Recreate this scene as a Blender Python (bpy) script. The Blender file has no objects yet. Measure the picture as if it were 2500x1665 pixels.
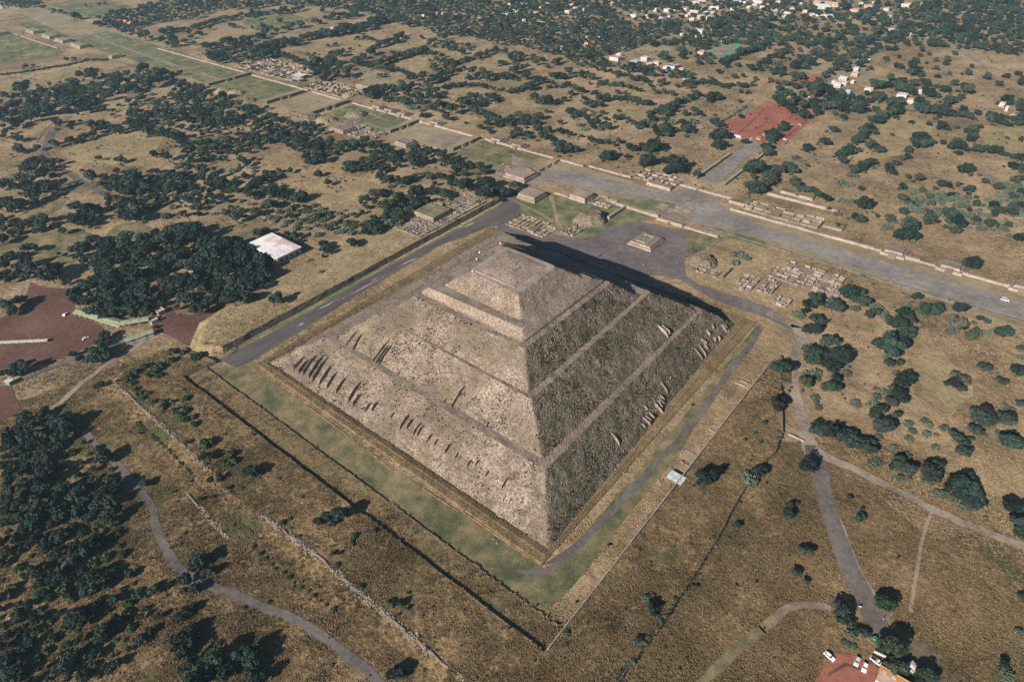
import bpy, bmesh, math, random
import numpy as np
from mathutils import Vector, Matrix

C = bpy.context.scene
COL = C.collection
R_ = math.radians
rng = np.random.default_rng(7)
random.seed(7)

# ------------------------------------------------------------------ camera, sky, sun, exposure
CAM = np.array([220.808, -261.152, 263.606])
FPX = 1577.66                       # focal length in pixels of a 2500 px wide picture
_p, _y, _r = -0.650758, 2.274647, -0.031470
_f = np.array([math.cos(_y)*math.cos(_p), math.sin(_y)*math.cos(_p), math.sin(_p)])
_rt = np.cross(_f, [0, 0, 1]); _rt /= np.linalg.norm(_rt)
_up = np.cross(_rt, _f)
_c, _s = math.cos(_r), math.sin(_r)
_rt, _up = _c*_rt+_s*_up, -_s*_rt+_c*_up
ROT = np.array([_rt, _up, _f])
cd = bpy.data.cameras.new('camera')
cd.sensor_width = 36.0
cd.lens = FPX/2500*36.0
cd.clip_start = 1.0
cd.clip_end = 20000
cam = bpy.data.objects.new('camera', cd)
COL.objects.link(cam)
M = Matrix(((_rt[0], _up[0], -_f[0], CAM[0]), (_rt[1], _up[1], -_f[1], CAM[1]), (_rt[2], _up[2], -_f[2], CAM[2]), (0, 0, 0, 1)))
cam.matrix_world = M
C.camera = cam

SUN_EL, SUN_AZ = 27.5, 266.5        # where the sun stands (azimuth counted from +x towards +y)
w = bpy.data.worlds.new('World'); C.world = w; w.use_nodes = True
nt = w.node_tree; nt.nodes.clear()
sky = nt.nodes.new('ShaderNodeTexSky'); sky.sky_type = 'NISHITA'; sky.sun_disc = False
sky.sun_elevation = R_(SUN_EL); sky.sun_rotation = R_(90-SUN_AZ)
sky.altitude = 2300; sky.air_density = 1.0; sky.dust_density = 0.6; sky.ozone_density = 1.5
bg = nt.nodes.new('ShaderNodeBackground'); bg.inputs['Strength'].default_value = 0.050
wo = nt.nodes.new('ShaderNodeOutputWorld')
nt.links.new(sky.outputs[0], bg.inputs[0]); nt.links.new(bg.outputs[0], wo.inputs[0])
sl = bpy.data.lights.new('sun', 'SUN'); sl.energy = 5.0; sl.angle = R_(0.5); sl.color = (1.0, 0.91, 0.80)
so = bpy.data.objects.new('sun', sl); COL.objects.link(so)
_to = Vector((math.cos(R_(SUN_EL))*math.cos(R_(SUN_AZ)), math.cos(R_(SUN_EL))*math.sin(R_(SUN_AZ)), math.sin(R_(SUN_EL))))
so.rotation_euler = _to.to_track_quat('Z', 'Y').to_euler()
so.location = (0, -400, 400)
C.view_settings.view_transform = 'Standard'
C.view_settings.look = 'None'
C.view_settings.gamma = 1
C.view_settings.exposure = 0.84
HAZE = 0.00008
C.render.engine = 'CYCLES'
C.cycles.max_bounces = 4
C.cycles.diffuse_bounces = 2
C.cycles.volume_bounces = 0
C.cycles.use_denoising = False
C.cycles.sample_clamp_indirect = 4

# ------------------------------------------------------------------ measuring: photograph pixels -> metres on the ground
def unp(px, py, z=0.0):
    d = ROT.T @ np.array([(px-1250)/FPX, (832.5-py)/FPX, 1.0])
    t = (z-CAM[2])/d[2]
    return CAM+t*d
def K(i, j, *pts):                 # points read off one of the 4 x 4 enlarged crops
    s = 3.768 if j < 3 else 3.76
    return [(625*i+p[0]/s, 416*j+p[1]/s) for p in pts]
def G(pts, z=0.0):                 # pixel list -> (n,2) world xy
    return np.array([unp(a, b, z)[:2] for a, b in pts])
def GK(i, j, *pts, z=0.0):
    return G(K(i, j, *pts), z)
def mpp(P):                        # metres per photo pixel at a point
    return float((np.asarray(P)-CAM) @ ROT[2])/FPX
def inpoly(P, poly):
    x, y = P[:, 0], P[:, 1]
    r = np.zeros(len(P), bool); n = len(poly)
    for i in range(n):
        x1, y1 = poly[i]; x2, y2 = poly[(i+1) % n]
        if y1 == y2: continue
        c = ((y1 > y) != (y2 > y)) & (x < (x2-x1)*(y-y1)/(y2-y1)+x1)
        r ^= c
    return r

# ------------------------------------------------------------------ value noise (numpy)
_T = rng.random(8192)
def _h(i, j, k):
    return _T[(i*73+j*179+k*283+((i*j) & 1023)*7+((j*k) & 511)*13) & 8191]
def vnoise(x, y, z=0.0):
    x = np.asarray(x, float); y = np.asarray(y, float); z = np.asarray(z, float)+np.zeros_like(x)
    i = np.floor(x).astype(int); j = np.floor(y).astype(int); k = np.floor(z).astype(int)
    u, v, q = x-i, y-j, z-k
    u = u*u*(3-2*u); v = v*v*(3-2*v); q = q*q*(3-2*q)
    r = 0
    for a in (0, 1):
        for b in (0, 1):
            for c in (0, 1):
                r = r+_h(i+a, j+b, k+c)*(u if a else 1-u)*(v if b else 1-v)*(q if c else 1-q)
    return r*2-1

# ------------------------------------------------------------------ objects
def tag(o, label=None, cat=None, group=None, kind=None):
    if label: o['label'] = label
    if cat: o['category'] = cat
    if group: o['group'] = group
    if kind: o['kind'] = kind
    return o
def mesh(name, V, F, mats=None, mi=None, smooth=False):
    me = bpy.data.meshes.new(name)
    me.from_pydata([tuple(v) for v in V], [], [tuple(f) for f in F])
    for m in (mats if isinstance(mats, (list, tuple)) else [mats]):
        if m: me.materials.append(m)
    if mi is not None: me.polygons.foreach_set('material_index', np.asarray(mi, np.int32))
    if smooth: me.polygons.foreach_set('use_smooth', np.ones(len(F), bool))
    me.update()
    return me
def link(name, me, parent=None, loc=(0, 0, 0), rz=0.0, sc=None):
    o = bpy.data.objects.new(name, me); COL.objects.link(o)
    o.location = loc; o.rotation_euler = (0, 0, rz)
    if sc is not None: o.scale = (sc, sc, sc) if np.isscalar(sc) else sc
    if parent: o.parent = parent
    return o
def empty(name, loc=(0, 0, 0), rz=0.0, label=None, cat=None, group=None):
    o = bpy.data.objects.new(name, None); COL.objects.link(o)
    o.empty_display_size = 1; o.location = loc; o.rotation_euler = (0, 0, rz)
    return tag(o, label, cat, group)
def copy_tree(o, parent=None):
    c = o.copy(); COL.objects.link(c)
    if parent: c.parent = parent
    for ch in list(o.children): copy_tree(ch, c)
    return c
class MB:
    """collects shapes into one mesh"""
    def __init__(s): s.V = []; s.F = []; s.I = []
    def add(s, V, F, m=0):
        n = len(s.V); s.V += [tuple(v) for v in V]; s.F += [tuple(a+n for a in f) for f in F]; s.I += [m]*len(F); return s
    def box(s, x0, x1, y0, y1, z0, z1, m=0, bat=0.0):
        b = bat
        V = [(x0, y0, z0), (x1, y0, z0), (x1, y1, z0), (x0, y1, z0), (x0+b, y0+b, z1), (x1-b, y0+b, z1), (x1-b, y1-b, z1), (x0+b, y1-b, z1)]
        return s.add(V, [(0, 3, 2, 1), (4, 5, 6, 7), (0, 1, 5, 4), (1, 2, 6, 5), (2, 3, 7, 6), (3, 0, 4, 7)], m)
    def prism(s, poly, z0, z1, m=0, mt=None, off=None):
        n = len(poly); lo = poly if off is None else off
        V = [(x, y, z0) for x, y in lo]+[(x, y, z1) for x, y in poly]
        s.add(V, [(i, (i+1) % n, n+(i+1) % n, n+i) for i in range(n)], m)
        s.add([(x, y, z1) for x, y in poly], [tuple(range(n))], m if mt is None else mt)
        return s
    def tube(s, a, b, r0, r1, n=6, m=0):
        a = Vector(a); b = Vector(b); d = (b-a).normalized(); u = d.orthogonal().normalized(); v = d.cross(u)
        V = [tuple(a+(u*math.cos(t)+v*math.sin(t))*r0) for t in [2*math.pi*i/n for i in range(n)]]+[tuple(b+(u*math.cos(t)+v*math.sin(t))*r1) for t in [2*math.pi*i/n for i in range(n)]]
        return s.add(V, [(i, (i+1) % n, n+(i+1) % n, n+i) for i in range(n)]+[tuple(range(n, 2*n))], m)
    def me(s, name, mats, smooth=False): return mesh(name, s.V, s.F, mats, s.I, smooth)
    def build(s, name, mats, parent=None, loc=(0, 0, 0), rz=0.0): return link(name, s.me(name, mats), parent, loc, rz)
def ccw(poly):
    p = np.asarray(poly, float)
    a = np.sum(p[:, 0]*np.roll(p[:, 1], -1)-np.roll(p[:, 0], -1)*p[:, 1])
    return p if a > 0 else p[::-1]

# ------------------------------------------------------------------ materials
def srgb(r, g, b):
    f = lambda c: (c/255/12.92 if c <= 10 else ((c/255+0.055)/1.055)**2.4)
    return (f(r), f(g), f(b), 1)
def mat(name, stops, scales=((0.02, 4, 1.0),), bump=(), rough=0.9, speck=None, stretch=None, island=None, tint=0.0, spec=0.1, gain=2.2):
    """stops: [(pos, rgb)] of a colour ramp fed by summed noises of world position; bump: [(scale, strength, distance)];
    speck: (scale, threshold, rgb, softness) dark or pale grains; island: (scale, threshold, rgb, soft) large patches of another cover"""
    m = bpy.data.materials.new(name); m.use_nodes = True
    nt = m.node_tree; nd = nt.nodes; L = nt.links
    bs = nd['Principled BSDF']; bs.inputs['Roughness'].default_value = rough
    bs.inputs['Specular IOR Level'].default_value = spec
    geo = nd.new('ShaderNodeNewGeometry'); pos = geo.outputs['Position']
    if stretch:
        mp = nd.new('ShaderNodeMapping'); mp.inputs['Scale'].default_value = stretch
        L.new(pos, mp.inputs['Vector']); spos = mp.outputs[0]
    else: spos = pos
    def noise(sc, det=3.0, ro=0.6, p=None):
        n = nd.new('ShaderNodeTexNoise'); n.inputs['Scale'].default_value = sc
        n.inputs['Detail'].default_value = det; n.inputs['Roughness'].default_value = ro
        L.new(p or spos, n.inputs['Vector']); return n.outputs['Fac']
    def math_(op, a, b):
        n = nd.new('ShaderNodeMath'); n.operation = op
        for i, v in enumerate((a, b)):
            if isinstance(v, (int, float)): n.inputs[i].default_value = v
            else: L.new(v, n.inputs[i])
        return n.outputs[0]
    tot = None; ws = sum(abs(s[2]) for s in scales)
    for s in scales:
        v = math_('MULTIPLY', math_('SUBTRACT', noise(s[0], s[1]), 0.5), s[2]/ws*gain)
        tot = v if tot is None else math_('ADD', tot, v)
    tot = math_('ADD', tot, 0.5)
    cr = nd.new('ShaderNodeValToRGB'); el = cr.color_ramp.elements
    while len(el) < len(stops): el.new(0.5)
    for e, (p, c) in zip(el, stops): e.position = p; e.color = (*c[:3], 1)
    L.new(tot, cr.inputs[0]); colr = cr.outputs[0]
    def mix(fac, a, b):
        n = nd.new('ShaderNodeMix'); n.data_type = 'RGBA'
        if isinstance(fac, float): n.inputs['Factor'].default_value = fac
        else: L.new(fac, n.inputs['Factor'])
        for k, v in ((6, a), (7, b)):
            if isinstance(v, tuple): n.inputs[k].default_value = (*v[:3], 1)
            else: L.new(v, n.inputs[k])
        return n.outputs[2]
    def ramp(v, th, soft):
        n = nd.new('ShaderNodeMapRange'); n.inputs['From Min'].default_value = th-soft; n.inputs['From Max'].default_value = th+soft
        L.new(v, n.inputs['Value']); return n.outputs[0]
    for it in ([island] if island and not isinstance(island, list) else island or []):
        colr = mix(ramp(noise(it[0], 5, 0.62, pos), it[1], it[3]), colr, it[2])
    for sp in ([speck] if speck and not isinstance(speck, list) else speck or []):
        colr = mix(ramp(noise(sp[0], 2, 0.5, pos), sp[1], sp[3]), colr, sp[2])
    if tint:
        oi = nd.new('ShaderNodeObjectInfo')
        hv = nd.new('ShaderNodeHueSaturation')
        L.new(math_('ADD', math_('MULTIPLY', math_('SUBTRACT', oi.outputs['Random'], 0.5), 0.06*tint), 0.5), hv.inputs['Hue'])
        rr = math_('FRACT', math_('MULTIPLY', oi.outputs['Random'], 7.31), 0)
        L.new(math_('ADD', math_('MULTIPLY', rr, 0.7*tint), 1-0.35*tint), hv.inputs['Value'])
        r2 = math_('FRACT', math_('MULTIPLY', oi.outputs['Random'], 17.7), 0)
        L.new(math_('ADD', math_('MULTIPLY', r2, 0.5*tint), 1-0.3*tint), hv.inputs['Saturation'])
        L.new(colr, hv.inputs['Color']); colr = hv.outputs[0]
    L.new(colr, bs.inputs['Base Color'])
    nrm = None
    for (sc, st, dist) in bump:
        b = nd.new('ShaderNodeBump'); b.inputs['Strength'].default_value = st; b.inputs['Distance'].default_value = dist
        L.new(noise(sc, 3, 0.6, pos), b.inputs['Height'])
        if nrm is not None: L.new(nrm, b.inputs['Normal'])
        nrm = b.outputs[0]
    if nrm is not None: L.new(nrm, bs.inputs['Normal'])
    return m
def flat(name, c, rough=0.6, tint=0.0, n=0.12, scale=0.6, metal=0.0, spec=0.3):
    a = tuple(v*(1-n) for v in c[:3]); b = tuple(min(1, v*(1+n)) for v in c[:3])
    m = mat(name, [(0.3, a), (0.7, b)], ((scale, 3, 1.0),), rough=rough, tint=tint, spec=spec)
    m.node_tree.nodes['Principled BSDF'].inputs['Metallic'].default_value = metal
    return m

MT = {}
MT['ground'] = mat('dry_grassland', [(0.20, (0.100, 0.076, 0.048)), (0.42, (0.200, 0.145, 0.087)), (0.60, (0.297, 0.218, 0.132)), (0.82, (0.39, 0.296, 0.19))],
                   ((0.006, 4, 1.2), (0.03, 5, 1.2), (0.22, 4, 1.0), (1.3, 2, 0.8)), bump=((0.35, 0.6, 1.2), (1.2, 0.6, 0.6)), rough=1.0, spec=0.0, gain=3.2,
                   island=[(0.013, 0.62, (0.165, 0.120, 0.085), 0.05), (0.020, 0.66, (0.15, 0.145, 0.07), 0.05)])
MT['skirt'] = mat('skirt_grass', [(0.22, (0.085, 0.066, 0.038)), (0.45, (0.150, 0.112, 0.063)), (0.62, (0.205, 0.150, 0.083)), (0.85, (0.27, 0.20, 0.12))],
                   ((0.03, 4, 1.0), (0.12, 5, 1.0), (0.4, 4, 1.0), (1.3, 2, 0.8)), bump=((0.35, 0.6, 1.0), (1.2, 0.6, 0.5)), rough=1.0, spec=0.0)
MT['weeds'] = mat('dimmed_brown_weeds', [(0.24, (0.056, 0.042, 0.023)), (0.42, (0.114, 0.081, 0.044)), (0.58, (0.184, 0.127, 0.068)), (0.80, (0.275, 0.195, 0.11))],
                   ((0.012, 4, 0.9), (0.05, 5, 1.0), (0.3, 4, 1.2), (0.9, 2, 1.1)), gain=3.0, bump=((0.35, 0.7, 1.2), (1.2, 0.6, 0.5)), rough=1.0, spec=0.0, island=[(0.03, 0.60, (0.060, 0.066, 0.030), 0.06)])  # brown weeds, darkened further to paint in the foreground vignette
MT['goldfield'] = mat('golden_grassland', [(0.22, (0.140, 0.108, 0.060)), (0.45, (0.228, 0.176, 0.100)), (0.62, (0.305, 0.236, 0.138)), (0.85, (0.39, 0.305, 0.185))],
                   ((0.02, 4, 1.0), (0.08, 5, 1.0), (0.3, 4, 1.0), (1.3, 2, 0.8)), bump=((0.35, 0.6, 1.0), (1.2, 0.6, 0.5)), rough=1.0, spec=0.0, island=[(0.03, 0.66, (0.15, 0.13, 0.06), 0.05)])
MT['lawn'] = mat('short_grass', [(0.22, (0.064, 0.072, 0.040)), (0.42, (0.120, 0.112, 0.060)), (0.58, (0.185, 0.150, 0.086)), (0.80, (0.26, 0.20, 0.125))],
                 ((0.035, 5, 1.0), (0.13, 5, 0.8), (1.2, 2, 0.5)), bump=((0.8, 0.3, 0.3),), gain=3.0, rough=1.0, spec=0.0)
MT['lawn_green'] = mat('green_grass', [(0.22, (0.070, 0.086, 0.044)), (0.48, (0.122, 0.130, 0.066)), (0.65, (0.175, 0.160, 0.088)), (0.82, (0.24, 0.20, 0.12))],
                 ((0.025, 5, 1.0), (0.1, 5, 0.8), (0.9, 2, 0.5)), bump=((0.6, 0.3, 0.3),), gain=3.0, rough=1.0, spec=0.0)
MT['lawn_dry'] = mat('thin_dry_grass', [(0.25, (0.155, 0.132, 0.078)), (0.5, (0.235, 0.190, 0.120)), (0.75, (0.31, 0.245, 0.165))],
                 ((0.025, 4, 1.0), (0.12, 4, 0.7), (0.9, 2, 0.5)), bump=((0.6, 0.3, 0.3),), rough=1.0, spec=0.0)
MT['asphalt'] = mat('worn_grey_gravel', [(0.2, (0.130, 0.114, 0.104)), (0.5, (0.195, 0.172, 0.157)), (0.8, (0.27, 0.239, 0.217))],
                    ((0.03, 4, 0.8), (0.2, 3, 0.6), (1.8, 2, 0.5)), bump=((1.5, 0.25, 0.12),), gain=3.0, rough=0.95)
MT['plaza'] = mat('purple_grey_gravel', [(0.2, (0.082, 0.070, 0.070)), (0.5, (0.122, 0.105, 0.102)), (0.8, (0.17, 0.148, 0.14))],
                    ((0.03, 4, 0.8), (0.2, 3, 0.6), (1.8, 2, 0.5)), bump=((1.5, 0.25, 0.12),), gain=3.0, rough=0.95)
MT['asphalt_streak'] = mat('worn_street_with_pale_streaks', [(0.25, (0.060, 0.052, 0.052)), (0.5, (0.092, 0.080, 0.077)), (0.8, (0.15, 0.132, 0.125))],
                    ((0.03, 4, 0.8), (0.3, 3, 0.6), (1.6, 2, 0.5)), bump=((1.5, 0.25, 0.12),), rough=0.95, stretch=(1.0, 0.12, 1))
MT['pale_dust'] = mat('pale_lime_dust', [(0.3, (0.22, 0.20, 0.19)), (0.7, (0.38, 0.35, 0.33))], ((0.5, 4, 1.0),), rough=1.0)
MT['path'] = mat('brown_grey_path', [(0.25, (0.155, 0.118, 0.092)), (0.5, (0.22, 0.172, 0.138)), (0.8, (0.30, 0.235, 0.185))],
                 ((0.05, 4, 1.0), (0.5, 3, 0.6)), bump=((1.2, 0.3, 0.2),), gain=3.0, rough=1.0)
MT['pathgrey'] = mat('grey_road', [(0.25, (0.080, 0.069, 0.063)), (0.5, (0.115, 0.099, 0.090)), (0.8, (0.155, 0.133, 0.12))],
                 ((0.04, 4, 1.0), (0.4, 3, 0.6)), bump=((1.2, 0.25, 0.15),), gain=3.0, rough=1.0)
MT['red'] = mat('red_volcanic_gravel', [(0.2, (0.195, 0.066, 0.046)), (0.5, (0.265, 0.096, 0.068)), (0.8, (0.31, 0.140, 0.10))],
                ((0.03, 4, 0.8), (0.3, 3, 0.5), (2.0, 2, 0.4)), bump=((1.5, 0.3, 0.15),), gain=3.0, rough=1.0)
MT['darkred'] = mat('dark_red_gravel', [(0.2, (0.078, 0.040, 0.032)), (0.5, (0.113, 0.058, 0.045)), (0.8, (0.15, 0.086, 0.068))],
                ((0.03, 4, 0.8), (0.3, 3, 0.5), (2.0, 2, 0.4)), bump=((1.5, 0.3, 0.15),), gain=3.0, rough=1.0)
MT['red_lot'] = mat('brick_red_gravel', [(0.2, (0.125, 0.046, 0.036)), (0.5, (0.180, 0.068, 0.052)), (0.8, (0.22, 0.10, 0.078))], ((0.03, 4, 0.8), (0.3, 3, 0.5), (2.0, 2, 0.4)), gain=3.0, bump=((1.5, 0.3, 0.15),), rough=1.0)
MT['orange'] = mat('orange_earth', [(0.3, (0.24, 0.135, 0.07)), (0.7, (0.36, 0.22, 0.12))], ((0.4, 4, 1.0),), bump=((1.0, 0.5, 0.3),), rough=1.0)
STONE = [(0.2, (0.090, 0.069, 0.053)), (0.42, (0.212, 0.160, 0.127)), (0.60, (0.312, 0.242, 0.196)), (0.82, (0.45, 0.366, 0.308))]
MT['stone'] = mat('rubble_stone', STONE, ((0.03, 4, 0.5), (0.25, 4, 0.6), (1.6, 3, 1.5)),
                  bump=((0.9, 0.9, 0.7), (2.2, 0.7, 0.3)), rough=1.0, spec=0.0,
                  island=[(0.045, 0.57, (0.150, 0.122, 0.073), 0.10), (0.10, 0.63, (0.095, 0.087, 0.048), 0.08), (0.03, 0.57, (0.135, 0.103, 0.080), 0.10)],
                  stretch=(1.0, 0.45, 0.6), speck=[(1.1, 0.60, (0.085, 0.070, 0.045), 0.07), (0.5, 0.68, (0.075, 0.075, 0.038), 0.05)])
MT['stone_green_shade'] = mat('shaded_overgrown_rubble', [(0.2, (0.066, 0.053, 0.040)), (0.45, (0.142, 0.110, 0.083)), (0.65, (0.208, 0.165, 0.128)), (0.85, (0.32, 0.264, 0.216))],
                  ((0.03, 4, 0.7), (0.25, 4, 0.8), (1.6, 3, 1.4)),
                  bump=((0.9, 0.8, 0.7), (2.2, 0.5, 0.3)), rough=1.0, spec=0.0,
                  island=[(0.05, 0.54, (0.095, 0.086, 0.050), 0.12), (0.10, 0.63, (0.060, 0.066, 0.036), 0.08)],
                  speck=[(0.9, 0.585, (0.058, 0.060, 0.038), 0.06), (0.45, 0.66, (0.05, 0.062, 0.034), 0.05)], stretch=(0.45, 1.0, 0.6))  # overgrown stone, also darkened to deepen the shade of its faces
MT['walk'] = mat('terrace_floor', [(0.25, (0.135, 0.103, 0.083)), (0.5, (0.185, 0.145, 0.119)), (0.8, (0.25, 0.20, 0.166))], ((0.06, 4, 1.0), (0.8, 3, 0.7)),
                 bump=((1.2, 0.4, 0.25),), rough=1.0, spec=0.0, speck=(0.35, 0.66, (0.14, 0.115, 0.07), 0.06))
MT['summit'] = mat('summit_rubble', [(0.2, (0.140, 0.105, 0.082)), (0.5, (0.245, 0.188, 0.150)), (0.8, (0.37, 0.295, 0.24))], ((0.06, 4, 0.6), (0.9, 3, 1.2)),
                 bump=((1.2, 0.7, 0.4),), rough=1.0, spec=0.0, speck=(1.0, 0.63, (0.12, 0.09, 0.06), 0.05))
MT['masonry'] = mat('restored_masonry', [(0.2, (0.130, 0.102, 0.082)), (0.5, (0.235, 0.188, 0.154)), (0.8, (0.36, 0.295, 0.25))], ((0.12, 4, 0.7), (1.6, 3, 1.2)),
                 bump=((1.6, 0.5, 0.25),), rough=1.0, spec=0.0, speck=(0.8, 0.66, (0.10, 0.085, 0.055), 0.05))
MT['palewall'] = mat('pale_sunlit_masonry', [(0.2, (0.17, 0.132, 0.110)), (0.5, (0.285, 0.228, 0.195)), (0.8, (0.40, 0.33, 0.29))], ((0.12, 4, 0.7), (1.4, 3, 1.0)),
                 bump=((1.6, 0.4, 0.2),), rough=1.0, spec=0.0)
MT['shadewall'] = mat('shaded_rubble_masonry', [(0.2, (0.075, 0.066, 0.058)), (0.5, (0.13, 0.115, 0.10)), (0.8, (0.21, 0.185, 0.16))], ((0.3, 4, 0.8), (1.4, 3, 1.2)),
                 bump=((1.2, 0.8, 0.5),), rough=1.0, spec=0.0, speck=(0.7, 0.60, (0.06, 0.06, 0.035), 0.06))  # stone darkened so that walls turned from the sun read as shaded
MT['floor'] = mat('ruin_floor', [(0.25, (0.135, 0.108, 0.085)), (0.5, (0.20, 0.162, 0.130)), (0.8, (0.28, 0.23, 0.19))], ((0.1, 4, 1.0), (1.0, 3, 0.8)),
                 bump=((1.0, 0.5, 0.3),), rough=1.0, island=(0.09, 0.60, (0.13, 0.125, 0.06), 0.06))
MT['leaf'] = mat('dark_foliage', [(0.25, (0.010, 0.022, 0.018)), (0.5, (0.020, 0.035, 0.027)), (0.8, (0.036, 0.054, 0.038))], ((0.5, 3, 1.0), (2.5, 2, 0.8)), rough=0.75, tint=1.4, spec=0.15)
MT['leaf2'] = mat('olive_foliage', [(0.25, (0.020, 0.031, 0.021)), (0.5, (0.036, 0.049, 0.031)), (0.8, (0.060, 0.073, 0.044))], ((0.5, 3, 1.0), (2.5, 2, 0.8)), rough=0.75, tint=0.8, spec=0.15)
MT['leafb'] = mat('brownish_foliage', [(0.25, (0.046, 0.044, 0.034)), (0.5, (0.080, 0.072, 0.056)), (0.8, (0.12, 0.105, 0.08))], ((0.5, 3, 1.0), (2.5, 2, 0.8)), rough=0.8, tint=0.6, spec=0.1)
MT['pad'] = mat('grey_green_cactus', [(0.25, (0.040, 0.055, 0.036)), (0.5, (0.068, 0.086, 0.056)), (0.8, (0.135, 0.152, 0.108))], ((0.6, 3, 0.6), (3.0, 2, 1.2)), rough=0.6, tint=0.7, spec=0.25)
MT['shrub'] = mat('bright_shrub', [(0.25, (0.030, 0.050, 0.024)), (0.5, (0.050, 0.078, 0.034)), (0.8, (0.085, 0.11, 0.05))], ((0.6, 3, 1.0), (2.5, 2, 0.8)), rough=0.8, tint=0.8, spec=0.1)
MT['weedleaf'] = mat('weed_foliage', [(0.25, (0.036, 0.036, 0.021)), (0.5, (0.060, 0.056, 0.032)), (0.8, (0.095, 0.085, 0.048))], ((0.6, 3, 1.0),), rough=0.9, tint=0.8, spec=0.0)
MT['bark'] = flat('bark', (0.075, 0.055, 0.042), 0.95)
for _n, _c in (('straw', ((0.136, 0.099, 0.059), (0.228, 0.165, 0.097), (0.335, 0.252, 0.155))), ('strawbrown', ((0.070, 0.050, 0.027), (0.140, 0.099, 0.052), (0.23, 0.164, 0.089))), ('strawgold', ((0.165, 0.118, 0.062), (0.260, 0.190, 0.103), (0.36, 0.27, 0.155)))):
    MT[_n] = mat(_n+'_grass', [(0.25, _c[0]), (0.5, _c[1]), (0.8, _c[2])], ((0.012, 4, 1.0), (0.06, 4, 1.0), (0.5, 3, 0.6)), rough=1.0, tint=0.45, spec=0.0,
                   island=[(0.020, 0.64, tuple(v*.55 for v in (_c[1][0]*.85, _c[1][1], _c[1][2]*.8)), 0.06)])
MT['white'] = flat('white_paint', (0.44, 0.42, 0.40), 0.6)
MT['cream'] = flat('cream_plaster', (0.46, 0.39, 0.32), 0.8)
MT['pink'] = flat('pinkish_plaster', (0.42, 0.30, 0.25), 0.8)
MT['terracotta'] = flat('terracotta', (0.50, 0.155, 0.075), 0.8)
MT['grey'] = flat('grey_concrete', (0.36, 0.36, 0.37), 0.85)
MT['bluegrey'] = flat('blue_grey_sheet', (0.30, 0.40, 0.46), 0.6)
MT['blue'] = flat('blue_sheet', (0.06, 0.16, 0.30), 0.6)
MT['glass'] = flat('dark_glass', (0.025, 0.03, 0.035), 0.15, spec=0.5)
MT['whiteroof'] = mat('stained_white_roof', [(0.25, (0.42, 0.38, 0.37)), (0.5, (0.66, 0.63, 0.62)), (0.8, (0.74, 0.73, 0.73))], ((0.03, 3, 1.0), (0.5, 3, 0.6)), rough=0.7, stretch=(0.25, 1.0, 1),
                     island=(0.05, 0.60, (0.40, 0.25, 0.22), 0.08))
MT['greenroof'] = flat('faded_green_sheet', (0.22, 0.25, 0.15), 0.8, n=0.25)
MT['tin'] = mat('corrugated_tin', [(0.3, (0.36, 0.42, 0.44)), (0.7, (0.58, 0.63, 0.64))], ((0.5, 3, 1.0),), rough=0.45, spec=0.5)
MT['tyre'] = flat('black_rubber', (0.02, 0.02, 0.02), 0.9)
MT['carwhite'] = flat('white_car_paint', (0.78, 0.78, 0.78), 0.25, n=0.02, spec=0.5)
MT['carsilver'] = flat('silver_car_paint', (0.52, 0.54, 0.56), 0.25, n=0.02, spec=0.5)
MT['carred'] = flat('red_car_paint', (0.45, 0.03, 0.02), 0.3, n=0.02, spec=0.5)
MT['orangeroof'] = flat('orange_sheet', (0.55, 0.22, 0.05), 0.7)
MT['skin'] = flat('skin', (0.35, 0.19, 0.12), 0.7)
MT['cloth_dark'] = flat('dark_cloth', (0.03, 0.04, 0.06), 0.9)
MT['cloth_light'] = flat('light_cloth', (0.55, 0.55, 0.58), 0.9)
MT['cloth_red'] = flat('red_cloth', (0.45, 0.05, 0.04), 0.9)
MT['hedge'] = MT['leaf2']
MT['shadestone'] = mat('shaded_weathered_stone', [(0.2, (0.10, 0.080, 0.066)), (0.5, (0.19, 0.15, 0.122)), (0.8, (0.34, 0.28, 0.235))], ((0.3, 4, 0.7), (1.6, 3, 1.3)), bump=((1.2, 0.7, 0.4),), rough=1.0, spec=0.0)  # weathered rib stone, darkened to deepen the shade on the ribs
MT['moundstone'] = mat('overgrown_mound', [(0.2, (0.085, 0.068, 0.048)), (0.5, (0.165, 0.128, 0.095)), (0.8, (0.28, 0.22, 0.17))], ((0.1, 4, 0.7), (0.9, 3, 1.3)), bump=((0.5, 0.8, 0.8), (1.4, 0.7, 0.4)), rough=1.0, spec=0.0, island=[(0.12, 0.6, (0.10, 0.10, 0.05), 0.08)])
MT['bare'] = mat('bare_brown_ground', [(0.25, (0.085, 0.064, 0.046)), (0.5, (0.128, 0.098, 0.072)), (0.8, (0.18, 0.14, 0.105))], ((0.05, 4, 1.0), (0.5, 3, 0.6)), bump=((1.2, 0.3, 0.2),), rough=1.0, spec=0.0)
MT['walklight'] = mat('summit_floor', [(0.25, (0.165, 0.136, 0.116)), (0.5, (0.24, 0.202, 0.175)), (0.8, (0.32, 0.275, 0.245))], ((0.1, 4, 1.0), (0.9, 3, 0.8)), bump=((1.2, 0.4, 0.2),), rough=1.0, spec=0.0)
MT['metal'] = flat('galvanised_steel', (0.45, 0.47, 0.48), 0.5)
# ------------------------------------------------------------------ ground
def gridsheet(name, x0, x1, y0, y1, z, m):
    me = mesh(name, [(x0, y0, z), (x1, y0, z), (x1, y1, z), (x0, y1, z)], [(0, 1, 2, 3)], m)
    return tag(link(name, me), kind='structure')
gridsheet('ground', -3400, 1500, -900, 3400, 0.0, MT['ground'])

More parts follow.
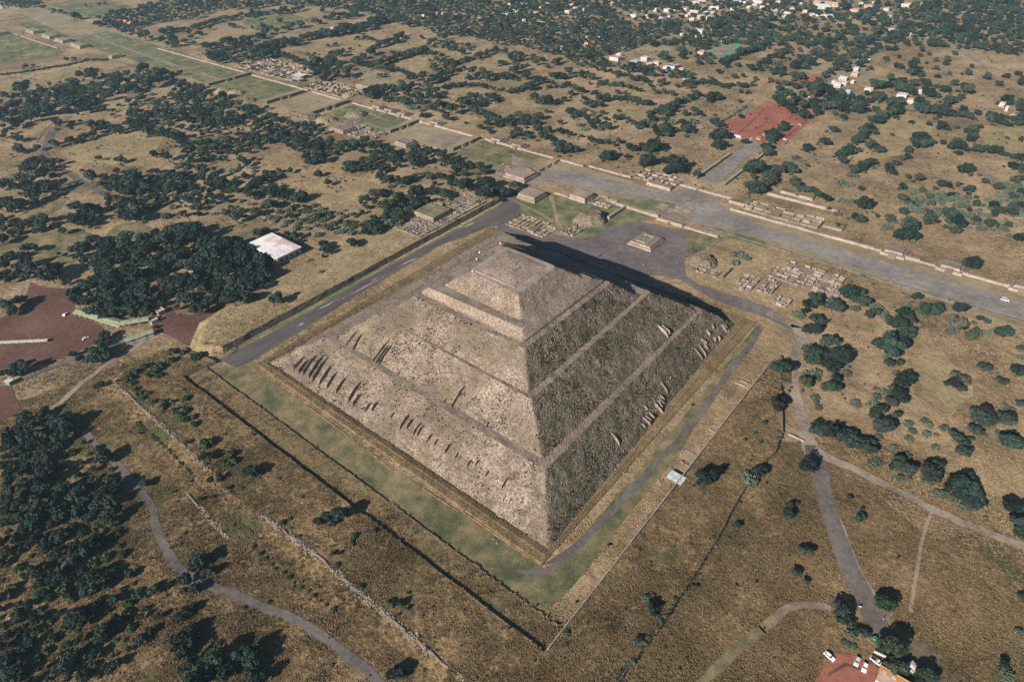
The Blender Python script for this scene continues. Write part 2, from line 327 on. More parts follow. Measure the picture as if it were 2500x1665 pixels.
def dens(poly, step=4.0, closed=True):
    P = np.asarray(poly, float); out = []
    n = len(P)
    for i in range(n if closed else n-1):
        a, b = P[i], P[(i+1) % n]; k = max(1, int(np.hypot(*(b-a))/step))
        for t in range(k): out.append(a+(b-a)*t/k)
    if not closed: out.append(P[-1])
    return np.array(out)
NOPLANT = []
SHEETS = []                          # polygons where no tufts or trees grow
ZN = [0]
def zup(z): ZN[0] += 1; return z+0.0017*ZN[0]
def sheet(name, poly, z, m, jit=0.8, block=True, step=3.0, js=0.18):
    P = dens(ccw(poly), step); z = zup(z)
    if jit:
        j = np.stack([vnoise(P[:, 0]*js, P[:, 1]*js, 3.1), vnoise(P[:, 0]*js, P[:, 1]*js, 9.7)], 1)
        P = P+j*jit
    me = mesh(name, [(x, y, z) for x, y in P], [tuple(range(len(P)))], m)
    if block: SHEETS.append(np.asarray(poly, float))
    if name.split('_')[0] in ('avenue', 'plaza', 'street', 'parking', 'entrance') and 'lot' not in name: NOPLANT.append((name, np.asarray(poly, float)))
    return tag(link(name, me), kind='structure')
def smooth(P, k=6):
    P = np.asarray(P, float)
    if len(P) < 3: return P
    Q = np.vstack([2*P[0]-P[1], P, 2*P[-1]-P[-2]]); out = []
    for i in range(1, len(Q)-2):
        p0, p1, p2, p3 = Q[i-1:i+3]
        for t in np.linspace(0, 1, k, endpoint=False):
            out.append(0.5*((2*p1)+(-p0+p2)*t+(2*p0-5*p1+4*p2-p3)*t*t+(-p0+3*p1-3*p2+p3)*t**3))
    out.append(P[-1]); return np.array(out)
def strip(name, P, wd, z, m, jit=0.35, block=True, sm=True):
    z = zup(z)
    P = smooth(P) if sm else np.asarray(P, float)
    P = dens(P, 3.0, closed=False)
    d = np.gradient(P, axis=0); d /= np.linalg.norm(d, axis=1)[:, None]+1e-9
    nrm = np.stack([-d[:, 1], d[:, 0]], 1)
    W = np.interp(np.linspace(0, 1, len(P)), np.linspace(0, 1, len(wd)), wd) if hasattr(wd, '__len__') else np.full(len(P), wd)
    a = P+nrm*(W/2+jit*vnoise(P[:, 0]*.3, P[:, 1]*.3, 1.3))[:, None]; b = P-nrm*(W/2+jit*vnoise(P[:, 0]*.3, P[:, 1]*.3, 5.3))[:, None]
    n = len(P)
    V = [(x, y, z) for x, y in a]+[(x, y, z) for x, y in b]
    me = mesh(name, V, [(i, n+i, n+i+1, i+1) for i in range(n-1)], m)
    if block: SHEETS.append(np.vstack([a, b[::-1]]))
    return tag(link(name, me), kind='structure')

# avenue, its lawns and its street
sheet('dimmed_weedy_ground', [(-420, -1000), (-230, -300), (-185, -150), (-150, -140), (-143, -141), (131, -141), (142, -141), (142, -60), (170, 20), (220, 60), (330, 40), (420, -60), (700, -1000)], 0.012, MT['weeds'], 3.0, False)  # weedy cover; the foreground's lens falloff is painted into its colour
aven_up = GK(2, 1, (-240, 0), (0, -30), (350, 20), (620, 0), (760, 50), (1000, 110), (1230, 160), (1480, 205), (1560, 150), (1900, 250), (1960, 360), (2355, 500))
aven_up = np.vstack([GK(2, 1, (-330, 60), (60, 10), (350, 12), (620, 0), (760, 50), (1000, 110), (1230, 160), (1480, 205), (1570, 155), (1890, 250), (1960, 365), (2200, 450)),
                     GK(3, 1, (0, 520), (400, 640), (900, 800), (1400, 930), (1900, 1080), (2355, 1215), (3300, 1480))])
aven_dn = np.vstack([GK(2, 1, (-360, 150), (-100, 190), (130, 140), (330, 92), (600, 150), (830, 200), (1150, 260), (1450, 270), (1500, 310), (1570, 330), (1560, 420), (1700, 480), (1900, 520), (2100, 590)),
                     GK(3, 1, (0, 640), (250, 700), (600, 830), (900, 930), (1300, 1070), (1700, 1200), (2000, 1290), (2355, 1370), (3300, 1650))])
# wide grass of the avenue underneath
sheet('avenue_lawn', [(-1500, 214), (-745, 214), (-745, 278), (-1060, 292), (-1500, 300)], 0.03, MT['lawn_green'], 1.5)
for k, (a, b, m_) in enumerate([(-735, -596, 'lawn_green'), (-586, -506, 'lawn_dry'), (-496, -375, 'lawn_green'), (-366, -275, 'lawn_dry'), (-266, -166, 'lawn')]):
    sheet('avenue_lawn', [(a, 213), (b, 213 if k < 2 else 226), (b, 275), (a, 275)], 0.03, MT[m_], 1.0)
sheet('avenue_lawn', [(-158, 236), (-110, 232), (-50, 238), (10, 229), (80, 232), (150, 228), (262, 222), (330, 218), (330, 268), (-158, 277)], 0.03, MT['lawn_dry'], 1.0)
sheet('avenue', np.vstack([aven_up, aven_dn[::-1]]), 0.07, MT['asphalt'], 0.7)
strip('avenue_path', np.vstack([GK(0, 0, (640, 355), (860, 320), (1050, 310))]), 8, 0.07, MT['asphalt'])
strip('avenue_path', GK(0, 0, (870, 325), (1000, 390), (1250, 480), (1480, 560), (1700, 635)), 7, 0.07, MT['asphalt'])
strip('avenue_path', GK(0, 0, (1850, 670), (1950, 715), (2060, 745)), 6, 0.07, MT['path'])
strip('avenue_path', GK(1, 0, (760, 1000), (1000, 1035), (1230, 1120)), 3, 0.07, MT['path'])
sheet('avenue_path', GK(1, 0, (1430, 1190), (1580, 1210), (1850, 1260), (1990, 1290), (1900, 1350), (1740, 1370), (1640, 1300)), 0.07, MT['path'], 1.5)
sheet('avenue_path', GK(1, 0, (520, 920), (680, 960), (800, 950), (700, 1000), (600, 960)), 0.07, MT['path'], 1.5)
sheet('avenue_path', GK(2, 0, (0, 1430), (200, 1500), (380, 1490), (240, 1560), (0, 1520)), 0.07, MT['path'], 1.5)
# plaza
sheet('plaza_lawn', GK(2, 1, (-60, 420), (-100, 480), (0, 560), (300, 640), (580, 640), (740, 620), (1050, 500), (1340, 460), (1050, 330), (880, 300), (760, 240), (520, 240), (360, 225), (60, 260)), 0.03, MT['lawn_green'], 0.8)
sheet('plaza_lawn', GK(2, 1, (1560, 540), (1900, 610), (1760, 740), (1600, 800), (1620, 700)), 0.03, MT['lawn'], 0.8)
sheet('avenue_lawn', GK(2, 1, (880, 290), (1000, 260), (1300, 270), (1500, 310), (1480, 350), (1320, 380), (1060, 330)), 0.05, MT['lawn_green'], 0.8)
sheet('avenue_lawn', GK(2, 1, (1690, 490), (1900, 530), (2355, 660), (2355, 720), (2000, 620), (1900, 610), (1760, 740), (1740, 700), (1890, 600)), 0.05, MT['lawn_green'], 0.8)
sheet('plaza', GK(2, 1, (-140, 520), (-40, 470), (0, 500), (300, 600), (460, 600), (580, 640), (740, 610), (870, 540), (1050, 490), (1250, 465), (1340, 458), (1560, 540), (1605, 620), (1620, 700), (1600, 780), (1580, 880), (1600, 970), (1720, 1050), (1900, 1105), (2100, 1170), (2355, 1260),
      (2700, 1440), (2640, 1500), (2355, 1370), (2100, 1275), (1900, 1205), (1720, 1115), (1560, 1015), (1480, 992), (1300, 960), (1000, 1000), (400, 760), (-100, 620)), 0.07, MT['plaza'], 0.7)
sheet('plaza_earth', GK(2, 1, (1190, 472), (1340, 448), (1580, 530), (1500, 545), (1380, 510), (1270, 495)), 0.10, MT['orange'], 1.0)
sheet('plaza_terrace', GK(2, 1, (1300, 375), (1340, 365), (1570, 340), (1690, 480), (1660, 510), (1560, 490), (1350, 430)), 0.10, MT['path'], 0.3)
# the street along the south side
sheet('street_verge', GK(1, 1, (2290, 290), (2040, 430), (1560, 690), (1000, 970), (500, 1250), (-60, 1545), (-90, 1590), (500, 1300), (1000, 1010), (1560, 712), (2040, 465), (2300, 310)), 0.03, MT['lawn_green'], 0.6)
sheet('street', np.vstack([GK(1, 1, (2420, 190), (2290, 300), (2040, 455), (1560, 705), (1000, 1005), (500, 1290), (0, 1567)), GK(0, 2, (2200, 80), (2065, 160), (2000, 170), (2180, 245), (2330, 180)),
      GK(1, 1, (330, 1530), (800, 1230), (1300, 930), (1700, 690), (2160, 520), (2300, 500), (2480, 560), (2430, 330))]), 0.05, MT['asphalt_streak'], 0.4)
for a in ((10, 1480, 130, 1400), (560, 1290, 760, 1190), (800, 1180, 1180, 980), (1300, 890, 1500, 800), (1860, 550, 2080, 450), (1060, 1020, 1130, 985), (390, 1430, 440, 1400)):
    strip('dust_streak', GK(1, 1, (a[0], a[1]), ((a[0]+a[2])/2, (a[1]+a[3])/2), (a[2], a[3])), [0.3, 1.4, 0.3], 0.07, MT['pale_dust'], 0.9, False)
# lawn at the foot of the pyramid
lawn = np.vstack([GK(0, 2, (1895, 250), (2200, 240), (2340, 190)), GK(1, 2, (0, 262), (450, 588), (990, 966), (1250, 1136), (1530, 1356), (1870, 1567)), G([(1322, 1385), (1380, 1350), (1560, 1150), (1760, 905), (1850, 790), (1868, 800), (1790, 905), (1640, 1130), (1500, 1300), (1440, 1385), (1360, 1470), (1322, 1500)])])
sheet('lawn', lawn, 0.03, MT['lawn'], 0.5)
strip('path', [(108, -131), (116, -126), (121, -112), (124.5, -80), (126, -44), (127.5, -15), (127.5, 15), (126, 45), (124.5, 70), (124, 100), (120, 118)], [1.0, 4.5, 4.6, 3.4, 4.4, 3.2, 4.2, 3.0, 4.2, 4.0, 3], 0.07, MT['pathgrey'], 1.0)
# roads and paths
def rd(name, pts, wd, m='path', z=0.06, **k): return strip(name, np.vstack(pts) if isinstance(pts, list) else pts, wd, z, MT[m], **k)
rd('path', [GK(2, 1, (2355, 1310), (2600, 1420)), GK(3, 1, (265, 1445), (310, 1530)), GK(3, 2, (300, 0), (235, 190), (235, 360), (250, 480), (290, 620), (335, 760), (360, 900), (420, 1050))], [7, 7.5, 7, 6, 5.5, 6, 6.5, 7.5, 10], 'path')
rd('road', [GK(3, 2, (395, 960), (430, 1060), (470, 1180), (490, 1300), (560, 1560)), GK(3, 3, (600, 120), (660, 300), (745, 520), (840, 700), (920, 880), (1010, 1020), (1050, 1120))], [7, 10, 9, 8, 8, 8.5, 9, 8.5, 8], 'pathgrey')
sheet('bare_verge', GK(3, 3, (628, 0), (700, 150), (800, 400), (880, 600), (1000, 760), (960, 800), (880, 640), (780, 430), (690, 220)), 0.05, MT['path'], 0.9)
sheet('bare_ground', GK(3, 3, (1290, 1140), (1450, 1180), (1560, 1290), (1690, 1450), (1680, 1640), (1230, 1640), (1250, 1400)), 0.04, MT['bare'], 3.5, False, 2.0, .25)
sheet('bare_ground', GK(3, 3, (960, 880), (1170, 920), (1120, 1040), (1050, 1130), (1010, 1020)), 0.04, MT['path'], 1.2)
sheet('lawn', GK(3, 3, (790, 900), (880, 960), (960, 1100), (880, 1080), (800, 1010)), 0.05, MT['lawn'], 0.8)
strip('footpath', GK(2, 1, (360, 235), (385, 330), (410, 440), (440, 540)), [5, 3, 3.5, 6], 0.08, MT['lawn_dry'], 1.0)
strip('footpath', GK(2, 1, (0, 270), (120, 330), (260, 400), (380, 470)), 2.5, 0.08, MT['lawn_dry'], 0.8)
rd('dirt_road', [GK(3, 2, (420, 1000), (600, 1100), (760, 1160), (980, 1275), (1230, 1395), (1500, 1540)), GK(3, 3, (1560, 5), (1800, 110), (2100, 230), (2355, 320), (2900, 520))], [7, 5, 4.5, 4.5, 4.5, 4.5])
rd('footpath', GK(3, 3, (1500, 5), (1440, 180), (1395, 370), (1360, 600), (1325, 780), (1310, 920)), 1.5)
rd('footpath', GK(3, 3, (580, 890), (430, 862), (300, 862), (170, 890), (70, 980)), 3.2)
rd('grass_track', [GK(3, 3, (70, 980), (-60, 1080)), GK(2, 3, (2290, 1080), (2100, 1230), (1900, 1420), (1720, 1600))], 4, 'lawn')
rd('street', [GK(0, 2, (770, 820), (860, 930), (970, 1030), (1080, 1140), (1200, 1260), (1300, 1390), (1410, 1560)), GK(0, 3, (1420, 100), (1490, 280), (1620, 490), (1760, 600), (1950, 690), (2150, 760), (2350, 850)), GK(1, 3, (160, 910), (330, 975), (560, 1110), (760, 1260), (960, 1410), (1120, 1560), (1250, 1720))], 4.0, 'pathgrey', block=True)
rd('dirt_track', GK(0, 2, (470, 640), (600, 530), (720, 420), (860, 310), (960, 230), (1100, 150), (1230, 70), (1340, -10)), 4.0)
rd('path', [GK(0, 2, (230, 350), (420, 270), (560, 215), (690, 160), (860, 90), (1020, 45), (1200, 10)), GK(0, 1, (1250, 1567), (1400, 1490))], 4.5, 'pathgrey')
rd('road', [GK(0, 0, (640, 1070), (560, 1140), (480, 1230), (440, 1310), (420, 1400), (430, 1480), (500, 1567)), GK(0, 1, (600, 10), (760, 110), (900, 190), (1080, 290))], [9, 9, 9, 9, 8, 7, 7, 7, 6], 'pathgrey')
rd('road', GK(3, 0, (560, 790), (700, 660), (820, 540), (930, 440), (1040, 350), (1110, 280), (1150, 215), (1100, 180), (1090, 120)), [8, 8, 8, 8, 7, 7, 6, 6, 6], 'asphalt')
rd('dirt_road', GK(3, 0, (1560, 350), (1650, 400), (1760, 470), (1870, 530), (1950, 580), (2100, 640), (2300, 720), (2500, 800)), [7, 7, 7, 9, 8, 5, 5, 5], 'path')
rd('dirt_road', [GK(1, 0, (800, 80), (1000, 110), (1150, 140)), GK(2, 0, (0, 445), (150, 460), (300, 500), (330, 560), (500, 590), (700, 610), (900, 630), (1100, 640))], 6)
rd('dirt_track', [GK(2, 0, (2200, 930), (2000, 1020), (1800, 1140), (1650, 1210), (1450, 1270), (1340, 1280))], 5)
rd('dirt_track', GK(2, 0, (1700, 1220), (1750, 1350), (1780, 1450), (1770, 1567)), 2.5)
rd('dirt_track', GK(2, 0, (820, 1290), (960, 1180), (1100, 1230), (1280, 1290)), 2)
rd('dirt_track', GK(0, 0, (1220, 620), (1000, 690), (700, 760), (450, 800), (280, 850), (0, 900)), 4)
rd('dirt_track', GK(0, 0, (1760, 1370), (1600, 1470), (1430, 1567)), 2.5)
rd('dirt_track', GK(1, 0, (0, 370), (200, 330), (440, 285), (560, 250)), 3)
rd('canal', GK(0, 0, (340, 1320), (400, 1210), (470, 1150), (500, 1130)), 1.6, 'pathgrey')
# red gravel grounds
sheet('parking_lot', np.vstack([GK(2, 0, (1850, 1190), (1970, 1110), (2150, 1060), (2330, 940)), GK(3, 0, (0, 925), (80, 960), (200, 1000), (260, 1020), (400, 1030), (470, 1030), (330, 1165), (200, 1290), (100, 1330), (0, 1300)), GK(2, 0, (2300, 1315), (2180, 1285), (2060, 1250), (2010, 1205))]), 0.05, MT['red'], 0.8)
sheet('red_yard', GK(3, 0, (0, 715), (60, 725), (200, 750), (330, 690), (450, 690), (470, 720), (370, 800), (180, 790), (0, 760)), 0.05, MT['red'], 0.8)
sheet('parking_lot', np.vstack([GK(0, 1, (-300, 1380), (0, 1370), (200, 1250), (280, 1030), (400, 1075), (690, 1095), (660, 1200), (700, 1280), (930, 1430), (1000, 1567)), GK(0, 2, (900, 10), (780, 75), (480, 200), (280, 245), (0, 300), (-400, 380))]), 0.05, MT['darkred'], 0.8)
sheet('parking_lot', GK(0, 2, (-300, 430), (0, 415), (110, 420), (130, 500), (200, 640), (100, 700), (0, 750), (-300, 830)), 0.05, MT['darkred'], 0.8)
sheet('red_yard', np.vstack([GK(0, 1, (1380, 1460), (1430, 1390), (1560, 1300), (1740, 1335), (2060, 1255), (2180, 1190), (2060, 1330), (1960, 1400), (1780, 1560)), GK(0, 2, (1960, 130), (2010, 170), (1700, 30)), GK(0, 1, (1560, 1520))]), 0.05, MT['darkred'], 0.8)
sheet('parking_lot', np.vstack([GK(3, 3, (525, 1390), (615, 1300), (780, 1318), (950, 1400), (1015, 1440), (985, 1500), (960, 1650), (380, 1700), (430, 1567))]), 0.05, MT['red'], 0.3)
for pl in (((1210, 1255), (1330, 960), (1000, 800), (900, 640)),): pass
sheet('red_path', GK(0, 1, (1400, 1045), (1570, 1140), (1530, 1165), (1380, 1070)), 0.05, MT['red'], 0.5)
sheet('red_path', GK(0, 1, (1190, 870), (1270, 865), (1330, 940), (1220, 920), (1100, 850), (1100, 820)), 0.05, MT['path'], 0.5)
sheet('red_path', GK(0, 1, (620, 1010), (750, 945), (880, 1020), (840, 1035), (740, 975)), 0.05, MT['orange'], 0.5)
for a in (((2, 0), (2080, 1230), (2200, 1120), (2330, 990)), ((2, 0), (1950, 1180), (2200, 1200), (2340, 1120)), ((3, 0), (120, 1290), (250, 1190), (400, 1060)), ((3, 3), (560, 1500), (700, 1400), (850, 1440))):
    for o_ in (0, 14): strip('tyre_track', GK(a[0][0], a[0][1], *[(x, y+o_) for x, y in a[1:]]), .8, 0.06, MT['darkred'] if a[0][0] else MT['red'], .4, False)
# lawns and fields left of the pyramid
sheet('lawn', GK(0, 1, (0, 600), (300, 560), (520, 550), (760, 540), (860, 600), (700, 700), (720, 830), (600, 890), (380, 840), (150, 880), (0, 850)), 0.03, MT['lawn'], 2)
sheet('lawn', GK(0, 1, (920, 650), (1060, 510), (1200, 475), (1290, 480), (1390, 530), (1260, 620), (1150, 660), (1050, 690)), 0.03, MT['lawn'], 1)
sheet('lawn', GK(0, 1, (170, 410), (360, 330), (600, 280), (560, 350), (400, 430), (200, 470)), 0.03, MT['lawn'], 1)
sheet('lawn', np.vstack([GK(0, 1, (1940, 570), (2120, 500), (2355, 450)), GK(1, 1, (110, 480), (130, 530), (0, 590)), GK(0, 1, (2200, 650), (2050, 680))]), 0.03, MT['lawn'], 1)
sheet('field', GK(0, 0, (-300, 350), (110, 310), (400, 410), (600, 480), (480, 520), (0, 590), (-300, 630)), 0.03, MT['lawn_green'], 2)
sheet('field', GK(0, 0, (440, 40), (900, 20), (1240, 60), (1000, 120), (860, 180), (640, 110)), 0.03, MT['lawn_green'], 3)
sheet('field', GK(1, 0, (-100, 180), (0, 155), (300, 130), (500, 190), (300, 250), (0, 285), (-100, 300)), 0.03, MT['lawn_green'], 3)
sheet('field', GK(0, 0, (160, 110), (350, 70), (900, 230), (1000, 290), (640, 340), (300, 180)), 0.03, MT['lawn_dry'], 3)
sheet('field', GK(1, 0, (860, 700), (960, 630), (1350, 690), (1400, 720), (1120, 830), (1000, 760)), 0.03, MT['lawn_dry'], 2)
sheet('field', GK(2, 0, (1120, 470), (1280, 390), (1500, 440), (1480, 500), (1250, 530)), 0.03, MT['lawn_dry'], 2)
sheet('field', GK(3, 0, (310, 660), (520, 580), (600, 620), (480, 680), (400, 690)), 0.03, MT['lawn_dry'], 2)
sheet('field', GK(3, 0, (1480, 170), (1560, 125), (1700, 130), (1640, 180)), 0.03, MT['lawn_green'], 2)
sheet('field', GK(3, 0, (840, 620), (980, 690), (1110, 690), (1000, 720), (900, 760), (800, 790)), 0.03, MT['lawn_dry'], 2)
sheet('sports_field', GK(2, 0, (1830, 480), (1900, 430), (2060, 430), (2010, 470), (1920, 500)), 0.05, MT['path'], 0.5)
sheet('sports_field_border', GK(2, 0, (1790, 480), (1880, 410), (2110, 385), (2120, 410), (2000, 505), (1900, 515)), 0.03, flat('green_court', (0.11, 0.24, 0.15), 0.8), 0.5)
sheet('stone_yard', GK(2, 0, (1150, 270), (1330, 200), (1500, 215), (1440, 280), (1330, 320)), 0.03, MT['path'], 2)
sheet('stone_yard', GK(2, 0, (480, 190), (600, 165), (725, 180), (690, 230), (580, 215)), 0.03, MT['path'], 2)
sheet('field', GK(2, 0, (910, 95), (1180, 100), (1180, 140), (1100, 160), (950, 115)), 0.03, MT['lawn_dry'], 2)
sheet('plowed_field', GK(0, 0, (0, 1370), (1, 1371), (2, 1370)), 0.02, MT['ground'], 0, False) if False else None
rd('tree_shade_path', GK(3, 0, (1240, 1000), (1360, 1030)), 8, 'pathgrey', 0.05)
for a in (((1, 0), (420, 80), (640, 55), (1000, 85), (820, 130), (500, 160), (300, 130)), ((1, 0), (0, 400), (440, 300), (700, 250), (1120, 130), (1110, 180), (800, 280), (350, 360)), ((1, 0), (380, 470), (700, 410), (900, 330), (1060, 290), (1080, 420), (880, 520), (760, 570), (560, 500)),
          ((1, 0), (1200, 430), (1440, 300), (1560, 400), (1480, 440), (1290, 470)), ((1, 0), (1280, 590), (1560, 500), (1580, 560), (1560, 640), (1450, 660)), ((1, 0), (1930, 580), (2250, 490), (2355, 520), (2355, 640), (2150, 640)), ((0, 0), (1800, 330), (2050, 260), (2355, 230), (2355, 320), (1920, 410)),
          ((0, 0), (0, 760), (600, 650), (1000, 560), (1180, 610), (700, 700), (0, 860)), ((0, 0), (560, 1400), (1100, 1220), (1500, 1290), (1400, 1400), (1300, 1540), (700, 1500)), ((2, 0), (0, 900), (140, 870), (150, 930), (350, 980), (200, 1000), (0, 980)), ((2, 0), (850, 1000), (1000, 920), (1230, 990), (1280, 1050), (1100, 1090)),
          ((3, 0), (900, 1330), (1060, 1100), (1300, 1060), (1700, 1200), (1400, 1230), (1300, 1400), (1000, 1480)), ((3, 0), (1960, 1160), (2355, 1180), (2355, 1420), (2000, 1330)), ((1, 1), (420, 120), (900, 60), (1130, 150), (1040, 230), (850, 330), (500, 250)), ((3, 2), (1330, 150), (1650, 100), (1900, 500), (1650, 700), (1400, 500))):
    sheet('grass_plot', GK(a[0][0], a[0][1], *a[1:]), 0.015, MT['goldfield'], 4.0, False, 6.0, .05)
# the entrance street on the west side
wst = [(-21, 312), (-3, 315), (-7, 400), (-11, 446), (-24, 449)]
sheet('entrance_street', wst, 0.06, MT['asphalt'], 0.2)

# ------------------------------------------------------------------ raised earth platforms round the pyramid
ZE, ZS = 2.2, 4.5
polyE = np.vstack([G([(525, 880), (443, 917), (1330, 1590), (1603, 1248), (1868, 905), (1905, 865), (1912, 1055), (1895, 1100), (1835, 1155), (1790, 1240), (1750, 1315), (1702, 1389), (1633, 1495), (1596, 1549), (1505, 1665), (1440, 1760), (1220, 1790), (1130, 1655), (633, 1253), (558, 1200), (515, 1156), (279, 935), (303, 906), (422, 848), (451, 848)], ZE)])
polyS = np.array([(-149.5, 200), (-149.5, -124), (-165, -131), (-186, -112), (-192, -75), (-193, 34), (-189, 200)], float)
def offset_poly(P, d):
    P = ccw(P); n = len(P); out = []
    for i in range(n):
        a, b, c = P[i-1], P[i], P[(i+1) % n]
        e1 = (b-a)/np.linalg.norm(b-a); e2 = (c-b)/np.linalg.norm(c-b)
        n1 = np.array([e1[1], -e1[0]]); n2 = np.array([e2[1], -e2[0]])
        v = n1+n2; v /= max(np.linalg.norm(v), 1e-6); k = min(1.6, 1/max(0.4, v@n1))
        out.append(b+v*d*k)
    return np.array(out)
def zat(x, y):
    x = np.atleast_1d(np.asarray(x, float)); y = np.atleast_1d(np.asarray(y, float)); P = np.stack([x, y], 1)
    z = np.where((P[:, 0] > -143) & (P[:, 0] < 141.5) & (P[:, 1] > -153.2) & (P[:, 1] < -140.8), 0.85, 0.0); iE, iS = inpoly(P, polyE), inpoly(P, polyS); z[iE] = ZE; z[iS] = ZS
    for poly, zz, bat, inn, inside in ((polyE, ZE, BATE, innerE, iE), (polyS, ZS, 9.0, innerS, iS)):
        lo, hi = poly.min(0)-bat, poly.max(0)+bat
        c = np.where(~inside & (P[:, 0] > lo[0]) & (P[:, 0] < hi[0]) & (P[:, 1] > lo[1]) & (P[:, 1] < hi[1]))[0]
        for i in range(len(poly)):
            a, b = poly[i], poly[(i+1) % len(poly)]
            if inn(*((a+b)/2)): continue
            d = b-a; t = np.clip(((P[c]-a)@d)/(d@d), 0, 1); q = np.hypot(*(P[c]-a-t[:, None]*d).T)
            z[c] = np.maximum(z[c], np.clip(zz*(1-q/bat), 0, zz))
    return z
BATE = 8.0
innerE = lambda x, y: y > -156 and x < 146 or x > 150 and y < 70
innerS = lambda x, y: x > -151
def at(px, py, lift=0.0):            # pixel -> point on the ground, raised platforms included
    for zz in (ZS, ZE):
        P = unp(px, py, zz+lift)
        if abs(zat(P[0], P[1])[0]-zz) < .01: return np.array([P[0], P[1], zz])
    P = unp(px, py, lift); return np.array([P[0], P[1], 0.0])
def platform(poly, z, label, inner, bat_in, bat_out, gm='weeds'):
    P = dens(ccw(poly), 5.0)
    P = P+np.stack([vnoise(P[:, 0]*.1, P[:, 1]*.1, 2.2), vnoise(P[:, 0]*.1, P[:, 1]*.1, 7.7)], 1)*0.5
    lo = []
    O = offset_poly(P, 1.0)-P
    for i in range(len(P)):
        lo.append(P[i]+O[i]*(bat_in if inner(*P[i]) else bat_out))
    t = empty('earth_platform', (0, 0, 0), 0, label, 'platform')
    n = len(P); V = [(x, y, z) for x, y in P]
    # top with a rough grid so that the surface is not flat
    link('top', mesh('platform_top', V, [tuple(range(n))], MT[gm]), t)
    V = [(x, y, -0.2) for x, y in lo]; rows = 4
    lo = np.array(lo); allv = []; F = []
    for r in range(rows+1):
        f = r/rows; Q = lo*(1-f)+P*f
        d = vnoise(Q[:, 0]*.5, Q[:, 1]*.5, f*3)*0.35*(4*f*(1-f))
        Q = Q+O*d[:, None]
        allv += [(x, y, -0.2+(z+0.2)*f) for x, y in Q]
    for r in range(rows):
        for i in range(n): F.append((r*n+i, r*n+(i+1) % n, (r+1)*n+(i+1) % n, (r+1)*n+i))
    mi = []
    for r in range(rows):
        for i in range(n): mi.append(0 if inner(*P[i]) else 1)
    link('retaining_wall', mesh('platform_wall', allv, F, [MT['shadewall'], MT[gm]], mi), t)
    return t
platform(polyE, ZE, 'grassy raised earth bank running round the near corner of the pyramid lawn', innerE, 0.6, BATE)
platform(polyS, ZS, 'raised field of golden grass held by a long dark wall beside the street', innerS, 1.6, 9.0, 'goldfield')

polyT = np.array([(-143, -153.2), (-143, -140.6), (128, -140.8), (141.5, -140.8), (141.5, -153.2)], float)
ZT = 0.85
_p = dens(ccw(polyT), 2.0); _p = _p+np.stack([vnoise(_p[:, 0]*.4, _p[:, 1]*.4, 3), vnoise(_p[:, 0]*.4, _p[:, 1]*.4, 8)], 1)*.45
t_ = empty('earth_step', (0, 0, 0), 0, 'low grassy step between the lawn and the raised bank', 'earth step')
link('body', MB().prism([tuple(v) for v in _p], -.1, ZT).me('earth_step_body', [MT['skirt']]), t_)
# pale stony edges of the near bank (rubble lying along its outer foot)
# ------------------------------------------------------------------ the pyramid
ZL = [0.0, 16.67, 32.0, 44.78, 49.79, 58.99]
def Q4(z, F, L, R, B=None):
    q = {k: unp(*v, z)[:2] for k, v in dict(F=F, L=L, R=R).items()}
    q['B'] = unp(*B, z)[:2] if B else q['L']+q['R']-q['F']
    return np.array([q['L'], q['F'], q['R'], q['B']])
lev = [(0, Q4(0, (1341, 1344), (656, 886), (1795, 792), (1222, 566))),
       (ZL[1], Q4(ZL[1], (1325.5, 1162), (784, 827), (1719, 755))), (ZL[1], Q4(ZL[1], (1325, 1121), (820, 824), (1705, 757))),
       (ZL[2], Q4(ZL[2], (1299, 980), (914, 767), (1591, 713))), (ZL[2], Q4(ZL[2], (1290, 962), (926, 767.5), (1563, 722.5))),
       (ZL[3], Q4(ZL[3], (1281, 852), (1007, 722), (1491.5, 690.7))), (ZL[3], Q4(ZL[3], (1277, 840), (1025, 716), (1478, 687))),
       (ZL[4], Q4(ZL[4], (1274.6, 801), (1045, 702), (1448, 680))), (ZL[4], Q4(ZL[4], (1271, 783), (1082, 697), (1424, 676))),
       (ZL[5], Q4(ZL[5], (1265, 719), (1144, 661), (1359, 650.6), (1232.6, 601))), (ZL[5], Q4(ZL[5], (1258, 702), (1161, 661), (1337, 651), (1235, 610)))]
for k_, f_ in ((1, .42), (3, .3)):                          # the east ledges are worn narrower than the north ones
    for c_ in (0, 1): lev[k_][1][c_][1] += f_*(lev[k_+1][1][c_][1]-lev[k_][1][c_][1])
for k_ in (1, 3):
    for c_ in (1, 2): lev[k_][1][c_][0] += .2*(lev[k_+1][1][c_][0]-lev[k_][1][c_][0])
def ring(q, n):
    out = []
    for i in range(4):
        a, b = q[i], q[(i+1) % 4]
        for t in range(n): out.append(a+(b-a)*t/n)
    return np.array(out)
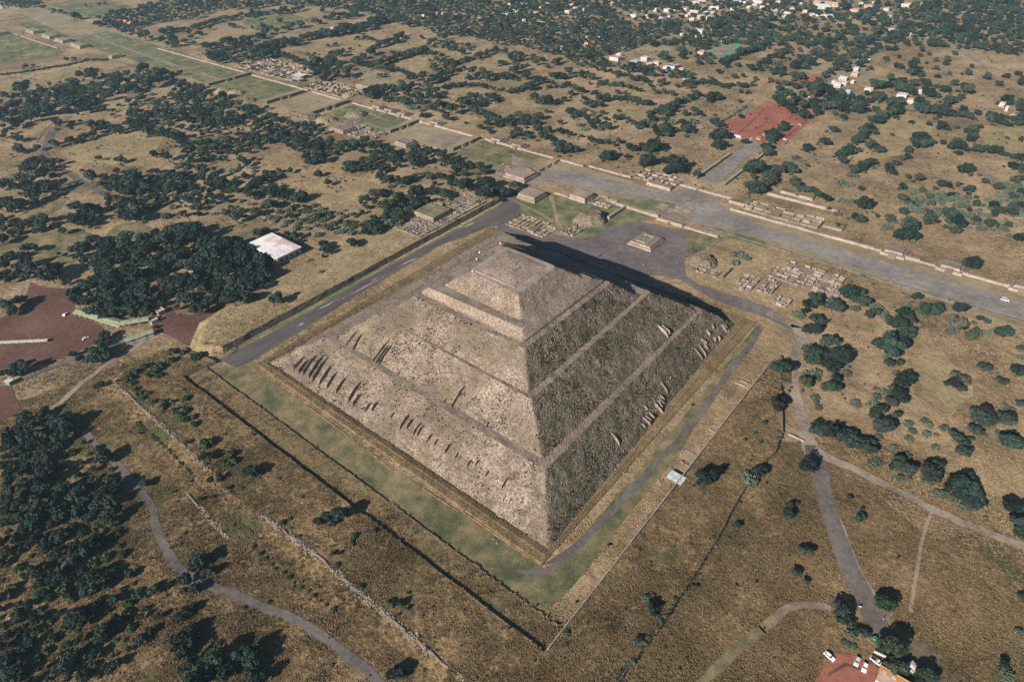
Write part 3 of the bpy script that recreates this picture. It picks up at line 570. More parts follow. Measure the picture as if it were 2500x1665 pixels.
def loft(name, levels, n, amp, mats, msel, parent, rows_len=1.3, fr=0.45):
    """a ring of four faces through the given (z, quad) levels, roughened along the outward direction"""
    R0 = [ring(q, n) for z, q in levels]; zs = [z for z, q in levels]
    rows = []
    for k in range(len(levels)-1):
        L = np.hypot(zs[k+1]-zs[k], np.linalg.norm(R0[k+1][n//2]-R0[k][n//2])); m = max(1, int(L/rows_len))
        for t in range(m): rows.append((k, t/m))
    rows.append((len(levels)-2, 1.0))
    V = []; N = 4*n
    for (k, t) in rows:
        P = R0[k]*(1-t)+R0[k+1]*t; z = zs[k]*(1-t)+zs[k+1]*t
        c = P.mean(0); o = np.zeros_like(P)
        o[:n] = (0, -1); o[n:2*n] = (1, 0); o[2*n:3*n] = (0, 1); o[3*n:] = (-1, 0)
        zz = np.full(N, z)
        d = amp*(0.9*vnoise(P[:, 0]*.22, P[:, 1]*.22, zz*.22)+vnoise(P[:, 0]*fr, P[:, 1]*fr, zz*fr)*0.7+vnoise(P[:, 0]*fr*2.7, P[:, 1]*fr*2.7, zz*fr*2.7)*0.6)+amp*0.9*vnoise(P[:, 0]*.07, P[:, 1]*.07, zz*.07)
        Q = P+o*d[:, None]*0.6
        for _ in range(3): Q = (np.roll(Q, 1, 0)+2*Q+np.roll(Q, -1, 0))/4
        V += [(x, y, zq) for (x, y), zq in zip(Q, zz+d*0.6)]
    F = []; mi = []
    for r in range(len(rows)-1):
        for i in range(N):
            F.append((r*N+i, r*N+(i+1) % N, (r+1)*N+(i+1) % N, (r+1)*N+i)); mi.append(msel[i//n])
    return link(name, mesh('pyramid_'+name, V, F, mats, mi), parent)
pyr = empty('stepped_pyramid', (0, 0, 0), 0, 'huge stepped stone pyramid with five rubble tiers in the middle of the site', 'pyramid')
mats = [MT['stone'], MT['stone_green_shade']]; ms = [0, 1, 1, 0]      # E, N, W, S faces; N and W get the shade-darkened stone
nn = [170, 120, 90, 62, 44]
for k in range(5):
    a, b = lev[2*k], lev[2*k+1]
    L = [a, b]
    if k == 3:                                                   # the fourth tier stands on a steep wall
        q = a[1]*0.92+b[1]*0.08
        L = [a, (ZL[3]+1.3, q), b]
        loft('tier', [a, (ZL[3]+1.3, q)], nn[k], 0.12, [MT['stone'], MT['masonry']], ms, pyr)
        loft('tier', [(ZL[3]+1.3, q), b], nn[k], 0.2, [MT['summit'], MT['stone_green_shade']], [0, 0, 1, 0], pyr)
        continue
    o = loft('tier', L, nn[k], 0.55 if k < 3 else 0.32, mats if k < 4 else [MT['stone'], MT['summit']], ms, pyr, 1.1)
for k in range(4):
    loft('terrace', [lev[2*k+1], lev[2*k+2]], nn[k], 0.5, MT['walk'], [0]*4, pyr)
loft('terrace', [lev[9], lev[10]], 24, 0.06, MT['walklight'], [0]*4, pyr)
# kerb of the uppermost floor
qi, qo = lev[10][1], lev[9][1]
mb = MB()
for i in range(4):
    a, b = qi[i], qi[(i+1) % 4]
    d = (b-a)/np.linalg.norm(b-a); nv = np.array([d[1], -d[0]])*0.8
    p = [a-d*0.4, b+d*0.4, b+d*.4+nv, a-d*.4+nv]
    if i in (0,): mb.prism([tuple(v) for v in p], ZL[5]-.1, ZL[5]+0.55)
mb.build('kerb', [MT['palewall']], pyr)
# rubble mound on top
g = 28; V = []; F = []
for j in range(g+1):
    for i in range(g+1):
        u, v = i/g, j/g
        p = (qi[0]*(1-u)+qi[1]*u)*(1-v)+(qi[3]*(1-u)+qi[2]*u)*v
        e = min(u, 1-u, v, 1-v)
        h = 3.6*(1-(1-min(1, e*2))**2.2)
        h = min(h, 2.8+0.4*u)+0.22*vnoise(p[0]*.8, p[1]*.8, 0)+(0.25 if e > 0 else 0)
        V.append((p[0], p[1], ZL[5]+float(h)*.4-0.02))
for j in range(g):
    for i in range(g): a = j*(g+1)+i; F.append((a, a+1, a+g+2, a+g+1))
link('summit_mound', mesh('summit_mound', V, F, MT['summit']), pyr)
mb = MB()
ctr = qi.mean(0)
for (dx, dy, sx, sy) in ((3, 2, 5, 0.5), (5.2, -1, 0.5, 5), (0.5, 4.5, 0.5, 3), (2, -3.2, 4, 0.5)):
    mb.box(ctr[0]+dx-sx/2, ctr[0]+dx+sx/2, ctr[1]+dy-sy/2, ctr[1]+dy+sy/2, ZL[5]+.6, ZL[5]+1.75)
mb.build('wall_remains', [MT['masonry']], pyr)
for (px, py) in ((1223, 595), (1155, 663), (1172, 617), (1165, 633)):
    P = unp(px, py, ZL[5]); MB().box(P[0]-.6, P[0]+.6, P[1]-.8, P[1]+.8, ZL[5]-.2, ZL[5]+0.9, bat=0.2).build('marker_stone', [MT['white']], pyr)

# buttresses: wedge shaped ribs of stone standing out of the lower tiers
def planeof(a, b, face):
    (z0, q0), (z1, q1) = a, b
    i, j = {'E': (0, 1), 'N': (1, 2)}[face]
    A = Vector((*q0[i], z0)); B = Vector((*q0[j], z0)); Cc = Vector((*q1[i], z1))
    n = (B-A).cross(Cc-A).normalized()
    return A, (n if n.z > 0 else -n)
def onplane(px, pl):
    A, n = pl
    d = Vector(ROT.T @ np.array([(px[0]-1250)/FPX, (832.5-px[1])/FPX, 1.0])); o = Vector(CAM)
    return o+d*((A-o).dot(n)/d.dot(n))
tmplE = planeof(lev[0], lev[1], 'E'); tmplE2 = planeof(lev[2], lev[3], 'E'); tmplN = planeof(lev[0], lev[1], 'N'); tmplN2 = planeof(lev[2], lev[3], 'N')
def fin(p0, p1, pl, h, th, m, side, wav=0.0):
    a, b = onplane(p0, pl), onplane(p1, pl); n = pl[1]
    d = (b-a); L = d.length; d.normalize(); s = d.cross(n).normalized()*side
    K_ = max(6, int(L/0.8)); V = []; F = []
    for i in range(K_+1):
        t = i/K_
        hh = h*min(1, t/0.12)*min(1, (1-t)/0.40)**0.8+(0.16*vnoise(i*1.6, L, 3) if 0 < i < K_ else 0)
        off = s*float(wav*vnoise(t*3.1, L*3, 2.0))
        c = a+d*(L*t)+off
        w2 = th/2*(0.8+0.3*float(vnoise(i*.7, L, 8)))
        hh = float(max(hh, 0.05))
        nv = (n*0.75+Vector((0, 0, 0.66))).normalized()
        for q in (c-s*w2*1.25-n*.4, c-s*w2*.7+nv*hh*0.95, c+s*w2*.7+nv*hh, c+s*w2-n*.4): V.append(tuple(q))
    for i in range(K_):
        for k in range(3): F.append((4*i+k, 4*i+k+1, 4*i+k+5, 4*i+k+4))
    F += [(0, 3, 2, 1), (4*K_, 4*K_+1, 4*K_+2, 4*K_+3)]
    return link('buttress', mesh('buttress', V, F, m), pyr)
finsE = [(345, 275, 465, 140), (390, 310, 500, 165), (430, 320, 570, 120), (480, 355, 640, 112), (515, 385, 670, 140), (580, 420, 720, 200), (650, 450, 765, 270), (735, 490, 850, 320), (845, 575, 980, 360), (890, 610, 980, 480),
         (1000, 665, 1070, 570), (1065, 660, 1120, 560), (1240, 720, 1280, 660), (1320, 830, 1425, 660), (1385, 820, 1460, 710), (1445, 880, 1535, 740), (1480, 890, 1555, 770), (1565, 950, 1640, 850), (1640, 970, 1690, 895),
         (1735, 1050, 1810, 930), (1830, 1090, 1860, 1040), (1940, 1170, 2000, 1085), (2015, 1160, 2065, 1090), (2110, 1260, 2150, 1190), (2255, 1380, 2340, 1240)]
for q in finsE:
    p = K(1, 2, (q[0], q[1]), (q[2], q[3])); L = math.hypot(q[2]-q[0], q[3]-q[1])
    fin(p[0], p[1], tmplE, min(2.6, 1.2+L/95), .55, MT['shadestone'], 1, 0.08)
for q in ((2270, 1480, 2310, 1420), (2330, 1500, 2370, 1430), (2440, 1500, 2470, 1440)):
    p = K(1, 2, (q[0], q[1]), (q[2], q[3])); fin(p[0], p[1], tmplE, 1.7, .6, MT['shadestone'], 1, .08)
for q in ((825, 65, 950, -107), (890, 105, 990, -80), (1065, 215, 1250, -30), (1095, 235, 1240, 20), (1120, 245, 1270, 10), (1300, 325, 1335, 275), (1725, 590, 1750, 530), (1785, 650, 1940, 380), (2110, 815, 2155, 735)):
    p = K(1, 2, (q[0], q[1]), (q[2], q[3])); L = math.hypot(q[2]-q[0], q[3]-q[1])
    fin(p[0], p[1], tmplE2, min(2.2, 1.0+L/125), .5, MT['shadestone'], 1, 0.08)
finsN = [(1640, 40, 1755, 185), (1680, 0, 1790, 150), (1720, -20, 1810, 90), (1330, 350, 1440, 485), (1200, 580, 1250, 645), (1300, 570, 1375, 645), (1305, 600, 1425, 700), (1340, 520, 1405, 585), (1350, 495, 1405, 555), (1320, 545, 1390, 615),
         (1190, 690, 1275, 785), (1220, 690, 1285, 745), (1250, 650, 1315, 715), (880, 820, 995, 965), (1180, 760, 1230, 800)]
for q in finsN:
    p = K(2, 2, (q[0], q[1]), (q[2], q[3])); L = math.hypot(q[2]-q[0], q[3]-q[1])
    fin(p[1], p[0], tmplN, min(1.7, .8+L/120), .7, MT['masonry'], 1, .9)
for q in ((550, 985, 660, 1100), (640, 880, 720, 990), (870, 860, 985, 965), (820, 910, 960, 990), (780, 1100, 850, 1200), (430, 1130, 600, 1290), (930, 1000, 1010, 1060), (700, 1140, 760, 1210)):
    p = [(1650+q[0]/7.84, 680+q[1]/7.84), (1650+q[2]/7.84, 680+q[3]/7.84)]
    fin(p[1], p[0], tmplN, 2.1, 1.0, MT['masonry'], 1, 1.2)
for q in ((1340, 1420, 1440, 1545), (1385, 1425, 1455, 1520)):
    p = K(2, 1, (q[0], q[1]), (q[2], q[3])); fin(p[1], p[0], tmplN2, 1.8, .9, MT['masonry'], 1, 0.8)

# skirt of dry grass round the foot, with the low step that crosses it
FT = lev[0][1]
skirt = np.array([unp(626, 890)[:2], unp(1322, 1381)[:2], unp(1847, 790)[:2], unp(1196, 556)[:2]])
V = []; F = []
NS = 300
A_, B_ = ring(skirt, NS//4), ring(FT+(FT-FT.mean(0))*-0.005, NS//4)
rows = [0, 0.08, 0.2, 0.35, 0.5, 0.52, 0.65, 0.8, 1.0]; hz = [-0.1, 0.6, 0.7, 0.75, 0.8, 1.15, 1.0, 0.75, 0.25]
for f, h in zip(rows, hz):
    P = A_*(1-f)+B_*f
    V += [(x, y, h+(0.12*q if f > 0 else 0)) for (x, y), q in zip(P, vnoise(P[:, 0]*.25, P[:, 1]*.25, 0.5))]
for r in range(len(rows)-1):
    for i in range(NS): F.append((r*NS+i, r*NS+(i+1) % NS, (r+1)*NS+(i+1) % NS, (r+1)*NS+i))
tag(link('plinth', mesh('plinth', V, F, [MT['skirt']])), kind='structure')
# orange eroded earth along the edge of the skirt
for a in (((626, 892), (760, 985)), ((745, 988), (870, 1080)), ((905, 1108), (960, 1150)), ((1030, 1192), (1120, 1250)), ((1130, 1250), (1322, 1384)), ((1322, 1384), (1352, 1377))):
    P = G(a); P = np.array([P[0]*(1-t)+P[1]*t for t in np.linspace(0, 1, 6)])
    strip('bare_earth', P, [0.4, 1.0, 0.6, 1.1, 0.7, 0.3], 0.13, MT['orange'], 0.5, False, False)
EXTRA_BLOCK = []
# ------------------------------------------------------------------ plants: meshes
def ico(sub):
    bm = bmesh.new(); bmesh.ops.create_icosphere(bm, subdivisions=sub, radius=1.0)
    V = np.array([v.co[:] for v in bm.verts]); F = [tuple(v.index for v in f.verts) for f in bm.faces]; bm.free(); return V, F
ICO1, ICO2 = ico(1), ico(2)
def crown_mesh(name, seed, m, lobes=8, leaves=430, zc=0.82, rz=0.62, ls=0.17, flatb=0.35, core=0.8):
    r = np.random.default_rng(seed); mb = MB()
    cs = []
    for k in range(lobes):
        a = r.random()*6.283; d = math.sqrt(r.random())*0.74; up = r.uniform(-.45, .7)
        cs.append((d*math.cos(a), d*math.sin(a), zc+up*rz*(1-0.5*d), r.uniform(.24, .46)))
    cs.append((r.normal()*.12, r.normal()*.12, zc+.05, .5))
    for (x, y, z, q) in cs:
        V, F = ICO1
        n = 1+0.22*vnoise(V[:, 0]*2.1+x*9, V[:, 1]*2.1+y*9, V[:, 2]*2.1+seed)
        mb.add(np.array([x, y, z])+V*(q*core*n)[:, None]*np.array([1, 1, .85]), F)
    tot = sum(q*q for *_, q in cs)
    for (x, y, z, q) in cs:
        for _ in range(int(leaves*q*q/tot)):
            v = r.normal(size=3); v /= np.linalg.norm(v)
            if v[2] < -flatb: v[2] = -v[2]
            rad = q*r.uniform(.86, 1.14); p = np.array([x, y, z])+v*rad*np.array([1, 1, .88])
            if any((p[0]-a)**2+(p[1]-b)**2+((p[2]-c)/.88)**2 < (s*.8)**2 for a, b, c, s in cs if (a, b, c) != (x, y, z)): continue
            nv = v+r.normal(size=3)*.45; nv /= np.linalg.norm(nv)
            t = np.cross(nv, r.normal(size=3)); t /= np.linalg.norm(t); b = np.cross(nv, t)
            s = ls*r.uniform(.6, 1.35); s2 = s*r.uniform(.6, 1.0)
            mb.add([p-t*s, p-b*s2+nv*s*.25, p+t*s, p+b*s2+nv*s*.25], [(0, 1, 2, 3)])
    return mb.me(name, [m])
def trunk_mesh(name, seed, h=0.75):
    r = np.random.default_rng(seed); mb = MB()
    mb.tube((0, 0, -.03), (.02, .01, h*.55), .085, .06, 6)
    for k in range(4):
        a = k*1.57+r.random(); mb.tube((.02, .01, h*.5), (.45*math.cos(a), .45*math.sin(a), h*1.15), .05, .018, 5)
    return mb.me(name, [MT['bark']])
CROWN = {}
CROWN['t'] = [crown_mesh('tree_crown', 10+k, MT['leaf'], 9+k % 4, 520, rz=.5+.09*(k % 4), ls=.145) for k in range(9)]
CROWN['o'] = [crown_mesh('olive_tree_crown', 40+k, MT['leaf2'], 10, 540, rz=.65, zc=.9, ls=.14) for k in range(4)]
CROWN['b'] = [crown_mesh('bare_tree_crown', 60+k, MT['leafb'], 8, 380, rz=.6, core=.55, ls=.13) for k in range(2)]
CROWN['s'] = [crown_mesh('shrub_crown', 70+k, MT['shrub'], 9, 330, zc=.28, rz=.3, ls=.2, core=.7) for k in range(3)]
def cactus_mesh(seed, n=110):
    r = np.random.default_rng(seed); mb = MB()
    for k in range(n):
        a = r.random()*6.283; d = math.sqrt(r.random())*.88
        base = np.array([d*math.cos(a), d*math.sin(a), 0.06+r.random()*(.75-.45*d)])
        nv = r.normal(size=3); nv[2] *= .45; nv /= np.linalg.norm(nv)
        upv = np.array([r.normal()*.35, r.normal()*.35, 1.0]); upv -= nv*(upv@nv); upv /= np.linalg.norm(upv); t = np.cross(nv, upv)
        s = r.uniform(.10, .20)
        ring_ = [base+upv*s*1.25*math.sin(q)+t*s*.8*math.cos(q) for q in np.linspace(0, 6.283, 7)[:6]]
        o = nv*s*.16
        V = [p+o for p in ring_]+[p-o for p in ring_]
        mb.add(V, [tuple(range(6)), tuple(range(11, 5, -1))]+[(i, i+6, (i+1) % 6+6, (i+1) % 6) for i in range(6)])
    return mb.me('cactus_pads', [MT['pad']])
CROWN['c'] = [cactus_mesh(90+k) for k in range(3)]
TRUNK = [trunk_mesh('tree_trunk', 5+k) for k in range(3)]

# ------------------------------------------------------------------ scattering (only for what is past counting)
def scatter(name, P, S, Rz, meshes, parent=None, label=None, cat=None, tilt=None, kind='stuff'):
    """one object: instances of the given meshes on the points P (n,3), sizes S (n,) or (n,3), turned by Rz"""
    P = np.asarray(P, np.float32); n = len(P)
    me = bpy.data.meshes.new(name+'_points'); me.vertices.add(n); me.vertices.foreach_set('co', P.ravel())
    S = np.asarray(S, np.float32); S = S if S.ndim == 2 else np.repeat(S[:, None], 3, 1)
    a = me.attributes.new('scl', 'FLOAT_VECTOR', 'POINT'); a.data.foreach_set('vector', S.ravel().astype(np.float32))
    E = np.zeros((n, 3), np.float32); E[:, 2] = Rz
    if tilt is not None: E[:, :2] = tilt
    a = me.attributes.new('rot', 'FLOAT_VECTOR', 'POINT'); a.data.foreach_set('vector', E.ravel())
    a = me.attributes.new('pick', 'INT', 'POINT'); a.data.foreach_set('value', rng.integers(0, len(meshes), n).astype(np.int32))
    o = link(name, me, parent)
    tag(o, label, cat, None, kind)
    col = bpy.data.collections.new(name+'_shapes')
    for m_ in meshes: col.objects.link(bpy.data.objects.new(m_.name+'_shape', m_))
    ng = bpy.data.node_groups.new(name+'_nodes', 'GeometryNodeTree')
    ng.interface.new_socket('Geometry', in_out='INPUT', socket_type='NodeSocketGeometry')
    ng.interface.new_socket('Geometry', in_out='OUTPUT', socket_type='NodeSocketGeometry')
    gi = ng.nodes.new('NodeGroupInput'); go = ng.nodes.new('NodeGroupOutput')
    ip = ng.nodes.new('GeometryNodeInstanceOnPoints'); ci = ng.nodes.new('GeometryNodeCollectionInfo')
    ci.inputs['Collection'].default_value = col; ci.inputs['Separate Children'].default_value = True; ci.inputs['Reset Children'].default_value = True
    def att(nm, ty):
        q = ng.nodes.new('GeometryNodeInputNamedAttribute'); q.data_type = ty; q.inputs['Name'].default_value = nm
        return next(s for s in q.outputs if s.enabled and s.name == 'Attribute')
    ng.links.new(gi.outputs[0], ip.inputs['Points']); ng.links.new(ci.outputs[0], ip.inputs['Instance'])
    ip.inputs['Pick Instance'].default_value = True
    ng.links.new(att('pick', 'INT'), ip.inputs['Instance Index'])
    er = ng.nodes.new('FunctionNodeEulerToRotation'); ng.links.new(att('rot', 'FLOAT_VECTOR'), er.inputs[0])
    ng.links.new(er.outputs[0], ip.inputs['Rotation']); ng.links.new(att('scl', 'FLOAT_VECTOR'), ip.inputs['Scale'])
    ng.links.new(ip.outputs[0], go.inputs[0])
    md = o.modifiers.new('scatter', 'NODES'); md.node_group = ng
    return o
def whole_tree(k, kind):                      # crown and trunk in one mesh, for the trees past counting
    a = CROWN[kind][k % len(CROWN[kind])]; b = TRUNK[k % 3]
    bm = bmesh.new(); bm.from_mesh(a); n = len(bm.faces); bm.from_mesh(b); bm.faces.ensure_lookup_table()
    for f in bm.faces[n:]: f.material_index = 1
    me = bpy.data.meshes.new('whole_tree'); bm.to_mesh(me); bm.free()
    me.materials.append(a.materials[0]); me.materials.append(MT['bark']); return me

def rock_mesh(seed):
    r = np.random.default_rng(seed); V, F = ICO1
    V = V*(1+0.35*r.normal(size=(len(V), 1))*.5)*np.array([1, .8, .6]); return mesh('stone', V, F, MT['masonry'])
ROCK = [rock_mesh(k) for k in range(4)]
# ------------------------------------------------------------------ ruins and platforms (metres, aligned with the avenue)
def cbox(name, parent, x0, x1, y0, y1, z0, z1, m, bat=0.06):
    return link(name, MB().box(x0, x1, y0, y1, z0, z1, 0, bat).me(name, m), parent)
def wmat(r, wm): return MT['masonry' if r.random() < .55 else 'moundstone' if r.random() < .3 else wm]
def ruin(label, x0, x1, y0, y1, nx, ny, h=1.5, z0=0.0, miss=.3, th=.55, fl='floor', wm='masonry', cat='ruin', group=None, outer=0.95):
    t = empty('ruined_building', ((x0+x1)/2, (y0+y1)/2, z0), 0, label, cat, group)
    cx, cy = t.location.x, t.location.y
    if nx*ny > 3: nx = int(nx*1.35+.5); ny = int(ny*1.3+.5)
    r = np.random.default_rng(int(abs(x0*7+y0*13))+5)
    cbox('floor', t, x0-cx, x1-cx, y0-cy, y1-cy, -.2, .35, MT[fl])
    xs = np.linspace(x0, x1, nx+1)-cx; ys = np.linspace(y0, y1, ny+1)-cy
    xs[1:-1] += r.normal(size=nx-1)*(x1-x0)/nx*.16; ys[1:-1] += r.normal(size=ny-1)*(y1-y0)/ny*.16
    for i in range(nx+1):
        for j in range(ny):
            if r.random() < (outer if i in (0, nx) else 1-miss):
                hh = h*.8*r.uniform(.15, 1.25); a = r.uniform(0, .2)*(ys[j+1]-ys[j])
                cbox('wall', t, xs[i]-th/2, xs[i]+th/2, ys[j]+th*.52+a, ys[j+1]-th*.52, .3, .35+hh, wmat(r, wm))
    for j in range(ny+1):
        for i in range(nx):
            if r.random() < (outer if j in (0, ny) else 1-miss):
                hh = h*.8*r.uniform(.15, 1.25); a = r.uniform(0, .3)*(xs[i+1]-xs[i])
                cbox('wall', t, xs[i]-th*.48+a, xs[i+1]-th*.52, ys[j]-th/2, ys[j]+th/2, .3, .35+hh, wmat(r, wm))
    EXTRA_BLOCK.append(np.array([(x0, y0), (x1, y0), (x1, y1), (x0, y1)]))
    return t
def stepped(label, x0, x1, y0, y1, h, top='walk', side='masonry', tiers=2, stair=None, z0=0.0, group=None, inset=1.6, cat='platform', crown=None):
    t = empty('stone_platform', ((x0+x1)/2, (y0+y1)/2, z0), 0, label, cat, group)
    wx, wy = (x1-x0)/2, (y1-y0)/2
    for k in range(tiers):
        a = k*inset; mb = MB()
        mb.box(-wx+a, wx-a, -wy+a, wy-a, h*k/tiers-(.2 if k == 0 else 0), h*(k+1)/tiers, 0, 0.45)
        me = mb.me('platform_tier', [MT[side], MT[top]]); me.polygons[1].material_index = 1
        link('tier', me, t)
    if stair:
        n = 6; mb = MB(); w = min(wx, wy)*.34
        L = 3.0
        for k in range(n):
            a, b = L*(1-k/n), h*(k+1)/n
            if stair == 'E': mb.box(-w, w, -wy-a+tiers*.2, -wy-a+L/n+tiers*.2, -.1, b*.95)
            if stair == 'W': mb.box(-w, w, wy+a-L/n, wy+a, -.1, b*.95)
        mb.build('stair', [MT['walk']], t)
    EXTRA_BLOCK.append(np.array([(x0, y0), (x1, y0), (x1, y1), (x0, y1)]))
    return t
def mound(label, x, y, r, h, m='lawn_dry', cat='mound', z0=0.0, top=.25, name='earth_mound'):
    m = 'moundstone' if m == 'summit' else m
    t = empty(name, (x, y, z0), 0, label, cat)
    n, k = 60, 16; V = []; F = []
    for j in range(k+1):
        f = j/k; rr = r*(1-f*(1-top)) if j else r*1.05
        z = h*(1-(1-f)**1.7)
        for i in range(n):
            a = 6.283*i/n; q = 1+.17*float(vnoise(math.cos(a)*1.3+x, math.sin(a)*1.3+y, f*1.2))+.09*float(vnoise(math.cos(a)*3.3+x, math.sin(a)*3.3+y, f*4))
            V.append((rr*q*math.cos(a), rr*q*math.sin(a), z-.15+(.6*float(vnoise(rr*math.cos(a)*.25+x, rr*math.sin(a)*.25, 2))+.4*float(vnoise(rr*math.cos(a)*.9+x, rr*math.sin(a)*.9, 2)))*min(1, f*3)))
    for j in range(k):
        for i in range(n): F.append((j*n+i, j*n+(i+1) % n, (j+1)*n+(i+1) % n, (j+1)*n+i))
    F.append(tuple(k*n+i for i in range(n)))
    link('body', mesh('mound_body', V, F, MT[m]), t); return t
def wall(label, x0, x1, y0, y1, h, m='masonry', z0=0.0, name='stone_wall', cat='wall', pieces=1, cap=None, group=None):
    t = empty(name, ((x0+x1)/2, (y0+y1)/2, z0), 0, label, cat, group)
    wx, wy = (x1-x0)/2, (y1-y0)/2
    for k in range(pieces):
        if wx > wy: a, b, c, d = -wx+2*wx*k/pieces, -wx+2*wx*(k+1)/pieces, -wy, wy
        else: a, b, c, d = -wx, wx, -wy+2*wy*k/pieces, -wy+2*wy*(k+1)/pieces
        hh = h*(1+(.12 if pieces < 9 else .32)*float(vnoise(k*1.7+x0, y0, 1)))
        me = MB().box(a, b, c, d, -.2, hh, 0, .12).me('wall_body', [MT[m], MT[cap or m]]); me.polygons[1].material_index = 1
        link('wall_section', me, t)
    EXTRA_BLOCK.append(np.array([(x0, y0), (x1, y0), (x1, y1), (x0, y1)]))
    return t

# cross walls of the avenue, far to near
names = ['farthest stone cross bank spanning the avenue beside dark hedges', 'cross bank over the avenue beside the white-roofed palace ruins', 'cross bank over the avenue just before the crowded palace ruins',
         'cross bank over the avenue behind the small ruined courtyard rooms', 'cross bank over the avenue between bare gravel and green lawn', 'nearest cross bank over the avenue where the gravel street begins']
for X, a, b, nm, hh in zip((-739, -593, -505, -372, -272, -161), (208, 208, 214, 228, 230, 240), (280, 268, 276, 275, 275, 279), names, (3.6, 4, 4, 3.6, 3.4, 1.8)):
    t = empty('cross_wall', (X-4, (a+b)/2, 0), 0, nm, 'cross wall', 'banks crossing the avenue')
    me = MB().box(-5, 4, -(b-a)/2, (b-a)/2, -.1, hh, 0, .5).me('cross_wall_body', [MT['shadewall'], MT['lawn_dry']]); me.polygons[1].material_index = 1; me.polygons[5].material_index = 1
    link('body', me, t)
    for s in (-6, 6):
        mb = MB()
        for k in range(5): mb.box(4-.5+k*.5, 4+k*.5, s-2.5, s+2.5, -.1, hh*(1-k/5))
        mb.build('stair', [MT['masonry']], t)
# long sunlit terrace wall on the west side of the avenue
for (x0, x1, y, h, lb) in ((-1030, -745, 281, 2.2, 'far pale terrace wall along the avenue beyond the last cross bank'), (-735, -597, 279, 2.4, 'pale terrace wall below the white-roofed palace ruins'), (-585, -510, 278, 2.4, 'broken pale terrace wall below the crowded palace ruins'), (-499, -277, 278, 2.6, 'long pale terrace wall behind the lone mound in the avenue'),
                     (-267, -132, 279, 2.4, 'pale terrace wall left of the gravel part of the avenue'), (-128, -78, 283, 2.2, 'weathered pale terrace wall beside the bend of the avenue'), (30, 340, 274.5, 2.6, 'long pinkish terrace wall right of the entrance street')):
    wall(lb, x0, x1, y-2.6, y, h*.8, 'palewall', name='terrace_wall', pieces=max(3, int((x1-x0)/11)), cap='floor')
# stepped platforms standing on that side
k = 0
wp = [(-455, 'first'), (-432, 'second'), (-408, 'third'), (-350, 'fourth'), (-252, 'fifth'), (-222, 'sixth')]
pl = ['stepped stone platform nearest the crowded palace ruins', 'stepped platform behind the lone mound in the avenue', 'stepped platform right of the lone mound in the avenue', 'stepped platform just beyond the cross bank with gravel before it', 'stepped platform with a small stair at the bare cross bank', 'low stepped platform by the first lawn of the avenue']
for (x, _), lb in zip(wp, pl): stepped(lb, x-9, x+9, 275.5, 290, 3.8, stair='E', side='palewall', group='stepped platforms along the avenue', inset=2.2)
for px, py, lb in ((2180, 623, 'grey stepped stair platform in the pinkish wall, near its middle'), (2316, 663, 'grey stepped stair platform in the pinkish wall above the white van'), (2500, 703, 'grey stepped platform at the right edge of the photo')):
    P = unp(px, py); stepped(lb, P[0]-9, P[0]+9, 268.5, 284, 4.2, stair='E', side='palewall', group='stepped platforms along the avenue', inset=2.4)
ruin('rooms of pale walls left of the entrance street at the avenue corner', -76, -33, 284, 306, 5, 2, 2.4, wm='palewall')
stepped('long sunlit stone platform at the corner left of the entrance street', -58, -32, 276, 283, 3.0, tiers=1, side='palewall')
ruin('sunken courtyard of pale walls right of the entrance street', 38, 104, 281, 300, 6, 2, 2.4, wm='palewall', fl='lawn_dry')
stepped('green-topped small platform behind the sunken courtyard', 52, 82, 333, 348, 2.6, top='lawn', side='palewall', tiers=1)
wall('long pale double wall behind the sunken courtyard', 44, 108, 322, 324.5, 2.2, 'palewall', pieces=4)
stepped('green-topped low ruin at the right end of the sunken courtyard', 106, 122, 288, 302, 2.0, top='lawn', side='masonry', tiers=1)
stepped('grass-topped platform right of the entrance street', 22, 40, 286, 302, 2.4, top='lawn', side='palewall', tiers=1)
wall('low pale wall closing the end of the entrance street', -31, 24, 293, 296, 1.8, 'palewall', pieces=3)
# east side of the avenue
stepped('square stone platform alone left of the courtyard rooms', -443, -416, 193, 214, 3.4, tiers=2, side='masonry')
ruin('courtyard rooms of low walls beside the avenue at upper left', -412, -372, 196, 224, 5, 4, 2.0)
ruin('second block of low rooms left of the courtyard rooms', -440, -414, 216, 228, 3, 2, 1.4)
stepped('stepped platform beyond the trees left of the avenue', -343, -322, 206, 223, 3.6, tiers=2, side='masonry', stair='W')
ruin('low dark foundations right of the stepped platform by the avenue', -318, -290, 208, 224, 4, 2, 1.2)
stepped('large stone platform with a dark shaded side where the two streets meet', -183, -155, 208, 232, 4.6, tiers=2, side='masonry', stair='W', top='summit')
ruin('small foundations beside the large platform where streets meet', -205, -186, 214, 232, 3, 2, 1.2)
mound('lone stone mound standing in the lawn of the avenue', -458, 247, 14, 5.5, 'summit', top=.35)
for i, j, x, y, r, h, lb in ((1, 0, 640, 1120, 15, 5, 'golden grass mound left of the stone platform by the avenue'), (0, 0, 2050, 845, 13, 5, 'left of two golden mounds beside the avenue'), (0, 0, 2160, 870, 14, 5.5, 'right of two golden mounds beside the avenue'), (0, 0, 2290, 930, 12, 3.5, 'pale rubble mound beside the two golden mounds'),
                             (1, 0, 870, 880, 14, 4.5, 'golden flat mound at the right end of the palace ruins'), (1, 0, 490, 1080, 15, 3.5, 'dark rubble mound beside the third cross bank')):
    q = K(i, j, (x, y))[0]; P = at(*q); mound(lb, P[0], P[1], r, h, 'summit' if 'rubble' in lb else 'lawn_dry')
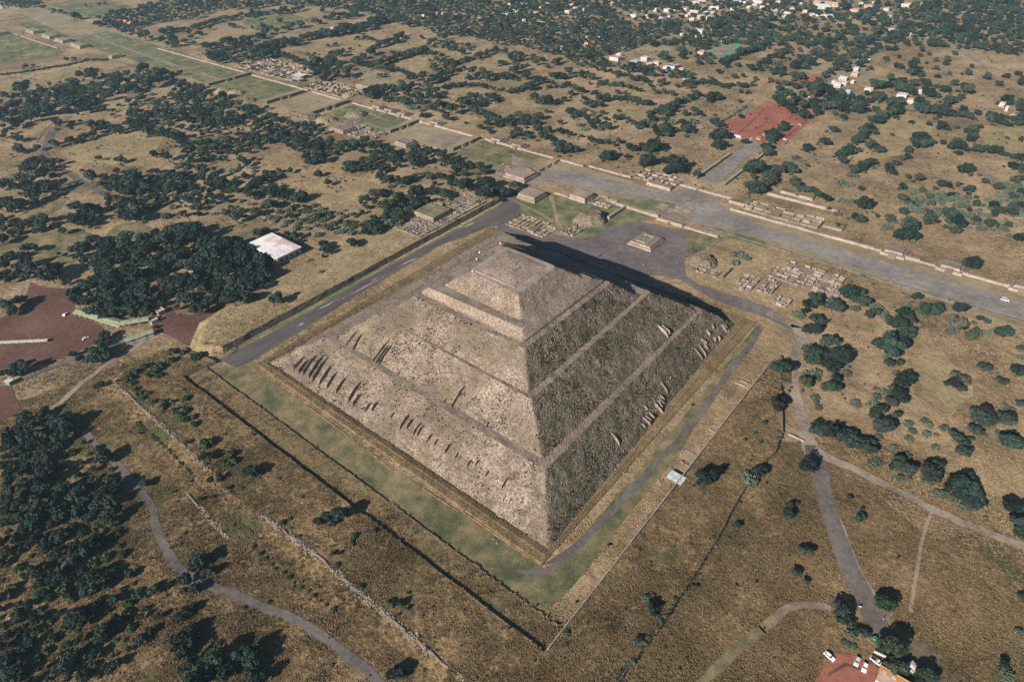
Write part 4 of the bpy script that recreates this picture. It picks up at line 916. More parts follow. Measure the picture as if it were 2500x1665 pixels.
# the distant citadel's little platforms
for k, (x, lb) in enumerate(((-1380, 'farthest of the small dark-sided platforms by the far lawn'), (-1302, 'second farthest small dark-sided platform by the far lawn'), (-1243, 'small dark-sided platform by the dark path crossing the far lawn'), (-1170, 'small dark-sided platform nearest the bend of the far path'), (-1032, 'lone dark-sided block at the near end of the far lawn'))):
    stepped(lb, x-(20 if k < 4 else 7), x+(20 if k < 4 else 7), 198, 216, 5, top='lawn_dry', side='masonry', tiers=2, group='platforms of the distant citadel')
wall('pale straight footing crossing the far left field', -1400, -1190, 176, 178, 1.2, 'palewall', pieces=5)
stepped('dark-sided platform at the far left edge', -1440, -1405, 140, 170, 5, top='lawn_dry', side='masonry', tiers=2)
# palace ruins
ruin('broad palace ruins with white shelters at upper left', -795, -655, 292, 348, 12, 6, 3.0, wm='masonry', miss=.4)
ruin('crowded palace ruins of many dark rooms at upper left', -615, -520, 284, 322, 11, 6, 3.2, wm='masonry', miss=.3)
stepped('high block at the back of the crowded palace ruins', -552, -522, 324, 346, 6, tiers=2, side='masonry', top='lawn_dry')
for i, j, a, b, lb in ((1, 0, (330, 690), (470, 690), 'white flat shelter roof over the broad palace ruins'), (1, 0, (340, 725), (435, 722), 'lower grey shelter roof in front of the white one')):
    A2, B2 = K(i, j, a, b); P, Q = unp(*A2, 5), unp(*B2, 5)
    t = empty('shelter_roof', ((P[0]+Q[0])/2, (P[1]+Q[1])/2, 0), 0, lb, 'shelter')
    wx, wy = max(6, abs(Q[0]-P[0])/2), max(5, abs(Q[1]-P[1])/2)
    cbox('roof', t, -wx, wx, -wy, wy, 4.6, 5.0, MT['whiteroof'] if 'white flat' in lb else MT['grey'])
    for sx in (-1, 1):
        for sy in (-1, 1): link('post', MB().tube((sx*(wx-.4), sy*(wy-.4), 0), (sx*(wx-.4), sy*(wy-.4), 4.6), .18, .18).me('post', MT['metal']), t)
# plaza in front of the pyramid
ruin('rectangular house ruin with many low walls on the plaza grass', -115, -73, 130, 153, 7, 3, 1.6, fl='lawn_dry', wm='palewall', miss=.3)
stepped('stair block inside the rectangular house ruin', -92, -84, 131, 141, 2.2, tiers=1, side='masonry')
ruin('small stone rooms in front of the round mound', -67, -54, 147, 166, 4, 4, 2.0, miss=.2)
mound('round rubble mound on the plaza grass', -60, 182, 14.5, 7.5, 'summit', top=.45)
stepped('dark stone platform at the upper left of the plaza', -141, -119, 178, 198, 5.2, tiers=2, side='masonry', top='summit', inset=1.0)
stepped('flat-topped stone platform at the upper edge of the plaza', -101, -82, 206, 223, 4.6, tiers=2, side='palewall', top='summit', inset=.8)
ruin('three walled rooms right of the flat-topped plaza platform', -81, -59, 209, 227, 3, 2, 1.8, fl='floor', wm='palewall')
wall('low wall linking the two platforms of the plaza', -118, -102, 207, 210, 1.6, 'palewall', pieces=2)
wall('straight sunlit wall along the back of the plaza', -58, -14, 220.5, 223, 2.2, 'palewall', pieces=3)
wall('wall running from the plaza back wall toward the round mound', -49, -46.5, 192, 220, 2.6, 'palewall', pieces=2)
stepped('broad stair terrace at the back of the plaza', -14, 12, 216, 222, 2.0, tiers=2, side='palewall', stair='E', inset=.9)
wall('low sunlit wall right of the plaza stair', 13, 44, 217, 219, 1.6, 'palewall', pieces=3)
t = stepped('square two-step altar alone in the middle of the plaza', -11, 11.5, 163, 187, 3.2, tiers=2, side='palewall', top='walk', inset=1.6, cat='altar')
for (a, b, c, d) in ((-6, 4, 5.5, 6.2), (-6, -5.3, -1, 5), (-2.6, -2, 0, 5), (-6, 3, -7, -6.3), (4, 4.7, -6, 5)): cbox('low_wall', t, a, b, c, d, 3.2, 3.9, MT['palewall'])
for px, py, w_, lb in ((1616, 506, 9, 'low square footing at the edge of the avenue'), (1652, 512, 7, 'second low square footing right of the first by the avenue'), (1681, 513, 8, 'small grass plot framed with stone by the avenue')):
    P = unp(px, py); ruin(lb, P[0]-w_/2, P[0]+w_/2, P[1]-w_/2, P[1]+w_/2, 1, 1, .5, th=.6, fl='lawn_dry')
P = unp(1717, 641); mound('rubble mound with broken rooms right of the plaza', P[0], P[1], 12, 5, 'summit', top=.4)
P = unp(1728, 652); ruin('broken little rooms along the foot of the rubble mound', P[0]-4, P[0]+12, P[1]-12, P[1]-2, 4, 2, 2.2)
# ruins to the right of the pyramid
for (x0, x1, y0, y1, nx, ny, lb) in ((86, 98, 153, 176, 2, 5, 'narrow pale ruin of small rooms nearest the pyramid shadow'), (102, 112, 159, 179, 3, 3, 'square pale ruin right of the narrow pale ruin'), (100, 131, 184, 199, 5, 2, 'ruin of brown rooms behind the square pale ruin'),
                                     (106, 148, 202, 214, 6, 2, 'long ruin of pale rooms along the avenue kerb'), (133, 151, 184, 198, 4, 3, 'ruined rooms at the right end beside the bushes'), (117, 127, 150, 160, 2, 2, 'broken white ruin nearest the curving road')):
    ruin(lb, x0, x1, y0, y1, nx, ny, 2.0, fl='floor', wm='palewall', miss=.25)
wall('isolated dark wall among golden grass right of the plaza', 74, 75.2, 160, 176, 2.2, 'shadewall', pieces=2)
wall('low dark kerb wall along the near side of the avenue', 20, 345, 228.0, 229.2, 1.0, 'shadewall', pieces=16)
wall('low brown kerb wall before the lawn at the plaza corner', 46, 47, 195, 217, .8, 'masonry', pieces=2)
# ruins on the raised south field
ruin('low brown walled rooms on the raised field at the end of the street', -182, -152, 62, 88, 5, 5, 1.3, ZS, wm='masonry', miss=.35)
ruin('low brown walled rooms beyond the green-topped ruin', -182, -152, 114, 148, 5, 6, 1.3, ZS, wm='masonry', miss=.35)
ruin('strip of low rooms between green-topped ruin and street', -160, -152, 90, 112, 2, 4, 1.1, ZS, wm='masonry', miss=.35)
stepped('high ruin with a flat green grass top beside the street', -187, -162, 89, 112, 4.2, tiers=1, side='masonry', top='lawn_green', z0=ZS)
wall('pale broken wall standing beside the green-topped ruin', -183, -176, 114, 116, 3.4, 'palewall', z0=ZS, pieces=1)
# ruins hidden in the pyramid's shadow
stepped('low platform against the shaded far side of the pyramid', -35, 45, 113, 125, 1.8, tiers=2, side='stone_green_shade', top='walk', inset=2)
# foundations on the strip right of the pyramid
for px, py, w_, d_, lb in ((1690, 1118, 12, 6, 'faint stone footing beyond the metal-roofed shed'), (1665, 1140, 6, 5, 'small stone footing touching the metal-roofed shed'), (1745, 1048, 6, 5, 'curved stone footing further along the strip past the shed'), (1818, 940, 10, 4, 'dark low foundation near the white stone heap'), (1512, 1145, 7, 4, 'small walled pit at the foot of the dark pyramid face'), (1590, 1010, 7, 7, 'square stone footing at the foot of the dark pyramid face')):
    P = at(px, py); ruin(lb, P[0]-w_/2, P[0]+w_/2, P[1]-d_/2, P[1]+d_/2, 2, 1, .8, P[2], th=.6, fl='lawn_dry')
# stone heaps
for px, py, n_, s_, lb in ((1775, 977, 40, 3.2, 'heap of white stones beside the path right of the pyramid'), (1612, 1177, 26, 2.6, 'heap of white stones beside the metal-roofed shed'), (1207, 1322, 12, 1.5, 'ring of pale stones on the lawn by the near corner')):
    P = at(px, py); t = empty('stone_heap', P, 0, lb, 'stone heap')
    for k in range(n_):
        a = rng.random()*6.28; d_ = rng.random()**.6*s_
        if 'ring' in lb: d_ = s_*.9
        link('stone', ROCK[k % 4], t, (d_*math.cos(a)*1.3, d_*math.sin(a)*.8, .25), rng.random()*6, rng.uniform(.3, .7))
# pale rubble walls on the outer edge of the near bank
def rubble(label, pts, wd, n_):
    P0 = np.array([at(*p) for p in pts]); c = P0[0]
    t = empty('rubble_wall', c, 0, label, 'rubble wall')
    L = np.r_[0, np.cumsum(np.hypot(*np.diff(P0[:, :2], axis=0).T))]; u = rng.random(n_)*L[-1]
    Q = np.stack([np.interp(u, L, P0[:, k]) for k in range(3)], 1); Q[:, :2] += rng.normal(size=(n_, 2))*wd*.42
    Q[:, 2] = zat(Q[:, 0], Q[:, 1])+.1
    far = Q[:, 2] < .2; Q[far, 2] = np.clip(.1+ZE*.0, .1, 9)
    keepq = (vnoise(u*.11, u*0+len(label), 1.0) > -.45); Q = Q[keepq]
    scatter('stones', Q-c, rng.uniform(.25, .75, len(Q)), rng.random(len(Q))*6.28, ROCK, parent=t)
    W2 = dens(P0[:, :2], 4, False); W2 = W2+rng.normal(size=W2.shape)*.3
    for k in range(len(W2)-1):
        a, b = W2[k], W2[k+1]
        if vnoise(k*.45, len(label)*1.7, .3) < .12: continue
        z = zat(a[0], a[1])[0]; d_ = (b-a)/np.linalg.norm(b-a); nv = np.array([-d_[1], d_[0]])*.35
        link('wall_section', MB().prism([tuple(v-c[:2]) for v in (a-nv, b-nv, b+nv, a+nv)], z-c[2]-.3, z-c[2]+.5).me('rubble_section', [MT['masonry']]), t)
rubble('long pale rubble wall running down to the bottom edge', [(640, 1258), (760, 1345), (850, 1425), (960, 1520), (1040, 1590), (1135, 1662)], 1.8, 900)
rubble('broken pale rubble wall on the bank behind the bright shrubs', [(282, 940), (350, 1000), (400, 1045), (470, 1110), (515, 1154)], 1.8, 420)
rubble('short pale rubble bank beside the dark tree left of centre', [(458, 1206), (496, 1245), (525, 1280), (555, 1312)], 1.4, 200)
rubble('thin line of stones along the stony track at lower left', [(10, 1520), (60, 1480), (130, 1430), (190, 1390), (240, 1350)], 1.6, 260)
# walls with green caps along the entrance street
wall('left wall with a pale green cap along the entrance street', -27, -24, 316, 396, 2.2, 'shadewall', cap='greenroof', pieces=6, name='street_wall')
wall('right wall with a pale green cap along the entrance street', 1.5, 4.5, 318, 442, 2.2, 'shadewall', cap='greenroof', pieces=8, name='street_wall')
wall('white wall at the red car park end of the entrance street', -62, -36, 447, 449, 2.4, 'white', pieces=2, name='street_wall')
EB2 = np.array([(-31, 310), (6, 310), (6, 450), (-31, 450)])
wall('thin kerb stone line on the bank parallel to the path', 141.8, 142.6, -152, 78, .7, 'palewall', z0=ZE, pieces=14, name='kerb_wall')
# ------------------------------------------------------------------ buildings
HOUSES = []
def house(px, py, w_, wallm, roofm, label, d_=None, h=3.4, rz=0.0, gable=False, cat='house', win=True, z=None, group='houses of the far town'):
    P = at(px, py, h*.5); m_ = mpp(P); W_ = w_*m_*.92; D_ = d_ or max(5.0, min(W_*.8, 14))
    t = empty('house', (P[0], P[1], P[2]), rz, label, cat, group)
    x, y = W_/2, D_/2
    link('wall', MB().box(-x, x, -y, y, -.2, h, 0, .02).me('house_wall', MT[wallm]), t)
    if gable:
        mb = MB(); o_ = .4; r_ = h+min(x, y)*.55
        mb.add([(-x-o_, -y-o_, h-.05), (x+o_, -y-o_, h-.05), (x+o_, y+o_, h-.05), (-x-o_, y+o_, h-.05), (-x-o_, 0, r_), (x+o_, 0, r_)], [(0, 1, 5, 4), (2, 3, 4, 5), (1, 2, 5), (3, 0, 4), (3, 2, 1, 0)])
        mb.build('roof', [MT[roofm]], t)
    else:
        r = link('roof', MB().box(-x-.15, x+.15, -y-.15, y+.15, h+.002, h+.22).me('flat_roof', MT[roofm]), t)
        for (a, b, c, d) in ((-x-.15, x+.15, -y-.15, -y+.1), (-x-.15, x+.15, y-.1, y+.15), (-x-.15, -x+.1, -y+.1, y-.1), (x-.1, x+.15, -y+.1, y-.1)):
            link('parapet', MB().box(a, b, c, d, h+.22, h+.6).me('parapet', MT[wallm]), r)
        if W_ > 7: link('roof_tank', MB().box(x*.3, x*.3+1.3, y*.2, y*.2+1.3, h+.22, h+1.7).me('roof_tank', MT['grey']), r)
    if win:
        link('door', MB().box(-.5, .5, -y-.06, -y+.02, 0, 2.1).me('door', MT['terracotta']), t)
        n_ = max(1, int(W_/4))
        for k in range(n_):
            cx = -x+(k+.5)*2*x/n_
            if abs(cx) < 1.2: cx += 1.9
            if abs(cx) < x-.6: link('window', MB().box(cx-.6, cx+.6, -y-.05, -y+.02, 1.0, 2.2).me('window', MT['glass']), t)
        for k in range(max(1, int(D_/4))):
            cy = -y+(k+.5)*2*y/max(1, int(D_/4))
            link('window', MB().box(x-.02, x+.05, cy-.6, cy+.6, 1.0, 2.2).me('window', MT['glass']), t)
    HOUSES.append((t, px, py)); return t
def H(i, j, x, y, wd, wm, rm, **k):
    q = K(i, j, (x, y))[0]; desc = {'white': 'white', 'cream': 'cream', 'pink': 'pinkish', 'grey': 'grey', 'terracotta': 'red', 'bluegrey': 'blue-grey', 'tin': 'metal', 'blue': 'blue', 'orangeroof': 'orange', 'whiteroof': 'white'}
    sz = 'small' if wd < 50 else ('long' if wd > 130 else '')
    lb = ('%s %s %s' % (sz, desc[wm], 'house' if wm == rm or desc[wm] == desc[rm] else 'house with %s roof' % desc[rm])).strip()
    return house(q[0], q[1], wd/3.768, wm, rm, lb, **k)
W, Cc_, Pk, Tr, Gy, Bg = 'white', 'cream', 'pink', 'terracotta', 'grey', 'bluegrey'
for a in ((40, 100, 60, W, W), (220, 125, 60, W, W), (250, 220, 75, Cc_, W), (520, 255, 90, W, W), (500, 70, 45, W, W), (560, 55, 50, W, Pk), (590, 85, 45, W, W), (520, 110, 60, Cc_, W), (690, 345, 70, W, Tr), (690, 405, 70, Pk, Tr), (450, 445, 45, Pk, Tr), (955, 540, 100, W, Tr), (990, 508, 50, W, W), (1130, 580, 80, Bg, Gy), (1225, 545, 70, W, W), (1270, 600, 60, Pk, W), (1330, 585, 55, W, Tr),
          (1470, 620, 90, W, 'blue'), (1415, 632, 45, W, W), (1555, 645, 55, W, Tr), (1520, 610, 30, Tr, Tr), (1990, 372, 110, W, Tr), (1745, 490, 65, Pk, Tr), (1720, 292, 80, W, W), (1820, 270, 55, W, W), (1660, 180, 50, W, W), (1740, 160, 70, Pk, W), (1820, 168, 60, W, W), (1690, 105, 90, W, W), (1740, 85, 60, W, W), (1430, 100, 60, W, Gy), (1480, 110, 50, Cc_, W), (1250, 155, 50, W, W), (1380, 165, 75, Gy, Gy), (1320, 95, 35, W, W),
          (1700, 25, 80, W, W), (1760, 10, 80, Pk, W), (1870, 75, 95, W, W), (1920, 12, 90, Pk, Pk), (2130, 18, 85, W, Gy), (2270, 18, 100, W, W), (2240, 48, 45, W, W), (1130, 150, 70, W, W), (940, 30, 50, W, W), (905, 105, 35, W, Bg), (910, 45, 40, Pk, Tr), (60, 30, 90, Gy, Gy), (130, 50, 70, Gy, W), (1970, 130, 40, W, Tr), (850, 320, 28, W, W), (1075, 305, 20, W, W), (110, 195, 28, W, W), (310, 290, 22, W, W), (20, 205, 30, W, W), (385, 90, 24, W, W), (265, 75, 26, W, W), (1610, 150, 30, W, W), (1560, 145, 25, W, Tr), (2030, 85, 40, W, W), (800, 350, 26, W, W)):
    H(2, 0, *a, rz=float(rng.normal()*.15), h=float(rng.uniform(3, 5.5)))
for a in ((250, 88, 95, W, W), (60, 92, 60, W, W), (130, 82, 40, W, W), (190, 122, 70, Cc_, W), (170, 150, 75, W, Pk), (50, 150, 40, W, W), (110, 112, 40, Pk, W), (510, 52, 110, W, Gy), (580, 155, 75, W, W), (800, 100, 80, Pk, Pk), (920, 62, 75, Pk, Tr), (1090, 90, 55, W, Tr), (1110, 42, 40, W, W), (1115, 165, 38, W, W), (1265, 50, 90, W, W), (1680, 57, 60, W, W), (1640, 62, 30, Pk, W), (1895, 62, 28, W, W), (2100, 180, 85, W, Cc_), (1135, 285, 45, W, W), (1170, 300, 35, W, W),
          (1470, 312, 22, W, W), (810, 642, 50, Bg, Bg), (800, 690, 60, Pk, 'orangeroof'), (690, 728, 75, Gy, 'whiteroof'), (640, 785, 65, W, W), (705, 772, 50, W, 'orangeroof'), (610, 760, 40, W, 'orangeroof'), (735, 850, 50, Bg, Bg), (920, 828, 65, W, W), (962, 825, 20, 'orangeroof', 'orangeroof'), (1060, 880, 35, W, 'orangeroof'), (1235, 885, 90, W, W), (1325, 935, 75, W, 'orangeroof'), (1390, 848, 55, W, W), (2155, 965, 45, W, 'orangeroof'), (2195, 1005, 25, W, W), (925, 560, 28, W, W), (1310, 326, 14, W, W), (2240, 1080, 30, W, W), (780, 758, 30, W, 'tin')):
    H(3, 0, *a, rz=float(rng.normal()*.15), h=float(rng.uniform(3, 5.0)))
for a in ((1180, 212, 160, Pk, Tr), (1090, 228, 50, Cc_, Cc_), (20, 50, 60, W, W), (30, 75, 40, W, Tr), (1890, 10, 40, W, W), (1980, 12, 35, Pk, W)): H(0, 0, *a, gable=a[2] > 100, d_=9 if a[2] > 100 else None)
for a in ((710, 262, 45, Pk, Tr), (1660, 130, 40, Pk, Tr), (1720, 128, 25, W, W), (2075, 175, 55, W, Tr), (2140, 175, 55, Pk, Tr), (2300, 132, 80, W, W), (2335, 45, 40, W, W), (1545, 145, 50, W, W)): H(1, 0, *a)
for x, y, wd, m_ in ((610, 20, 40, W), (650, 95, 36, W), (700, 60, 34, Pk), (330, 40, 40, W), (400, 60, 36, W), (170, 70, 40, W), (1010, 60, 36, W), (1060, 30, 40, W), (1180, 40, 36, Gy), (1500, 60, 44, W), (1560, 30, 40, W), (1600, 90, 36, W), (1640, 130, 40, W), (1790, 120, 44, W), (1850, 120, 40, Pk), (2000, 40, 44, W), (2060, 20, 40, W), (2180, 70, 36, W), (2300, 70, 40, W), (1440, 160, 34, W), (1200, 100, 30, W), (760, 120, 34, W)): H(2, 0, x, y, wd, m_, m_, rz=float(rng.normal()*.2))
for x, y, wd, m_ in ((300, 30, 50, W), (340, 110, 44, W), (20, 40, 40, W), (90, 20, 44, W), (700, 20, 40, W), (860, 40, 40, W), (980, 30, 36, W), (1400, 40, 34, W), (1500, 90, 30, W), (1760, 30, 34, W)): H(3, 0, x, y, wd, m_, m_, rz=float(rng.normal()*.2))
def longwall(i, j, a, b, h, m_, label, th=1.2, name='boundary_wall'):
    p, q = K(i, j, a, b); P, Q = at(*p), at(*q); L = np.hypot(*(Q-P)[:2]); rz = math.atan2(Q[1]-P[1], Q[0]-P[0])
    t = empty(name, P, rz, label, 'wall')
    n_ = max(2, int(L/12))
    for k in range(n_): link('wall_section', MB().box(L*k/n_, L*(k+1)/n_, -th/2, th/2, -.1, h).me('boundary_section', MT[m_]), t)
    return t
def hall(i, j, a, b, wd, h, wm, rm, label, gable=True, posts=False, cat='hall', name='hall', z=0):
    """a long building between two crop points"""
    p, q = K(i, j, a, b); P, Q = at(*p, h), at(*q, h); L = np.hypot(*(Q-P)[:2]); rz = math.atan2(Q[1]-P[1], Q[0]-P[0])
    t = empty(name, P, rz, label, cat)
    y = wd/2
    if posts:
        n_ = max(3, int(L/5))
        for k in range(n_+1):
            for s_ in (-1, 1): link('post', MB().box(L*k/n_-.15, L*k/n_+.15, s_*(y-.5)-.15, s_*(y-.5)+.15, 0, h).me('post', MT['grey']), t)
        link('back_wall', MB().box(0, L, y-.35, y-.05, 0, h*.6).me('back_wall', MT[wm]), t)
    else:
        link('wall', MB().box(0, L, -y, y, -.2, h).me('hall_wall', MT[wm]), t)
        n_ = max(2, int(L/6))
        for k in range(n_): link('window', MB().box(L*(k+.5)/n_-.9, L*(k+.5)/n_+.9, -y-.06, -y+.02, h*.4, h*.75).me('window', MT['glass']), t)
    mb = MB(); o_ = .5; r_ = h+(wd*.16 if gable else .3)
    if gable: mb.add([(-o_, -y-o_, h), (L+o_, -y-o_, h), (L+o_, y+o_, h), (-o_, y+o_, h), (-o_, 0, r_), (L+o_, 0, r_)], [(0, 1, 5, 4), (2, 3, 4, 5), (1, 2, 5), (3, 0, 4), (3, 2, 1, 0)])
    else: mb.box(-o_, L+o_, -y-o_, y+o_, h, r_)
    mb.build('roof', [MT[rm]], t)
    return t
hall(3, 0, (430, 18), (710, 45), 16, 5, 'pink', 'pink', 'longest pinkish hall at the top edge of the town')
hall(3, 0, (450, 55), (580, 65), 12, 4, 'white', 'tin', 'grey-roofed hall in front of the longest pinkish hall')
hall(3, 0, (390, 125), (560, 140), 7, 3.5, 'white', 'whiteroof', 'low white row of buildings before the town trees', gable=False)
hall(2, 0, (1550, 310), (1760, 335), 4, 3, 'white', 'whiteroof', 'long thin white wall building left of the sports field', gable=False)
hall(3, 0, (1110, 262), (1190, 320), 6, 3, 'white', 'white', 'white shed along the upper road', gable=False)
longwall(3, 2, (188, 862), (330, 930), 1.0, 'palewall', 'short pale broken wall beside the road fork', .6)
# the museum with its big flat roof
x0, x1, y0, y1 = -260, -217.5, -34, -9.5
t = empty('museum', ((x0+x1)/2, (y0+y1)/2, 0), 0, 'low building with a huge stained white flat roof among trees', 'museum')
a, b = (x1-x0)/2, (y1-y0)/2
cbox('wall', t, -a+1, a-1, -b+1, b-1, -.2, 5.4, MT['grey'])
cbox('roof', t, -a, a, -b, b, 5.4, 6.0, MT['whiteroof'], 0.02)
for k in range(8): cbox('window', t, -a+3+k*4.8, -a+5.6+k*4.8, -b+.93, -b+1.02, 1.2, 3.6, MT['glass'])
for k in range(4): cbox('window', t, a-1.02, a-.93, -b+3+k*5, -b+6+k*5, 1.2, 3.6, MT['glass'])
EXTRA_BLOCK.append(np.array([(x0, y0), (x1, y0), (x1, y1), (x0, y1)]))
# market arcades
hall(0, 1, (705, 1290), (1095, 1405), 6.5, 3.4, 'cream', 'greenroof', 'left wing of the green-roofed arcade by the dark red ground', posts=True, cat='arcade', name='arcade')
hall(0, 1, (1100, 1405), (1365, 1362), 6.0, 3.4, 'cream', 'greenroof', 'right wing of the green-roofed arcade with a row of posts', posts=True, cat='arcade', name='arcade')
hall(0, 1, (1150, 1560), (1400, 1475), 5.0, 3.0, 'grey', 'greenroof', 'green-roofed row building below the arcade', cat='arcade', name='arcade')
hall(0, 2, (-60, 18), (430, -5), 1.6, 1.6, 'white', 'white', 'long white canopy at the left edge over the dark red ground', gable=False, posts=True, cat='canopy', name='canopy')
longwall(0, 1, (690, 1310), (1100, 1440), .9, 'cream', 'pale terrace kerb in front of the green-roofed arcade', 2.0, 'terrace_kerb')
house(*K(0, 1, (1475, 1300))[0], 20, 'pink', 'pink', 'small pinkish hut at the arcade end under dark trees', h=2.8, group=None)
house(*K(0, 1, (1420, 1390))[0], 9, 'white', 'white', 'small white booth at the right end of the arcade', h=2.4, win=False, group=None)
house(*K(0, 1, (1790, 885))[0], 42, 'bluegrey', 'glass', 'dark roofed house almost hidden in the wood', h=4, gable=True, group=None)
house(*K(0, 1, (1965, 895))[0], 20, 'white', 'white', 'small white gabled roof in the wood', h=4, gable=True, group=None)
house(*K(0, 2, (100, 385))[0], 18, 'shrub', 'white', 'green kiosk with a white roof at the left edge', h=3, win=False, group=None) if False else None
P = at(*K(0, 2, (100, 395))[0]); t = empty('kiosk', P, 0.3, 'green kiosk with a white roof at the left edge', 'kiosk')
cbox('wall', t, -2.2, 2.2, -1.6, 1.6, 0, 2.6, flat('green_paint', (0.03, 0.16, 0.10), .6)); cbox('roof', t, -2.4, 2.4, -1.8, 1.8, 2.6, 2.85, MT['white'])
cbox('counter', t, -1.5, 1.5, -1.9, -1.6, 1.0, 1.15, MT['white'])
# metal shed on the strip right of the pyramid
P0, P1, P2, P3 = [unp(*q, 2.4)[:2] for q in K(2, 2, (1410, 1250), (1545, 1325), (1612, 1262), (1480, 1192))]
c = (P0+P1+P2+P3)/4; ux = (P1-P0); rz = math.atan2(ux[1], ux[0]); Lx, Ly = np.linalg.norm(P1-P0)/2, np.linalg.norm(P3-P0)/2
t = empty('shed', (c[0], c[1], 0), rz, 'tin-roofed open shed alone beside the path right of the pyramid', 'shed')
for sx in (-1, 1):
    for sy in (-1, 1): cbox('post', t, sx*(Lx-.2)-.08, sx*(Lx-.2)+.08, sy*(Ly-.2)-.08, sy*(Ly-.2)+.08, 0, 2.3, MT['metal'])
nsh = 6
for k in range(nsh):
    mb = MB(); a, b = -Lx+2*Lx*k/nsh, -Lx+2*Lx*(k+1)/nsh-.06; z = 2.35+.04*(k % 2)
    mb.box(a, b, -Ly, Ly, z, z+.06, 0, 0.0); mb.build('roof_sheet', [MT['tin']], t)
cbox('back_wall', t, -Lx+.3, Lx-.3, Ly-.25, Ly-.15, 0, 1.9, MT['grey'])
EXTRA_BLOCK.append(np.array([P0, P1, P2, P3]))
# bottom right: ticket kiosk, orange court with two skylights
P = at(2226, 1632); t = empty('stall', P, -.5, 'square stall with a white canopy bearing a red mark at bottom right', 'stall')
for sx in (-1, 1):
    for sy in (-1, 1): cbox('post', t, sx*1.5-.06, sx*1.5+.06, sy*1.3-.06, sy*1.3+.06, 0, 2.3, MT['metal'])
cbox('counter', t, -1.5, 1.5, -1.3, -.9, 0, 1.0, MT['bluegrey'])
mb = MB(); mb.add([(-1.8, -1.6, 2.3), (1.8, -1.6, 2.3), (1.8, 1.6, 2.3), (-1.8, 1.6, 2.3), (0, 0, 2.9)], [(0, 1, 4), (1, 2, 4), (2, 3, 4), (3, 0, 4), (3, 2, 1, 0)])
r_ = mb.build('canopy', [MT['white']], t); link('red_mark', MB().add([(-.4, -.6, 2.72), (.5, -.7, 2.68), (.5, -.25, 2.84), (-.3, -.2, 2.86)], [(0, 1, 2, 3)]).me('red_mark', MT['terracotta']), r_)
A, B = at(*K(3, 3, (1015, 1440))[0]), at(*K(3, 3, (1230, 1567))[0]); L = np.hypot(*(B-A)[:2]); rz = math.atan2(B[1]-A[1], B[0]-A[0])
t = empty('pavilion', A, rz, 'low orange-roofed pavilion with pale blue skylights at the bottom edge', 'pavilion')
cbox('wall', t, .2, L+4, -7, -.3, 0, 2.6, MT['cream']); cbox('roof', t, 0, L+4.3, -7.3, 0, 2.6, 2.85, MT['pink'])
cbox('roof_edge', t, 0, L+4.3, -.35, .1, 2.85, 3.0, MT['orangeroof']); cbox('roof_edge', t, -.1, .3, -7.3, -.4, 2.85, 3.0, MT['orangeroof'])
for k in range(3):
    s0 = 1.2+k*3.4
    cbox('panel', t, s0-.5, s0+2.3, -3.2, -.6, 2.86, 2.93, MT['orangeroof']); cbox('skylight', t, s0, s0+1.5, -2.6, -1.3, 2.93, 3.05, MT['bluegrey'])
longwall(3, 3, (970, 1290), (1085, 1345), 1.2, 'white', 'short white wall between trees and parked cars', .4)
P = at(*K(3, 3, (975, 1180))[0]); t = empty('tank', P, 0, 'small teal water tank under the big tree', 'tank')
link('body', MB().tube((0, 0, 0), (0, 0, 1.6), .9, .9, 14).me('tank_body', flat('teal_plastic', (.06, .22, .22), .5)), t); link('cap', MB().tube((0, 0, 1.6), (0, 0, 1.75), .35, .3, 10).me('tank_cap', MT['tyre']), t)
P = at(2098.5, 1483.5); t = empty('sign_post', P, .4, 'little white sign on a post beside the road at lower right', 'sign')
cbox('panel', t, -.55, .55, -.05, .05, .7, 1.5, MT['white']); cbox('post', t, -.05, .05, -.03, .03, 0, .7, MT['metal'])

